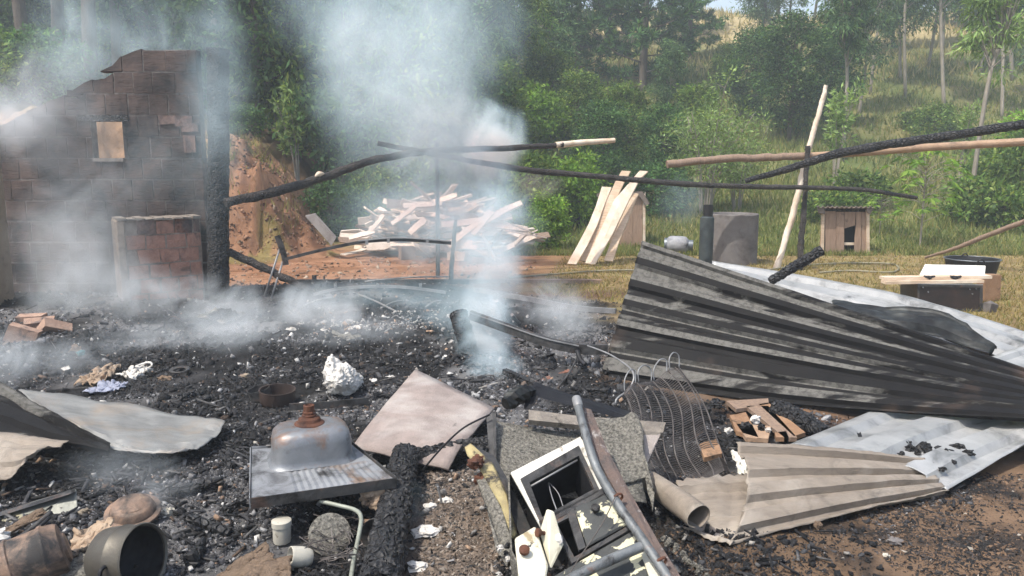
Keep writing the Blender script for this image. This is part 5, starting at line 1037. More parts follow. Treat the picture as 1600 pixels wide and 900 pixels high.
sheet('roof_sheet', [[at(1555, 725, 4.3), at(1610, 700, 4.4), at(1700, 670, 4.5)], [at(1570, 735, 4.1), at(1620, 735, 4.05), at(1720, 730, 4.0)]], 1, 0.02, 'steel_grey', 'dark grey sheet edge under the right corner of the white sheet', 14, 0.01, RS, flip=-1)
tb = MB(); ax0, ax1 = at(1017, 752, 3.55), at(1092, 808, 3.15); r1 = .052
V = []; F = []; dirv = (ax1 - ax0).normalized(); a_ = dirv.orthogonal().normalized(); b_ = dirv.cross(a_)
for i in range(13):
    c = ax0.lerp(ax1, i / 12)
    for j in range(19): an = 2 * math.pi * 0.93 * j / 18 + 1.0; V.append(c + (a_ * math.cos(an) + b_ * math.sin(an)) * (r1 + .006 * math.sin(j * .7 + i * .3)))
F = [(i*19+j, i*19+j+1, i*19+20+j, i*19+19+j) for i in range(12) for j in range(18)]
tb.add(V, F); tb.build('rolled_gutter', M['zinc_beige'], smooth=True, label='rolled grey-beige metal tube between the stove and the beige sheet', cat='metal tube', solid=.003)
# crumpled sheet at the left
M['zinc_l'] = pm('smoky_zinc', (0.30, 0.30, 0.285), (0.18, 0.18, 0.172), 3.5, 0.5, 0.2, (0.30, 0.245, 0.19), 2.4, (0.50, 0.70), 0.2, 30, (1, 3, 3))
sheet('roof_sheet', [[at(28, 609, 4.75), at(110, 618, 4.75), at(190, 630, 4.7), at(280, 648, 4.62), at(352, 658, 4.5)],
                     [at(60, 630, 4.5), at(135, 648, 4.42), at(215, 662, 4.38), at(290, 670, 4.35), at(338, 680, 4.25)],
                     [at(100, 655, 4.28), at(160, 680, 4.1), at(215, 694, 4.02), at(280, 694, 4.08), at(312, 698, 4.08)],
                     [at(150, 684, 4.08), at(176, 702, 3.98), at(215, 706, 3.92), at(262, 707, 3.92), at(292, 704, 3.98)]],
      2, 0.012, 'zinc_l', 'pale crumpled roof sheet curling up at the left', 40, 0.02, RS, flip=-1)
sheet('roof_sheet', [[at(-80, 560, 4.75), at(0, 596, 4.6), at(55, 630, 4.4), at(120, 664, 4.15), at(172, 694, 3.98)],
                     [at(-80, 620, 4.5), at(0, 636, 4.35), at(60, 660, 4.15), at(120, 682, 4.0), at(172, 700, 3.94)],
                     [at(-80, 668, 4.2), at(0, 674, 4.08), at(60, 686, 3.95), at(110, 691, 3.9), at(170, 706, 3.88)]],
      2, 0.03, 'soot_sheet', 'dark fold of roof sheet at the left edge', 30, 0.015, RS, flip=-1)  # darker material than the pale part of the same crumpled sheet
sheet('roof_sheet', [[at(-80, 668, 4.1), at(0, 674, 4.0), at(60, 684, 3.9), at(108, 690, 3.84)],
                     [at(-80, 710, 3.85), at(-5, 708, 3.78), at(30, 708, 3.72), at(70, 700, 3.76)],
                     [at(-80, 765, 3.65), at(-10, 752, 3.62), at(15, 748, 3.6), at(38, 722, 3.68)]],
      2, 0.015, 'zinc_beige', 'beige sheet tongue bending down at the left edge', 24, 0.012, RS, flip=-1)
# charcoal lumps lying on the white sheet
i = 0
def lump(c, s, mat, name, label, cat, group=None, flat=.7):
    m_ = MB(); m_.box((0, 0, 0), (1, 1, 1)); V = []
    n = 12; ph = 8; V = []; F = []
    for a in range(ph + 1):
        th = math.pi * a / ph
        for b in range(n):
            an = 2 * math.pi * b / n; d = Vector((math.sin(th) * math.cos(an), math.sin(th) * math.sin(an), math.cos(th)))
            q = 1 + .7 * mnoise.noise(d * 1.6 + Vector((c[0] * 31, c[1] * 17, 0))) + .5 * mnoise.noise(d * 4.5 + Vector((c[0] * 11, 5, 0))); V.append(Vector(c) + Vector((d.x * s * q, d.y * s * q * .8, d.z * s * q * flat)))
    for a in range(ph):
        for b in range(n): k = (b + 1) % n; F.append((a*n+b, a*n+k, (a+1)*n+k, (a+1)*n+b))
    m_ = MB(); m_.add(V, F); return m_.build(name, M[mat], label=label, cat=cat, group=group)
for (px_, py_, s_) in ((1423, 702, .03), (1443, 700, .035), (1450, 706, .02), (1481, 706, .028), (1497, 700, .035), (1513, 708, .026), (1467, 701, .02), (1473, 733, .018), (1459, 726, .015), (1490, 722, .014), (1409, 710, .018), (1434, 708, .018), (1388, 707, .016), (1417, 694, .022), (1375, 706, .014)):
    t_ = (1500 - px_) / 100.0; c = at(px_, py_, 3.98 + (706 - py_) * .008); lump(c, s_, 'char', 'charcoal_lump', 'small charcoal lump lying on the whitish roof sheet', 'charcoal', 'charcoal lumps on the white sheet')
raf = char_log('charred_rafter', [at(1203, 440, 6.6), at(1245, 414, 6.6), at(1284, 391, 6.6)], [.042, .05], 'charred rafter end sticking up between the roof sheets', 'rafter', 18, 40, .04, .01)
# ------------------------------------------------------------------ foreground: cookstove
random.seed(31)
SA, SB, SCc = at(799, 741, 3.12), at(916, 680, 3.34), at(1031, 878, 2.74)
NS = (SB - SA).cross(SCc - SA).normalized(); NS = NS if NS.z > 0 else -NS
def sp_(px, py, h=0.0): return onp(px, py, SA + NS * h, NS)
st = empty('cookstove', (sp_(920, 800).x, sp_(920, 800).y, 0), 'wrecked cream enamel wood cookstove lying tipped back, oven opening showing', 'stove')
def plate(name, q, th, mat, parent=st, h=0.0, bevel=0.0):
    m_ = MB(); m_.prism([sp_(a, b, h) for a, b in q], NS * th); return m_.build(name, M[mat], parent, bevel=bevel)
def ringp(name, qo, qi, th, mat, h=0.0, parent=st):
    m_ = MB(); m_.ring([sp_(a, b, h) for a, b in qo], [sp_(a, b, h) for a, b in qi], NS * th); return m_.build(name, M[mat], parent)
oven_o = [(806, 748), (905, 695), (934, 770), (838, 822)]; oven_i = [(826, 757), (905, 714), (929, 768), (845, 812)]
ringp('front_panel', [(798, 741), (914, 681), (962, 765), (848, 832)], [(815, 751), (903, 702), (935, 770), (846, 820)], 0.010, 'enamel_white')
fr = ringp('oven_frame', [(813, 752), (904, 700), (937, 771), (845, 822)], [(827, 758), (904, 716), (928, 768), (847, 812)], 0.016, 'steel_dark', 0.002)
m_ = MB(); dn = -NS * 0.26
for (a, b) in (((826, 757), (905, 713)), ((905, 713), (930, 769)), ((930, 769), (845, 813)), ((845, 813), (826, 757))):
    m_.prism([sp_(*a), sp_(*b), sp_(*b) + dn, sp_(*a) + dn], NS.cross(sp_(*b) - sp_(*a)).normalized() * -0.006)
m_.prism([sp_(*q) + dn for q in ((820, 752), (910, 706), (936, 772), (840, 822))], -NS * .006); m_.build('oven_lining', M['black'], st)
lip = MB(); lip.tube([sp_(829, 760, .004), sp_(902, 719, .004)], .0045, 6); lip.build('oven_lip', M['rod'], st, smooth=True)
rk = MB(); rk.tube([sp_(857, 754, -.05), sp_(862, 775, -.02), sp_(872, 803, .0)], .003, 5); rk.build('rack_wire', M['rod'], st, smooth=True)
rk = MB(); rk.tube([sp_(859, 755, -.05), sp_(873, 772, -.04), sp_(882, 800, -.02)], .0025, 5); rk.build('rack_wire', M['rod'], st, smooth=True)
plate('cross_rail', [(842, 818), (958, 757), (962, 765), (846, 828)], .014, 'steel_dark', h=.004)
# small fire door with flaked enamel, its surround and the gap on its left
ringp('fire_frame', [(862, 818), (966, 764), (992, 826), (893, 884)], [(870, 822), (962, 773), (983, 824), (897, 874)], .014, 'steel_dark', .002)
m_ = MB(); m_.prism([sp_(*q) + NS * -.2 for q in ((850, 806), (975, 746), (1000, 830), (890, 890))], -NS * .005); m_.build('fire_box', M['black'], st)
fd = plate('fire_door', [(897, 796), (959, 771), (981, 822), (917, 857)], .016, 'enamel_burnt', h=.004, bevel=.006)
m_ = MB(); c = sp_(930, 800, .02); T = Matrix.Translation(c) @ NS.to_track_quat('Z', 'Y').to_matrix().to_4x4(); m_.lathe([(.0085, 0), (.0085, .012), (.017, .016), (.018, .03), (.012, .036), (0, .037)], 14, T); m_.build('knob', M['steel_dark'], fd, smooth=True, angle=40)
plate('door_stile', [(885, 802), (896, 797), (915, 858), (904, 863)], .012, 'steel_dark', h=.006)
# open cream doors at the left
d1 = MB(); d1.prism([sp_(853, 795, .12), sp_(862, 798, .125), sp_(877, 850, .05), sp_(858, 888, .02), sp_(842, 832, .04)], (0.012, 0.006, -0.006)); d1 = d1.build('damper_door', M['enamel'], st, bevel=.004)
m_ = MB(); T = Matrix.Translation(sp_(849, 833, .065)) @ Vector((-.9, -.4, .3)).to_track_quat('Z', 'Y').to_matrix().to_4x4(); m_.lathe([(.008, -.01), (.008, .012), (.016, .015), (.017, .028), (0, .032)], 12, T); m_.build('knob', M['rust'], d1, smooth=True, angle=40)
d2 = plate('ash_door', [(804, 848), (836, 829), (856, 890), (852, 912), (812, 925)], .03, 'enamel', h=.03, bevel=.006)
m_ = MB(); T = Matrix.Translation(sp_(819, 866, .058)) @ NS.to_track_quat('Z', 'Y').to_matrix().to_4x4(); m_.lathe([(.009, -.004), (.009, .012), (.019, .016), (.02, .03), (.012, .036), (0, .037)], 14, T); m_.build('knob', M['rust'], d2, smooth=True, angle=40)
m_ = MB(); a_, b_ = sp_(871, 838, .055), sp_(876, 850, .05); m_.tube([a_, (a_ + b_) / 2 + NS * .01, b_], [.012, .016, .008], 8, 6, .3); m_.build('melted_drip', M['plaster'], d1)
# lower enamel panel and the skirt below the frame
plate('lower_panel', [(862, 905), (992, 830), (1060, 960), (905, 1010)], .010, 'enamel_burnt', h=-.004)
plate('lower_trim', [(1000, 862), (1022, 846), (1052, 905), (1020, 918)], .006, 'enamel', h=.010)
plate('side_trim', [(916, 682), (928, 690), (1000, 828), (990, 836), (960, 770)], .008, 'enamel_white', h=.0)
# body below the front
m_ = MB(); q = [sp_(a, b, -.012) for a, b in ((796, 742), (915, 679), (1045, 890), (1060, 965), (880, 1010), (800, 860))]; m_.prism(q, -NS * .28)
V_ = m_.v; bd_ = MB(); n_ = 6; top = [sp_(a, b, -.012) for a, b in ((796, 742), (915, 679), (1045, 890), (1060, 965), (880, 1010), (800, 860))]
for i in range(n_):
    a, b = top[i], top[(i + 1) % n_]; bd_.prism([a, b, b - NS * .27, a - NS * .27], NS.cross(b - a).normalized() * .006)
bd_.build('body_side', M['burnt_tin'], st)
# towel rail: long pipe, elbow and cross pipe
m_ = MB(); m_.tube([sp_(900, 622, .10), sp_(918, 690, .10), sp_(934, 735, .085), sp_(960, 780, .08), sp_(1000, 838, .08), sp_(1052, 915, .08)], .0185, 14, 40); m_.build('rail_pipe', M['pipe'], st, smooth=True, angle=50)
m_ = MB(); m_.tube([sp_(1012, 850, .07), sp_(960, 872, .07), sp_(905, 898, .07), sp_(850, 930, .07)], .02, 14, 20); m_.build('cross_pipe', M['pipe'], st, smooth=True, angle=50)
m_ = MB(); a_ = sp_(902, 628, .10); T = Matrix.Translation(a_) @ (sp_(918, 690, .10) - a_).to_track_quat('Z', 'Y').to_matrix().to_4x4(); m_.lathe([(.0195, -.025), (.0215, -.02), (.0215, .03), (.0195, .035)], 14, T); m_.build('pipe_sleeve', M['rod'], st, smooth=True, angle=40)
for q in ((965, 778), (1033, 878)):
    a_ = sp_(*q, .082); T = Matrix.Translation(a_) @ (sp_(1052, 905, .09) - sp_(960, 772, .09)).to_track_quat('Z', 'Y').to_matrix().to_4x4(); m_ = MB(); m_.lathe([(.0205, -.006), (.0245, -.004), (.0245, .004), (.0205, .006)], 16, T); m_.build('pipe_clip', M['rust'], st, smooth=True)
ed = MB(); ed.prism([sp_(910, 636, .06), sp_(924, 640, .06), sp_(948, 700, .05), sp_(985, 770, .045), sp_(1030, 848, .045), sp_(1082, 930, .045), sp_(1064, 935, .045), sp_(1012, 850, .045), sp_(968, 778, .045), sp_(930, 708, .05)], -NS * .05)
ed.build('edge_rail', pm('flaking_iron', (0.17, 0.12, 0.10), (0.10, 0.085, 0.08), 12, 0.8, 0.1, (0.36, 0.33, 0.31), 14, (0.56, 0.66), 0.6, 60), st)
hb = MB(); a_ = sp_(912, 684, .012); hb.lathe([(.013, 0), (.016, .008), (.012, .016), (0, .017)], 12, Matrix.Translation(a_) @ NS.to_track_quat('Z', 'Y').to_matrix().to_4x4()); hb.tube([a_ + NS * .01, sp_(922, 708, .012)], .005, 6); hb.build('hinge', M['steel_dark'], st)
wv = MB(); wv.tube([sp_(962, 775, .11), sp_(940, 820, .07), sp_(905, 872, .06), sp_(885, 905, .06)], .0022, 5); wv.build('loose_wire', M['wire'], st, smooth=True)
# back of the stove: hob tray with folded edges
NT = (at(770, 645, 3.55) - at(775, 735, 3.28)).cross(at(960, 660, 3.62) - at(775, 735, 3.28)).normalized()
def bp_(px, py, Y): return at(px, py, Y)
m_ = MB(); n1, n2 = 14, 10; V = []; F = []
q = [at(764, 650, 3.62), at(985, 668, 3.72), at(1010, 780, 3.28), at(786, 764, 3.22)]
for i in range(n1 + 1):
    for j in range(n2 + 1):
        u, v = i / n1, j / n2; p = (q[0] * (1 - u) + q[1] * u) * (1 - v) + (q[3] * (1 - u) + q[2] * u) * v
        p += Vector((0, 0, -.02)) + NS * (.012 * mnoise.noise(Vector((u * 5, v * 5, 2))) - .04 * math.sin(math.pi * u) * (1 - v)); V.append(p)
F = [(i*(n2+1)+j, (i+1)*(n2+1)+j, (i+1)*(n2+1)+j+1, i*(n2+1)+j+1) for i in range(n1) for j in range(n2)]
m_.add(V, F); m_.build('hob_tray', M['burnt_tin'], st, smooth=True, solid=.006)
m_ = MB(); m_.prism([at(760, 652, 3.58), at(769, 645, 3.6), at(775, 645, 3.58), at(776, 768, 3.2), at(768, 762, 3.22)], (0, .01, -.012)); m_.build('tray_side', M['steel_dark'], st)
m_ = MB(); P_ = [at(826, 640, 3.66), at(905, 650, 3.68), at(1040, 660, 3.7), at(1036, 676, 3.66), at(1010, 684, 3.64), at(905, 664, 3.62), at(826, 656, 3.60)]; m_.prism(P_, (0, .02, -.03)); m_.build('tray_rim', pm('ashy_iron', (0.30, 0.265, 0.22), (0.17, 0.15, 0.13), 18, 0.9, 0.05, (0.05, 0.045, 0.04), 9, (0.56, 0.68), 0.6, 60), st)
m_ = MB(); P_ = [at(818, 640, 3.68), at(832, 606, 3.80), at(838, 603, 3.82), at(905, 625, 3.84), at(990, 650, 3.82), at(985, 658, 3.76), at(905, 638, 3.74), at(842, 622, 3.74), at(828, 642, 3.66)]; m_.prism(P_, (0, .03, .012)); m_.build('flue_collar', M['black'], st, bevel=.004)
m_ = MB(); m_.tube([at(790, 632, 3.66), at(812, 618, 3.72), at(830, 612, 3.78)], [.03, .05, .03], 9, 10, .25); m_.build('melted_corner', M['soot_metal'], st)
rows_ = [[at(930, 655, 3.66), at(968, 655, 3.68), at(990, 645, 3.70), at(1002, 668, 3.64), at(1004, 690, 3.58)],
         [at(940, 705, 3.52), at(972, 700, 3.54), at(996, 694, 3.55), at(1008, 712, 3.48), at(1006, 735, 3.42)],
         [at(975, 758, 3.34), at(992, 752, 3.37), at(1010, 748, 3.38), at(1022, 770, 3.30), at(1020, 800, 3.22)]]
V = []; F = []
for i in range(21):
    for j in range(17):
        V.append(crom([crom([Vector(p) for p in r], j / 16) for r in rows_], i / 20) + Vector((0, 0, .012 * mnoise.noise(Vector((i * .3, j * .4, 0))))))
F = [(i*17+j, i*17+j+1, i*17+18+j, i*17+17+j) for i in range(20) for j in range(16)]
m_ = MB(); m_.add(V, F); m_.build('buckled_side', M['burnt_tin'], st, smooth=True, solid=.006)
m_ = MB(); m_.prism([at(1002, 672, 3.66), at(1040, 662, 3.7), at(1012, 722, 3.55), at(1000, 740, 3.5)], (.004, .01, .0)); m_.build('side_gusset', M['board'], st)
# left bent side strips
m_ = MB(); m_.prism([at(725, 698, 3.35), at(735, 692, 3.35), at(768, 722, 3.24), at(790, 770, 3.08), at(806, 835, 2.9), at(800, 842, 2.88), at(782, 790, 3.02), at(752, 738, 3.2), at(730, 712, 3.3)], (.008, .03, -.02)); m_.build('yellow_edge', M['enamel_yellow'], st, bevel=.004)
m_ = MB(); m_.prism([at(738, 694, 3.38), at(772, 712, 3.34), at(800, 760, 3.16), at(840, 850, 2.92), at(815, 842, 2.9), at(786, 770, 3.1), at(764, 728, 3.24)], (.012, .02, -.045)); m_.build('side_panel', M['steel_dark'], st)
m_ = MB(); m_.prism([at(740, 738, 3.22), at(757, 742, 3.2), at(786, 800, 3.0), at(800, 850, 2.87), at(792, 885, 2.8), at(775, 860, 2.86), at(762, 800, 3.0)], (.012, .03, -.03)); m_.build('torn_skirt', M['burnt_tin'], st)
for c_, s_ in (((745, 722), .035), ((752, 748), .03)):
    lump_ = lump(at(*c_, 3.2), s_, 'rust', 'melted_blob', None, None); lump_.parent = st; lump_.matrix_parent_inverse = Matrix.Translation(-Vector(st.location))
for k in range(22):
    c = at(random.uniform(776, 808), random.uniform(850, 905), 2.82); o = lump(c, random.uniform(.006, .013), 'plaster' if k % 4 == 0 else 'char', 'ash_scale', None, None, None, .9); o.parent = st; o.matrix_parent_inverse = Matrix.Translation(-Vector(st.location))
for k in range(16):
    t = k / 15; c = at(1040 + 62 * t + random.uniform(-8, 8), 842 + 60 * t, 2.95 - .2 * t); o = lump(c, random.uniform(.006, .014), 'burnt_tin', 'rust_scale', None, None, None, .9); o.parent = st; o.matrix_parent_inverse = Matrix.Translation(-Vector(st.location))
m_ = MB(); m_.tube([at(660, 735, 3.55), at(690, 700, 3.5), at(725, 668, 3.5), at(765, 648, 3.55)], .0045, 6); m_.build('black_wire', M['black'], smooth=True, label='thin black wire arching from the stove over the board', cat='wire')

# ------------------------------------------------------------------ upside-down sink
ZS = 0.195
def sg(px, py, z=ZS): return gp(px, py, z)
sk = empty('steel_sink', sg(490, 745, 0), 'upside-down steel kitchen sink with a rusty drain', 'sink')
QF = [sg(392, 782), sg(618, 750), sg(548, 693), sg(393, 702)]
V = []; F = []; n1, n2 = 40, 16
for i in range(n1 + 1):
    for j in range(n2 + 1):
        u, v = i / n1, j / n2; p = (QF[0] * (1 - u) + QF[1] * u) * (1 - v) + (QF[3] * (1 - u) + QF[2] * u) * v; p = p.copy()
        if .28 < u < .93 and .05 < v < .5: p.z -= .004 * (i % 2)
        p.z += .006 * mnoise.noise(Vector((u * 4, v * 3, 0))); V.append(p)
F = [(i*(n2+1)+j, (i+1)*(n2+1)+j, (i+1)*(n2+1)+j+1, i*(n2+1)+j+1) for i in range(n1) for j in range(n2)]
m_ = MB(); m_.add(V, F); M['sink'] = pm('heat_stained_steel', (0.32, 0.33, 0.34), (0.17, 0.175, 0.185), 6, 0.45, 0.25, (0.045, 0.043, 0.042), 6, (0.50, 0.64), 0.12, 50, extra=(0.20, 0.13, 0.085), extra_s=5, extra_t=(0.60, 0.72))
m_.build('drain_board', M['sink'], sk, solid=.003)
for a, b, in ((0, 1), (1, 2), (2, 3), (3, 0)):
    A, B = QF[a], QF[b]; o_ = (B - A).cross(Vector((0, 0, 1))).normalized() * .003; m_ = MB(); m_.prism([A + o_ + Vector((0, 0, .012)), B + o_ + Vector((0, 0, .012)), B + o_ - Vector((0, 0, .035)), A + o_ - Vector((0, 0, .035))], o_ * 1.3); m_.build('rim', M['steel_dark'] if a < 2 else M['sink'], sk)
ex = (QF[1] - QF[0]).normalized(); ey = Vector((-ex.y, ex.x, 0)); C0 = (sg(430, 733) + sg(552, 720)) / 2 + ey * .115
prof = [(.205, .155, .0), (.192, .146, .010), (.186, .14, .03), (.182, .136, .10), (.174, .128, .135), (.150, .108, .158), (.11, .075, .166), (.05, .035, .169)]
V = []; F = []; n_ = 40
for (a, b, z) in prof:
    for j in range(n_):
        an = 2 * math.pi * j / n_; ca, sa = math.cos(an), math.sin(an); e = .45
        V.append(C0 + ex * (math.copysign(abs(ca) ** e, ca) * a) + ey * (math.copysign(abs(sa) ** e, sa) * b) + Vector((0, 0, z)))
for i in range(len(prof) - 1):
    for j in range(n_): k = (j + 1) % n_; F.append((i*n_+j, i*n_+k, (i+1)*n_+k, (i+1)*n_+j))
F.append(tuple((len(prof)-1)*n_ + j for j in range(n_)))
m_ = MB(); m_.add(V, F); m_.build('bowl', pm('bowl_steel', (0.24, 0.25, 0.26), (0.16, 0.17, 0.18), 7, 0.46, 0.45, (0.22, 0.125, 0.075), 3.4, (0.50, 0.64), 0.15, 40, extra=(0.05, 0.05, 0.05), extra_s=8, extra_t=(0.58, 0.72)), sk, smooth=True, angle=50)
T = Matrix.Translation(C0 + Vector((-.005, .0, .16))); m_ = MB(); m_.lathe([(.075, 0), (.07, .012), (.055, .02), (.05, .035), (.034, .042), (.034, .052), (.03, .054), (.03, .066), (.026, .07), (.026, .098), (.018, .1), (.014, .085)], 24, T, .03); m_.build('drain_fitting', M['rust'], sk, smooth=True, angle=35)
# things the sink rests on
m_ = MB(); m_.box(sg(430, 745, .08) + Vector((0, .05, .0)), (.14, .2, .155), Euler((0, 0, .2)), .01); m_.build('scorched_block', M['char'], label='charred block carrying the sink from below', cat='block')
# fibre board
NB = Vector((0.04, -.10, 1)).normalized(); PB = gp(660, 690, .10)
def fb(px, py): return onp(px, py, PB, NB)
V = []; F = []; n1 = 12; q = [fb(649, 579), fb(772, 640), fb(700, 724), fb(550, 697)]
for i in range(n1 + 1):
    for j in range(n1 + 1):
        u, v = i / n1, j / n1; p = (q[0] * (1 - u) + q[1] * u) * (1 - v) + (q[3] * (1 - u) + q[2] * u) * v; p = p + Vector((0, 0, .03 * math.sin(math.pi * u) * math.sin(math.pi * v) - .03 * (v > .8) * (v - .8) * 5 * (.4 + u) + .008 * mnoise.noise(Vector((u * 5, v * 5, 1)))))
        V.append(p)
F = [(i*(n1+1)+j, (i+1)*(n1+1)+j, (i+1)*(n1+1)+j+1, i*(n1+1)+j+1) for i in range(n1) for j in range(n1)]
m_ = MB(); m_.add(V, F); m_.build('fibre_board', M['board'], smooth=True, label='pinkish grey fibre board lying on the charcoal in the centre', cat='board', solid=.012)
char_log('charred_log', [gp(598, 930) + Vector((0, -.1, .07)), gp(612, 850) + Vector((0, 0, .085)), gp(625, 780) + Vector((0, 0, .09)), gp(632, 742) + Vector((0, .05, .09))], [.085, .075], 'thick charred log with deep cracks beside the sink', 'log', 40, 110, .036, .014)
char_log('charred_log', [gp(640, 735) + Vector((0, 0, .06)), gp(700, 722) + Vector((0, 0, .06)), gp(765, 716) + Vector((0, 0, .07))], [.055, .06], 'charred log lying behind the stove under the board edge', 'log', 28, 60, .036, .012)
# under the sink: pipe, jar, mug, felt
def gz(px, py, z=0): p = gp(px, py, z); return p
m_ = MB(); m_.tube([gp(500, 783, .14), gp(530, 790, .135), gp(555, 797, .13), gp(564, 808, .12), gp(562, 830, .10), gp(552, 880, .04), gp(545, 930, .02)], .0095, 10, 50); m_.build('bent_pipe', pm('pale_pipe', (0.33, 0.35, 0.29), (0.22, 0.23, 0.19), 8, 0.5, 0.2, (0.08, 0.07, 0.05), 12, (0.62, 0.72), 0.1, 50), smooth=True, label='pale bent pipe coming out from under the sink', cat='pipe')
c = gp(441, 846); T = Matrix.Translation(c); m_ = MB(); m_.lathe([(0, .0), (.036, .0), (.038, .01), (.038, .07), (.042, .073), (.042, .095), (.038, .098), (0, .098)], 20, T, .06); m_.build('cream_jar', M['ceramic'], smooth=True, angle=40, label='small cream jar standing under the sink edge', cat='jar')
c = gp(470, 886); T = Matrix.Translation(c + Vector((0, 0, .043))) @ Vector((-.8, -.45, .25)).to_track_quat('Z', 'Y').to_matrix().to_4x4()
mg = empty('mug', c, 'cream ceramic mug lying on its side in the ash', 'mug')
m_ = MB(); m_.lathe([(0, -.045), (.03, -.044), (.038, -.03), (.042, .0), (.041, .042), (.0375, .043), (.037, .0), (.03, -.03), (0, -.036)], 26, T); m_.build('body', M['ceramic'], mg, smooth=True, angle=50)
m_ = MB(); m_.tube([T @ Vector((0, -.04, .022)), T @ Vector((0, -.062, .016)), T @ Vector((0, -.066, -.01)), T @ Vector((0, -.038, -.022))], .006, 7); m_.build('handle', M['ceramic'], mg, smooth=True)
def crumple(name, q, mat, label, cat, amp=.02, n=18, th=.012, freq=5, group=None):
    V = []; F = []; q = [Vector(p) for p in q]; sd = random.uniform(0, 50)
    for i in range(n + 1):
        for j in range(n + 1):
            u, v = i / n, j / n; p = (q[0] * (1 - u) + q[1] * u) * (1 - v) + (q[3] * (1 - u) + q[2] * u) * v
            e = Vector((mnoise.noise(Vector((u * freq + sd, v * freq, 0))), mnoise.noise(Vector((u * freq, v * freq + sd, 5))), mnoise.noise(Vector((u * freq + sd, v * freq + sd, 9))) + .4 * mnoise.noise(Vector((u * freq * 3 + sd, v * freq * 3, 2)))))
            V.append(p + e * amp)
    F = [(i*(n+1)+j, (i+1)*(n+1)+j, (i+1)*(n+1)+j+1, i*(n+1)+j+1) for i in range(n) for j in range(n)]
    m_ = MB(); m_.add(V, F); return m_.build(name, M[mat], smooth=True, label=label, cat=cat, solid=th, group=group)
crumple('felt_piece', [at(338, 905, 2.86), at(415, 850, 2.98), at(432, 885, 2.90), at(400, 920, 2.78)], 'felt', 'singed brown felt piece standing folded at the bottom edge', 'felt', .02, 18, .018, 4)
crumple('felt_piece', [at(395, 885, 2.9), at(456, 872, 2.92), at(460, 925, 2.76), at(380, 930, 2.72)], 'felt', 'singed tan felt flap in front of the folded felt piece', 'felt', .02, 18, .016, 4)
# wheel-like tangle of wires under the sink and white crock pieces
tg = empty('wire_tangle', gp(520, 850), 'tangle of thin burnt wires under the bent pipe', 'wire tangle')
for k in range(26):
    c = gp(random.uniform(495, 545), random.uniform(815, 880), .04); m_ = MB(); m_.tube([c + Vector((random.gauss(0, .05), random.gauss(0, .04), random.uniform(-.02, .06))) for _ in range(4)], .0022, 4, 12); m_.build('wire', M['wire'], tg)
m_ = MB(); T = Matrix.Translation(gp(515, 835, .06)) @ Vector((.25, -.75, .55)).to_track_quat('Z', 'Y').to_matrix().to_4x4(); m_.lathe([(.085, 0), (.088, .006), (.07, .012), (.03, .02), (0, .02)], 28, T); m_.build('round_plate', M['burnt_tin'], smooth=True, angle=40, label='round grey plate standing among the wires under the sink', cat='plate')
T = Matrix.Translation(gp(588, 835, .05)) @ Vector((-.5, -.6, .5)).to_track_quat('Z', 'Y').to_matrix().to_4x4(); m_ = MB(); m_.lathe([(0, -.05), (.05, -.045), (.062, -.01), (.06, .035), (.056, .036), (.056, -.01), (0, -.038)], 22, T, .04); m_.build('tin_pot', M['steel_dark'], smooth=True, angle=40, label='small dark tin pot between the sink and the charred log', cat='pot')
crumple('scorched_cloth', [gp(560, 768, .16), gp(602, 760, .17), gp(598, 800, .06), gp(566, 790, .08)], 'cloth', 'scorched pale rag hanging under the right end of the sink', 'rag', .015, 12, .004)
for k, (px_, py_, s_) in enumerate(((664, 830, .055), (652, 885, .04), (696, 782, .035), (775, 792, .03), (672, 790, .03))):
    lump(gp(px_, py_, .01), s_, 'plaster', 'plaster_piece', ('flat white plaster disc on the grey earth', 'white plaster scrap at the bottom beside the log', 'pale plaster flake behind the grey earth patch', 'small plaster flake beside the stove skirt', 'plaster flake near the log')[k], 'plaster', 'plaster pieces on the grey earth', .28)
m_ = MB(); m_.tube([gp(690, 785, .02), gp(684, 760, .10)], .006, 6); m_.build('metal_peg', M['rod'], label='short metal peg standing on the grey earth', cat='peg')

# ------------------------------------------------------------------ lower left: pots, tins and bent channel
def tilt(c, d): return Matrix.Translation(c) @ Vector(d).to_track_quat('Z', 'Y').to_matrix().to_4x4()
C1 = gp(205, 872, .12); ax = Vector((.93, -.25, .18)).normalized(); T = tilt(C1, ax)
bp1 = empty('soup_pot', gp(200, 880), 'dark round pot lying with its black mouth to the right', 'pot')
m_ = MB(); m_.lathe([(0, -.13), (.10, -.125), (.118, -.10), (.123, -.03), (.126, -.02), (.122, -.012), (.122, .05), (.128, .056), (.124, .062), (.117, .056), (.115, -.09), (0, -.11)], 36, T, .015); m_.build('body', pm('smoked_brass', (0.115, 0.105, 0.085), (0.075, 0.07, 0.062), 5, 0.45, 0.45, (0.22, 0.175, 0.125), 3.4, (0.55, 0.68), 0.12, 50), bp1, smooth=True, angle=40)
m_ = MB(); m_.lathe([(0, -.10), (.1145, -.085), (.1145, .05)], 36, T); m_.build('inside', M['black'], bp1, smooth=True)
m_ = MB(); m_.tube([T @ Vector((-.123, -.03, .0)), T @ Vector((-.15, -.02, .0)), T @ Vector((-.15, .02, .0)), T @ Vector((-.123, .03, .0))], .008, 6); m_.build('handle', M['black'], bp1, smooth=True)
C2 = gp(62, 872, .10); ax = Vector((.78, .45, .22)).normalized(); T = tilt(C2, ax); m_ = MB(); m_.lathe([(.105, -.30), (.11, -.10), (.116, -.095), (.116, -.085), (.11, -.08), (.111, .02), (.117, .025), (.117, .035), (.111, .04), (.104, .075), (.098, .085), (.06, .09), (.055, .10), (.02, .102), (0, .102)], 36, T, .012); m_.build('tin_drum', M['copper'], smooth=True, angle=50, label='heat-tinted copper coloured tin drum lying at the bottom left', cat='tin drum')
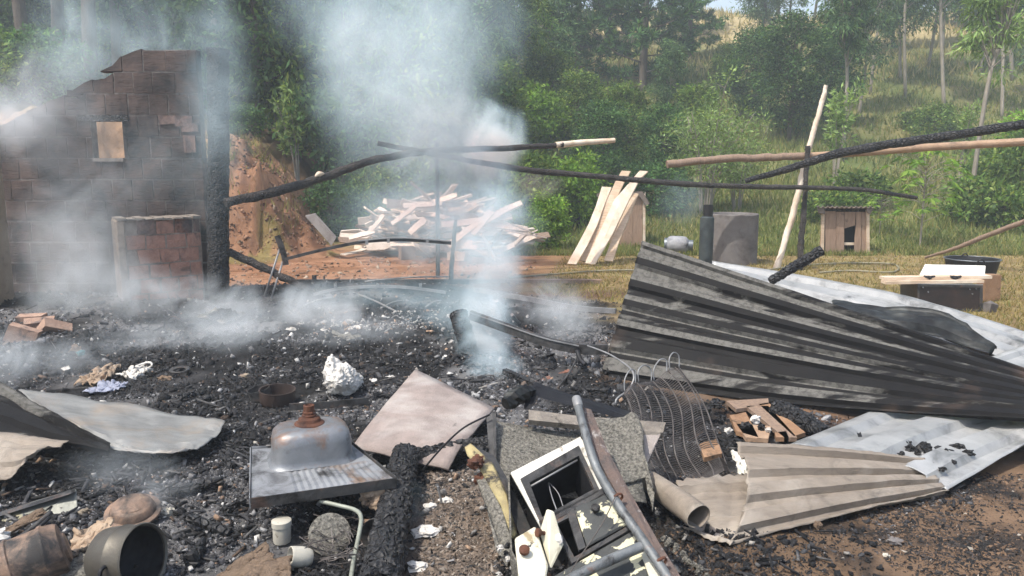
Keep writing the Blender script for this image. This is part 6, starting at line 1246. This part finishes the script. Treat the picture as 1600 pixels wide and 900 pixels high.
C3 = gp(208, 800, .05); T = tilt(C3, (.1, -.35, .93)); m_ = MB(); m_.lathe([(0, .05), (.055, .05), (.06, .046), (.075, .046), (.085, .04), (.098, .012), (.118, .008), (.12, .002), (.116, -.004), (.10, -.004), (.10, -.05)], 36, T, .008, .9); m_.build('basin', M['copper'], smooth=True, angle=40, label='upturned brownish basin half buried in the ash', cat='basin')
crumple('rag', [gp(118, 835, .05), gp(178, 808, .09), gp(168, 850, .07), gp(96, 880, .03)], 'cloth', 'burnt cream rag between the tin drum and the pot', 'rag', .03, 20, .006)
crumple('rag', [gp(90, 880, .05), gp(165, 862, .07), gp(180, 915, .03), gp(40, 920, .03)], 'burnt_tin', 'grey crumpled canvas in front of the tin drum', 'rag', .03, 20, .006)
ch_ = empty('bent_channel', gp(60, 800), 'bent pale metal channel pointing right at the lower left', 'metal channel')
m_ = MB(); m_.prism([at(-60, 822, 3.35), at(60, 782, 3.45), at(118, 766, 3.5), at(121, 800, 3.42), at(60, 805, 3.38), at(-60, 850, 3.25)], (.0, .006, .002)); m_.build('web', pm('yellowed_zinc', (0.19, 0.195, 0.17), (0.12, 0.125, 0.12), 5, 0.45, 0.4, (0.30, 0.26, 0.14), 3, (0.56, 0.7), 0.1, 40), ch_)
m_ = MB(); m_.prism([at(-60, 818, 3.37), at(118, 763, 3.52), at(118, 768, 3.49), at(-60, 824, 3.34)], (0, -.04, .006)); m_.build('flange', M['steel_dark'], ch_)
m_ = MB(); m_.lathe([(.008, 0), (.008, .006), (0, .007)], 8, tilt(at(108, 778, 3.48), (0, -1, .3))); m_.build('rivet', M['copper'], ch_)
crumple('torn_strip', [at(-40, 850, 3.12), at(68, 797, 3.3), at(74, 803, 3.28), at(-40, 870, 3.08)], 'felt', 'frayed tan strip lying along the tin drum', 'strip', .012, 14, .012)
m_ = MB(); m_.tube([at(-30, 880, 3.02), at(30, 842, 3.12), at(80, 800, 3.26)], [.016, .014, .01], 8, 12); m_.build('black_rod', M['steel_dark'], smooth=True, label='dark rod lying along the tin drum', cat='rod')
m_ = MB(); m_.tube([at(-30, 905, 2.96), at(25, 858, 3.06), at(78, 808, 3.22)], [.011, .01, .008], 8, 12); m_.build('black_rod', M['black'], smooth=True, label='thin black rod just below the thicker dark rod', cat='rod')
lump(at(-5, 838, 3.12), .045, 'plaster', 'ash_lump', 'white ash lump at the left edge beside the rods', 'ash lump')
lump(gp(133, 800, .02), .028, 'copper', 'tan_stone', 'small tan stone right of the bent channel', 'stone')
lump(gp(263, 800, .015), .028, 'ceramic', 'glass_lump', 'melted pale glass lump right of the basin', 'glass')

# ------------------------------------------------------------------ wire rack at the right of the stove
rk_ = empty('wire_rack', gp(1060, 700), 'sagging rack of thin burnt wires right of the stove', 'wire rack')
WQ = [[at(975, 615, 4.55), at(1020, 590, 4.75), at(1062, 578, 4.9)], [at(990, 665, 4.2), at(1050, 650, 4.35), at(1100, 640, 4.5)], [at(1005, 722, 3.88), at(1060, 712, 3.98), at(1125, 700, 4.12)], [at(1020, 752, 3.72), at(1080, 752, 3.74), at(1140, 735, 3.86)]]
def WS(u, v): return crom([crom([Vector(p) for p in r], u) for r in WQ], v) + Vector((0, 0, .05 * math.sin(u * 9) * .5 + .02 * math.sin(v * 5)))
for k in range(64):
    v = k / 63; m_ = MB(); m_.tube([WS(u / 10, v) + Vector((0, 0, .02 * mnoise.noise(Vector((u * .5, v * 6, 3))))) for u in range(11)], .0022, 4, 20, 0, False); m_.build('cross_wire', M['wire'], rk_)
for k in range(9):
    u = k / 8; m_ = MB(); m_.tube([WS(min(max(u + .03 * math.sin(j * .9), 0), 1), j / 10) for j in range(11)], .0045, 5, 30, 0, True); m_.build('rib_wire', M['wire'], rk_, smooth=True)
for k in range(4):
    u = (k + .5) / 4; a_, b_ = WS(u - .1, 0), WS(u + .1, 0); m_ = MB(); m_.tube([a_, a_ + Vector((0, .02, .07)), (a_ + b_) / 2 + Vector((0, .03, .10)), b_ + Vector((0, .02, .07)), b_], .0045, 5, 16); m_.build('hoop', M['rod'], rk_, smooth=True)
m_ = MB(); m_.tube([at(918, 540, 5.3), at(955, 555, 5.1), at(988, 580, 4.8), at(985, 605, 4.7), at(965, 622, 4.6), at(962, 630, 4.58)], .006, 6, 40); m_.build('pale_cable', M['rod'], smooth=True, label='pale cable hooking down before the black sheet corner', cat='cable')
# broken boards under the black sheet, the shade there put into browner wood colours
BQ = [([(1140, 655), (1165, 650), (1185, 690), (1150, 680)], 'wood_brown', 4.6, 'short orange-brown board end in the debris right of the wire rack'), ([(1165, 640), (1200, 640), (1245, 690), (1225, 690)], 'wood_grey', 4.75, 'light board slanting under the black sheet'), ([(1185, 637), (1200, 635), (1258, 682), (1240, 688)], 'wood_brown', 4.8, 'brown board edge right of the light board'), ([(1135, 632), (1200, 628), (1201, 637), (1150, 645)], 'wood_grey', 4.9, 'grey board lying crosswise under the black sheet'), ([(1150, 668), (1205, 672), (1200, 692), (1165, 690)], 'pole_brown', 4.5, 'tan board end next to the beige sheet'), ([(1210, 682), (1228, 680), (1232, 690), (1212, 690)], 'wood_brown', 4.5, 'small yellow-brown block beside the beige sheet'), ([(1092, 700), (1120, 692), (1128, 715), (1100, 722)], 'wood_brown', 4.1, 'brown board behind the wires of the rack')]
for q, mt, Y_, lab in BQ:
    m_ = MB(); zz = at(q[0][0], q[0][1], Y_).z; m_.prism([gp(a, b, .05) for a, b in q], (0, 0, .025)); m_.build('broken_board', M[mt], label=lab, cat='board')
for k, (px_, py_, s_, mt) in enumerate(((1165, 665, .03, 'char'), (1190, 668, .025, 'char'), (1150, 690, .03, 'char'), (1180, 655, .03, 'plaster'), (1128, 655, .035, 'char'), (1100, 640, .05, 'char'), (1120, 630, .045, 'char'), (1200, 672, .016, 'plaster'), (1090, 660, .04, 'char'), (1138, 672, .022, 'plaster'))):
    lump(gp(px_, py_, .09), s_, mt, 'charcoal_lump' if mt == 'char' else 'plaster_piece', 'charcoal lump among the broken boards under the black sheet' if mt == 'char' else 'pale plaster scrap among the broken boards', 'charcoal' if mt == 'char' else 'plaster', 'lumps among the broken boards')
char_log('charred_log', [gp(1215, 640, .08), gp(1250, 655, .08), gp(1290, 678, .06)], [.07, .05], 'charred log in the shadow under the black sheet', 'log', 26, 50, .035, .012)
crumple('white_curl', [at(1142, 705, 3.9), at(1165, 708, 3.88), at(1170, 740, 3.74), at(1156, 742, 3.75)], 'enamel_white', 'white curled metal scrap at the corner of the beige sheet', 'metal scrap', .02, 12, .003)
lump(gp(1278, 822, .02), .016, 'felt', 'bone_scrap', 'pale yellowish scrap under the beige sheet edge', 'scrap', None, 1.2)
lump(gp(1398, 845, .01), .03, 'concrete', 'stone', 'rounded grey stone on the sooty soil at the lower right', 'stone', None, .5)
lump(gp(1385, 868, .005), .014, 'ceramic', 'plaster_piece', 'pale crumb on the orange soil below the grey stone', 'plaster', None, .6)
# ------------------------------------------------------------------ middle of the burnt floor
random.seed(41)
def heap(name, q, mat, label, cat, n=26, amp=.04, peak=.25):
    V = []; F = []
    for i in range(n + 1):
        for j in range(n + 1):
            u, v = i / n * 2 - 1, j / n * 2 - 1; r = math.hypot(u, v); an = math.atan2(v, u)
            k = 1 + .35 * mnoise.noise(Vector((math.cos(an) * 1.4, math.sin(an) * 1.4, q[0].x * 7)))
            h = max(0, 1 - (r / k) ** 2) ** .7
            V.append(q[0] + q[1] * u + q[2] * v + q[3] * h * (1 + .5 * mnoise.noise(Vector((u * 2.2, v * 2.2, q[0].y * 5)))) + Vector((0, 0, amp * h * mnoise.noise(Vector((u * 6, v * 6, 1))))))
    F = [(i*(n+1)+j, (i+1)*(n+1)+j, (i+1)*(n+1)+j+1, i*(n+1)+j+1) for i in range(n) for j in range(n)]
    m_ = MB(); m_.add(V, F); return m_.build(name, M[mat], smooth=True, label=label, cat=cat)
c = gp(535, 612)
V = []; F = []; prof_l = [(510, 612), (507, 585), (511, 568), (516, 553), (522, 556), (528, 566), (545, 570), (556, 578), (563, 590), (562, 605), (556, 616), (530, 620)]
m_ = MB(); n = 16
pc = at(532, 592, 5.2)
for k, sc_ in ((0, 1.0), (1, .8), (2, .45)):
    for (a, b) in prof_l:
        p = at(a, b, 5.25); p = pc + (p - pc) * sc_ + Vector((0, -.10 * k + .03 * mnoise.noise(Vector((a * .05, b * .05, k))), .015 * k)); V.append(p)
L_ = len(prof_l)
for k in range(2):
    for j in range(L_): q_ = (j + 1) % L_; F.append((k*L_+j, k*L_+q_, (k+1)*L_+q_, (k+1)*L_+j))
F.append(tuple(2*L_ + j for j in range(L_)))
for j in range(L_): V.append(at(*prof_l[j], 5.45))
for j in range(L_): q_ = (j + 1) % L_; F.append((j, 3*L_+j, 3*L_+q_, q_))
m_.add(V, F); o = m_.build('plaster_block', M['plaster'], label='tall white crumbling plaster block standing in the charcoal', cat='plaster block')
sb = o.modifiers.new('sub', 'SUBSURF'); sb.levels = 3; sb.render_levels = 3
for ns_, st2 in ((.09, .09), (.025, .035)):
    tx = bpy.data.textures.new('rough', 'CLOUDS'); tx.noise_scale = ns_; tx.noise_depth = 3; dm = o.modifiers.new('rough', 'DISPLACE'); dm.texture = tx; dm.strength = st2; dm.texture_coords = 'LOCAL'
WG = 'white plaster pieces on the burnt floor'
for k, (px_, py_, s_, fl, lab) in enumerate(((655, 575, .06, .35, 'flat white plaster slab just behind the fibre board'), (625, 577, .035, .5, 'white plaster scrap left of the flat slab'), (688, 581, .04, .5, 'white plaster scrap right of the flat slab'), (565, 549, .05, .25, 'flat pale plaster slab behind the plaster block'), (545, 542, .03, .4, 'small pale scrap behind the plaster block'), (580, 528, .10, .3, 'broad white plaster patch in the middle of the floor'), (555, 514, .06, .4, 'white plaster lump left of the broad patch'), (610, 518, .07, .35, 'white plaster heap right of the broad patch'), (640, 500, .06, .4, 'pale plaster lump at the back of the patch'), (625, 496, .05, .4, 'pale plaster lump behind the heap'), (655, 503, .05, .35, 'pale plaster lump right of the heap'), (582, 596, .035, .5, 'small white scrap right of the plaster block'), (610, 590, .03, .5, 'white crumb left of the fibre board'), (695, 560, .03, .6, 'pale stone in the smoke right of the fibre board'), (455, 514, .05, .3, 'pale flat scrap at the left of the floor'), (470, 505, .04, .3, 'pale scrap behind the flat scrap at left'), (600, 512, .05, .4, 'plaster lump behind the broad patch'))):
    lump(gp(px_, py_, .03), s_, 'plaster', 'plaster_piece', lab, 'plaster', WG, fl)
for k in range(90):
    px_, py_ = random.gauss(605, 42), random.gauss(515, 11); lump(gp(px_, max(py_, 490), .025), random.uniform(.012, .035), 'plaster', 'plaster_crumb', 'small white plaster crumb in the pale patch amid the floor', 'plaster', 'plaster crumbs of the pale patch', .5)
# frying pan with bar
pn = empty('frying_pan', gp(427, 640), 'rusty round cake pan in the charcoal before the plaster block', 'pan')
r1 = .115; c = gp(427, 640); c.y += .1; T = tilt(c + Vector((0, 0, .02)), (.04, -.05, 1)); m_ = MB(); m_.lathe([(0, .0), (r1 * .95, 0), (r1, .01), (r1, .085), (r1 + .005, .09), (r1 - .004, .09), (r1 - .008, .012), (0, .01)], 36, T, .02); m_.build('body', pm('rusty_pan', (0.045, 0.035, 0.032), (0.075, 0.05, 0.04), 6, 0.6, 0.3, (0.24, 0.10, 0.04), 4, (0.60, 0.70), 0.2, 40), pn, smooth=True, angle=40)
bar('flat_bar', [gp(452, 636, .05), gp(515, 632, .05), gp(576, 626, .05)], .012, .045, 'steel_dark', 'flat dark bar lying right of the cake pan', 'bar')
m_ = MB(); c = gp(405, 632); T = tilt(c + Vector((0, .05, .03)), (-.2, -.1, .97)); m_.lathe([(0, 0), (.07, .0), (.075, .07), (.07, .07), (.066, .01), (0, .008)], 24, T, .05); m_.build('tin_can', M['steel_dark'], smooth=True, angle=40, label='dark tin left of the cake pan', cat='tin')
# cloths, rags, small coloured bits
crumple('blue_cloth', [gp(128, 612, .04), gp(165, 596, .07), gp(200, 598, .05), gp(180, 612, .03)], 'cloth_blue', 'pale blue cloth crumpled on the charcoal at left', 'cloth', .035, 20, .004, 6)
crumple('scorched_cloth', [gp(118, 600, .04), gp(150, 575, .09), gp(190, 570, .07), gp(160, 598, .05)], 'cloth', 'scorched peach and cream cloth behind the blue cloth', 'cloth', .05, 20, .005, 6)
crumple('scorched_cloth', [gp(185, 585, .05), gp(215, 572, .08), gp(235, 578, .05), gp(212, 592, .04)], 'plaster', 'whitish melted rag right of the peach cloth', 'rag', .05, 18, .005, 7)
m_ = MB(); a = gp(225, 572, .06); m_.tube([a + Vector((-.06, 0, .0)), a + Vector((.04, .0, .03)), a + Vector((.07, -.02, .01)), a + Vector((.03, -.03, -.01)), a + Vector((-.03, -.03, .0))], .008, 6, 20); m_.build('wire_loop', M['plaster'], smooth=True, label='white looped cord on top of the whitish rag', cat='cord')
lump(gp(127, 552, .05), .035, 'cloth_blue', 'teal_bottle', 'small teal lump on the charcoal at left', 'lump').data.materials[0] = pm('teal', (0.06, 0.20, 0.21), (0.03, 0.10, 0.11), 12, 0.5)
lump(gp(118, 546, .05), .045, 'felt', 'tan_lump', 'tan foam lump behind the teal lump', 'lump', None, .8)
crumple('white_flake', [gp(95, 576, .05), gp(108, 572, .05), gp(110, 577, .05), gp(100, 580, .05)], 'plaster', 'small white flake at the far left floor', 'flake', .01, 6, .004)
lump(gp(385, 588, .02), .05, 'copper', 'orange_shard', 'orange clay shard left of the plaster block', 'shard', None, .4); lump(gp(258, 592, .02), .05, 'felt', 'tan_shard', 'tan shard in the charcoal right of the cloths', 'shard', None, .4)
m_ = MB(); c = gp(281, 580, .05); m_.lathe([(.05, 0), (.075, .012), (.07, .02), (.045, .012)], 24, tilt(c, (0, -.1, 1))); m_.build('iron_ring', M['steel_dark'], smooth=True, label='flat iron ring lying in the charcoal', cat='ring')
# fallen bricks by the wall
FB_ = brick_mesh(.24, .1, .17, M['tan_brick'], 'brick', .012)
for k, (px_, py_, rx, rz, lab) in enumerate(((62, 512, .3, .5, 'fallen orange brick left of the pair at the wall foot'), (84, 516, .7, .9, 'fallen orange brick tipped on edge at the wall foot'), (50, 505, .1, .1, 'fallen brick nearest the tan wall stub'), (35, 525, 0, .3, 'pale fallen block at the left edge'))):
    o = link('fallen_brick', FB_); o.location = gp(px_, py_, .07); o.rotation_euler = (rx, .4 * (k % 2), rz); tagit(o, lab, 'brick', 'fallen bricks at the wall foot')
st_ = [((40, 575), (30, 548), .03, 'charred forked stick standing at the far left'), ((18, 590), (40, 552), .022, 'thin charred stick leaning at the far left')]
for a_, b_, r_, lab in st_:
    A = gp(*a_); char_log('charred_stick', [A, at(*b_, A.y + .1)], [r_, r_ * 1.2], lab, 'stick', 12, 20, .03, .006)
m_ = MB(); c = gp(270, 505, .1); m_.tube([c + Vector((-.09, 0, -.05)), c + Vector((-.06, 0, .03)), c + Vector((0, .02, .06)), c + Vector((.07, 0, .03)), c + Vector((.1, 0, -.05))], .008, 6, 20); m_.build('wire_hoop', M['steel_dark'], smooth=True, label='thin metal hoop standing before the low brick wall', cat='hoop')
crumple('sheet_scrap', [gp(305, 495, .05), gp(345, 480, .22), gp(385, 490, .1), gp(350, 505, .05)], 'burnt_tin', 'peaked scrap of grey sheet before the charred post', 'metal scrap', .05, 14, .004)
crumple('sheet_scrap', [gp(505, 527, .04), gp(520, 517, .09), gp(562, 526, .08), gp(552, 536, .04)], 'burnt_tin', 'grey-brown sheet scrap lying left of the pale patch', 'metal scrap', .03, 14, .004)
# charred upright and the long curved rail in the smoke
char_log('charred_stump', [gp(738, 560) - Vector((0, 0, .03)), at(725, 520, 6.4), at(716, 490, 6.5)], [.075, .085], 'leaning charred stump in the densest smoke', 'stump', 22, 40, .05, .012)
rl = bar('curved_rail', [at(735, 492, 6.4), at(790, 512, 6.2), at(850, 533, 6.0), at(905, 545, 5.9), at(950, 546, 5.85)], .03, .075, 'steel_dark', 'long curved steel rail from the stump to the black sheet', 'rail')
bar('edge_line', [at(735, 488, 6.39), at(790, 507, 6.19), at(850, 527.5, 5.99), at(905, 540, 5.89)], .034, .008, 'rod', None, None, rl)
bar('back_rail', [at(740, 452, 8.2), at(830, 468, 8.0), at(900, 481, 7.8), at(962, 486, 7.6)], .03, .05, 'rod', 'thin pale rail lying behind the curved rail', 'rail')
m_ = MB(); m_.tube([at(903, 556, 5.88), at(890, 582, 5.6), at(872, 606, 5.35)], .008, 6, 10); m_.build('thin_rod', M['steel_dark'], smooth=True, label='thin dark rod hanging down from the curved rail', cat='rod')
m_ = MB(); m_.tube([at(902, 548, 5.86), at(907, 562, 5.8), at(915, 570, 5.75)], .018, 8, 10); m_.build('hook', M['black'], smooth=True, label='short black hook under the curved rail', cat='hook')
bar('angle_iron', [gp(788, 580, .10), gp(815, 592, .08), gp(848, 608, .06)], .04, .04, 'char', 'short charred angle piece behind the stove', 'bar')
m_ = MB(); m_.lathe([(.012, -.008), (.035, -.004), (.035, .004), (.012, .008)], 16, tilt(gp(821, 603, .05), (.2, -.8, .4))); m_.build('washer', M['copper'], smooth=True, label='pale round washer on the charcoal behind the stove', cat='washer')
for k, (a_, b_, lab) in enumerate((((776, 470), (793, 508), 'pale rod leaning in the smoke, left of two'), ((800, 492), (812, 508), 'pale knobbed rod right of the leaning rod'))):
    A = at(*a_, 7.3); B = gp(*b_, .02); m_ = MB(); m_.tube([A, B], [.016, .02], 7, 6, .1); m_.build('pale_rod', M['rod'], label=lab, cat='rod')
for k, (px_, py_, w_, lab) in enumerate(((878, 583, .16, 'reddish flat shard below the curved rail'), (850, 594, .12, 'smaller reddish shard nearer the stove'), (700, 505, .1, 'pale shard left of the charred stump'))):
    c = gp(px_, py_, .03); crumple('clay_shard', [c + Vector((-w_ / 2, -.05, 0)), c + Vector((w_ / 2, .0, .02)), c + Vector((w_ / 2 - .03, .05, .02)), c + Vector((-w_ / 2 + .03, .02, 0))], 'brick_red' if k < 2 else 'plaster', lab, 'shard', .012, 8, .012)
for k, (a_, b_) in enumerate((((545, 455), (625, 490)), ((595, 482), (630, 470)), ((665, 480), (690, 470)), ((475, 478), (520, 465)), ((570, 440), (700, 432)))):
    m_ = MB(); m_.tube([gp(*a_, .05), (gp(*a_, .05) + gp(*b_, .07)) / 2 + Vector((0, 0, .02)), gp(*b_, .07)], .011, 6, 10); m_.build('thin_rod', M['rod'], smooth=True, label=('thin rod slanting across the back of the floor', 'short thin rod crossing behind the pale patch', 'short pale rod before the back rail in smoke', 'short rod beside the smoking heap at left', 'thin pale cable along the orange soil')[k], cat='rod')
# charred timbers scattered over the floor
random.seed(77)
spots = [(250, 540), (330, 548), (180, 535), (420, 560), (350, 600), (470, 585), (60, 570), (300, 615), (630, 620), (470, 545), (240, 565), (690, 530), (660, 545), (400, 530), (330, 665), (350, 720), (300, 760), (330, 820), (300, 860), (360, 790), (880, 600), (930, 610), (960, 580), (840, 560)]
for k, (px_, py_) in enumerate(spots):
    c = gp(px_ + random.uniform(-15, 15), py_, .035); an = random.uniform(0, 3.14); L_ = random.uniform(.12, .32) * (c.y / 5) ** .5; d = Vector((math.cos(an), math.sin(an), random.uniform(-.15, .25))) * L_ / 2
    char_log('charred_timber', [c - d, c + d], [random.uniform(.02, .035), random.uniform(.015, .03)], ('small charred timber end lying in the charcoal behind the sink' if py_ < 650 else 'small charred timber end left of the sink in the foreground charcoal') if px_ < 800 else 'small charred timber end below the black roof sheet corner', 'timber', 12, 16, .03, .007, 'char', 'charred timber ends on the floor', random.uniform(.6, 1))
# ------------------------------------------------------------------ smoke
def smoke_mat(dens, ns, lo, hi, sharp, seed, col=(0.68, 0.91, 1.0), stretch=(1, 1, 1), aniso=0.0):
    m, t = nt_new('smoke'); out = t.nodes.new('ShaderNodeOutputMaterial'); v = t.nodes.new('ShaderNodeVolumeScatter'); t.links.new(v.outputs[0], out.inputs['Volume'])
    v.inputs['Color'].default_value = (*col, 1); v.inputs['Anisotropy'].default_value = aniso
    tc = t.nodes.new('ShaderNodeTexCoord'); ln = t.nodes.new('ShaderNodeVectorMath'); ln.operation = 'LENGTH'; t.links.new(tc.outputs['Object'], ln.inputs[0])
    geo = t.nodes.new('ShaderNodeNewGeometry'); mp = t.nodes.new('ShaderNodeMapping'); mp.inputs['Location'].default_value = (seed * 3.7, seed * 1.3, seed * 5.1); mp.inputs['Scale'].default_value = stretch; t.links.new(geo.outputs['Position'], mp.inputs[0])
    n = _noise(t, ns, 6, 0.62, 1.6, mp.outputs[0])
    # the edge of each puff is broken up by the noise
    ad = t.nodes.new('ShaderNodeMath'); ad.operation = 'MULTIPLY_ADD'; t.links.new(n, ad.inputs[0]); ad.inputs[1].default_value = -0.75; ad.inputs[2].default_value = 0.375
    sm = t.nodes.new('ShaderNodeMath'); sm.operation = 'ADD'; t.links.new(ln.outputs['Value'], sm.inputs[0]); t.links.new(ad.outputs[0], sm.inputs[1])
    fo = t.nodes.new('ShaderNodeMapRange'); fo.interpolation_type = 'SMOOTHSTEP'; fo.inputs['From Min'].default_value = 0.86; fo.inputs['From Max'].default_value = sharp; fo.inputs['To Min'].default_value = 0; fo.inputs['To Max'].default_value = 1
    t.links.new(sm.outputs[0], fo.inputs[0])
    # fade fully out before the hull of the puff
    f2 = t.nodes.new('ShaderNodeMapRange'); f2.interpolation_type = 'SMOOTHSTEP'; f2.inputs['From Min'].default_value = 1.0; f2.inputs['From Max'].default_value = 0.75; t.links.new(ln.outputs['Value'], f2.inputs[0])
    nr = _ramp(t, n, lo, hi); a = t.nodes.new('ShaderNodeMath'); a.operation = 'MULTIPLY'; t.links.new(fo.outputs[0], a.inputs[0]); t.links.new(nr, a.inputs[1])
    b = t.nodes.new('ShaderNodeMath'); b.operation = 'MULTIPLY'; t.links.new(a.outputs[0], b.inputs[0]); t.links.new(f2.outputs[0], b.inputs[1])
    c = t.nodes.new('ShaderNodeMath'); c.operation = 'MULTIPLY'; t.links.new(b.outputs[0], c.inputs[0]); c.inputs[1].default_value = dens; t.links.new(c.outputs[0], v.inputs['Density'])
    return m
def ico():
    mb = MB(); n, ph = 20, 12; V = []; F = []
    for a in range(ph + 1):
        th = math.pi * a / ph
        for b in range(n): an = 2 * math.pi * b / n; V.append((math.sin(th) * math.cos(an), math.sin(th) * math.sin(an), math.cos(th)))
    for a in range(ph):
        for b in range(n): k = (b + 1) % n; F.append((a*n+b, (a+1)*n+b, (a+1)*n+k, a*n+k))
    return V, F
SV, SF = ico(); SEED = [1]
def puff(parent, px, py, Y, rx, ry, rz, dens, rot=0.0, ns=1.4, lo=0.36, hi=0.66, sharp=0.25, col=(0.68, 0.91, 1.0), stretch=(1, 1, 1), aniso=0.0):
    """rx, rz in photo pixels at that depth, ry in metres"""
    me = bpy.data.meshes.new('smoke_puff'); me.from_pydata(SV, [], SF); me.update(); SEED[0] += 1; me.materials.append(smoke_mat(dens, ns, lo, hi, sharp, SEED[0], col, stretch, aniso))
    o = bpy.data.objects.new('smoke_puff', me); COL.objects.link(o); o.parent = parent; o.matrix_parent_inverse = Matrix.Translation(-Vector(parent.location))
    o.location = at(px, py, Y); s = Y / FPX; o.scale = (rx * s, ry, rz * s); o.rotation_euler = (0, rot, 0); return o
WARM = (0.89, 0.97, 1.0)
pl = empty('smoke_plume', at(770, 600, 6.3), 'blue-white smoke plume rising from the charcoal in the middle', 'smoke', kind='stuff')
puff(pl, 770, 590, 5.7, 70, .3, 70, 9.42, 0, 3.0, .36, .62, .1)
puff(pl, 758, 520, 6.3, 62, .35, 110, 7.97, .05, 2.6, .36, .62, .1)
puff(pl, 768, 420, 7.0, 72, .4, 120, 5.22, 0, 2.0, .32, .62, .1)
puff(pl, 785, 330, 7.6, 66, .4, 90, 4.06, .0, 1.8, .3, .62, .1)
puff(pl, 772, 222, 11.9, 72, .45, 84, 6.67, .25, 1.7, .25, .6, .2)
puff(pl, 735, 262, 10.2, 115, .5, 78, 3.77, .4, 1.6, .3, .62, .1)
puff(pl, 690, 215, 9.6, 130, .5, 100, 2.46, -.3, 1.4, .3, .62, .1)
puff(pl, 640, 130, 9.2, 190, .9, 190, 1.67, .2, 1.0, .3, .64, .0)
puff(pl, 560, 90, 9.6, 130, .9, 150, 1.30, .2, 1.0, .33, .64, .0)
puff(pl, 580, 10, 10.0, 230, 1.2, 150, 1.09, 0, .8, .28, .65, .0)
puff(pl, 720, 40, 9.6, 150, 1.0, 150, 0.80, 0, .9, .3, .65, .0)
puff(pl, 650, 345, 9.6, 200, .8, 120, 2.4, 0, 1.3, .28, .65, .0)
puff(pl, 740, 370, 9.4, 150, .8, 110, 2.6, 0, 1.4, .28, .65, .0)
puff(pl, 640, 160, 12.2, 200, .8, 230, .95, .15, .9, .0, .6, .0)
puff(pl, 745, 480, 6.9, 95, .5, 160, 1.3, .05, 1.4, .05, .6, .0)
ws = empty('wall_smoke', at(150, 470, 8.0), 'grey smoke drifting in front of the ruined brick wall', 'smoke', kind='stuff')
puff(ws, 130, 370, 8.4, 150, .45, 200, 1.42, .25, 1.4, .25, .65, .0, col=WARM)
puff(ws, 160, 460, 7.9, 190, .5, 85, 2.17, 0, 1.7, .3, .65, .0, col=WARM)
puff(ws, 50, 170, 8.8, 160, .6, 140, 1.34, .2, 1.2, .25, .65, .0, col=WARM)
puff(ws, 10, 185, 8.3, 80, .4, 60, 2.50, .3, 1.6, col=WARM)
puff(ws, 190, 60, 11.0, 240, 1.0, 150, 0.75, 0, .8, .25, .65, .0)
puff(ws, 345, 130, 8.6, 70, .5, 220, 1.34, .05, 1.2, .25, .65, .0)
puff(ws, 110, 60, 12.5, 70, .8, 140, 0.75, 0, 1.2)
puff(ws, 220, 250, 8.7, 150, .35, 120, 0.58, 0, 1.4, .25, .65, .0)
puff(ws, 290, 470, 8.0, 170, .4, 65, 2.17, 0, 1.9, col=WARM)
puff(ws, 120, 400, 8.2, 160, .5, 150, 0.63, .2, 1.2, .0, .6, .0, col=WARM)
puff(ws, 330, 200, 8.5, 90, .5, 260, 0.52, .0, 1.0, .05, .6, .0)
fs = empty('ground_smoke', at(450, 500, 6.5), 'low smoke wisps creeping over the burnt floor', 'smoke', kind='stuff')
puff(fs, 300, 525, 6.6, 260, .5, 60, 1.87, 0, 1.8, .3, .65, .0, col=WARM)
puff(fs, 500, 482, 7.6, 100, .4, 55, 3.98, .1, 2.2, col=WARM)
puff(fs, 385, 500, 7.2, 130, .4, 55, 2.34, .0, 2.0, col=WARM)
puff(fs, 560, 515, 6.6, 130, .4, 45, 1.76, 0, 2.2, col=WARM)
puff(fs, 890, 505, 6.7, 90, .35, 62, 3.98, .1, 2.3, .33, .65, .0, col=WARM)
puff(fs, 850, 465, 7.4, 100, .4, 50, 2.11, 0, 2.2, col=WARM)
puff(fs, 690, 480, 7.2, 110, .4, 50, 1.99, 0, 2.0)
puff(fs, 620, 460, 8.4, 230, .6, 50, 1.05, 0, 1.6, .25, .65, .0)
ls = empty('sheet_smoke', at(200, 720, 3.7), 'thin smoke seeping out under the crumpled sheet at lower left', 'smoke', kind='stuff')
puff(ls, 190, 730, 3.7, 140, .2, 65, 2.17, 0, 3.5, .3, .65, .0, col=WARM)
puff(ls, 90, 560, 5.4, 130, .3, 45, 1.74, 0, 2.6, col=WARM)
puff(ls, 10, 560, 5.0, 70, .3, 70, 3.48, 0, 2.6, col=WARM)
puff(ls, 260, 760, 3.4, 80, .15, 60, 1.89, 0, 4, col=WARM)
puff(ls, 640, 800, 3.4, 70, .15, 70, 1.89, 0, 4)
ys = empty('yard_smoke', at(1050, 310, 12.8), 'thin blue smoke wisp over the gas bottle in the yard', 'smoke', kind='stuff')
puff(ys, 1062, 312, 12.6, 55, .4, 60, .8, 0, 1.6)
puff(ys, 840, 290, 12.5, 60, .4, 35, .9, 0, 1.8, col=(.75, .7, .68))
# thin air haze over the whole place
hm, ht = nt_new('haze'); ho = ht.nodes.new('ShaderNodeOutputMaterial'); hv = ht.nodes.new('ShaderNodeVolumePrincipled'); ht.links.new(hv.outputs[0], ho.inputs['Volume'])
hv.inputs['Color'].default_value = (0.85, 0.94, 1.0, 1); hv.inputs['Density'].default_value = 0.0042; hv.inputs['Anisotropy'].default_value = 0.2
hb_ = MB(); hb_.box((0, 90, 18), (290, 210, 40)); hz_o = hb_.build('haze', hm, label='thin smoky haze filling the valley air', cat='haze', kind='stuff')
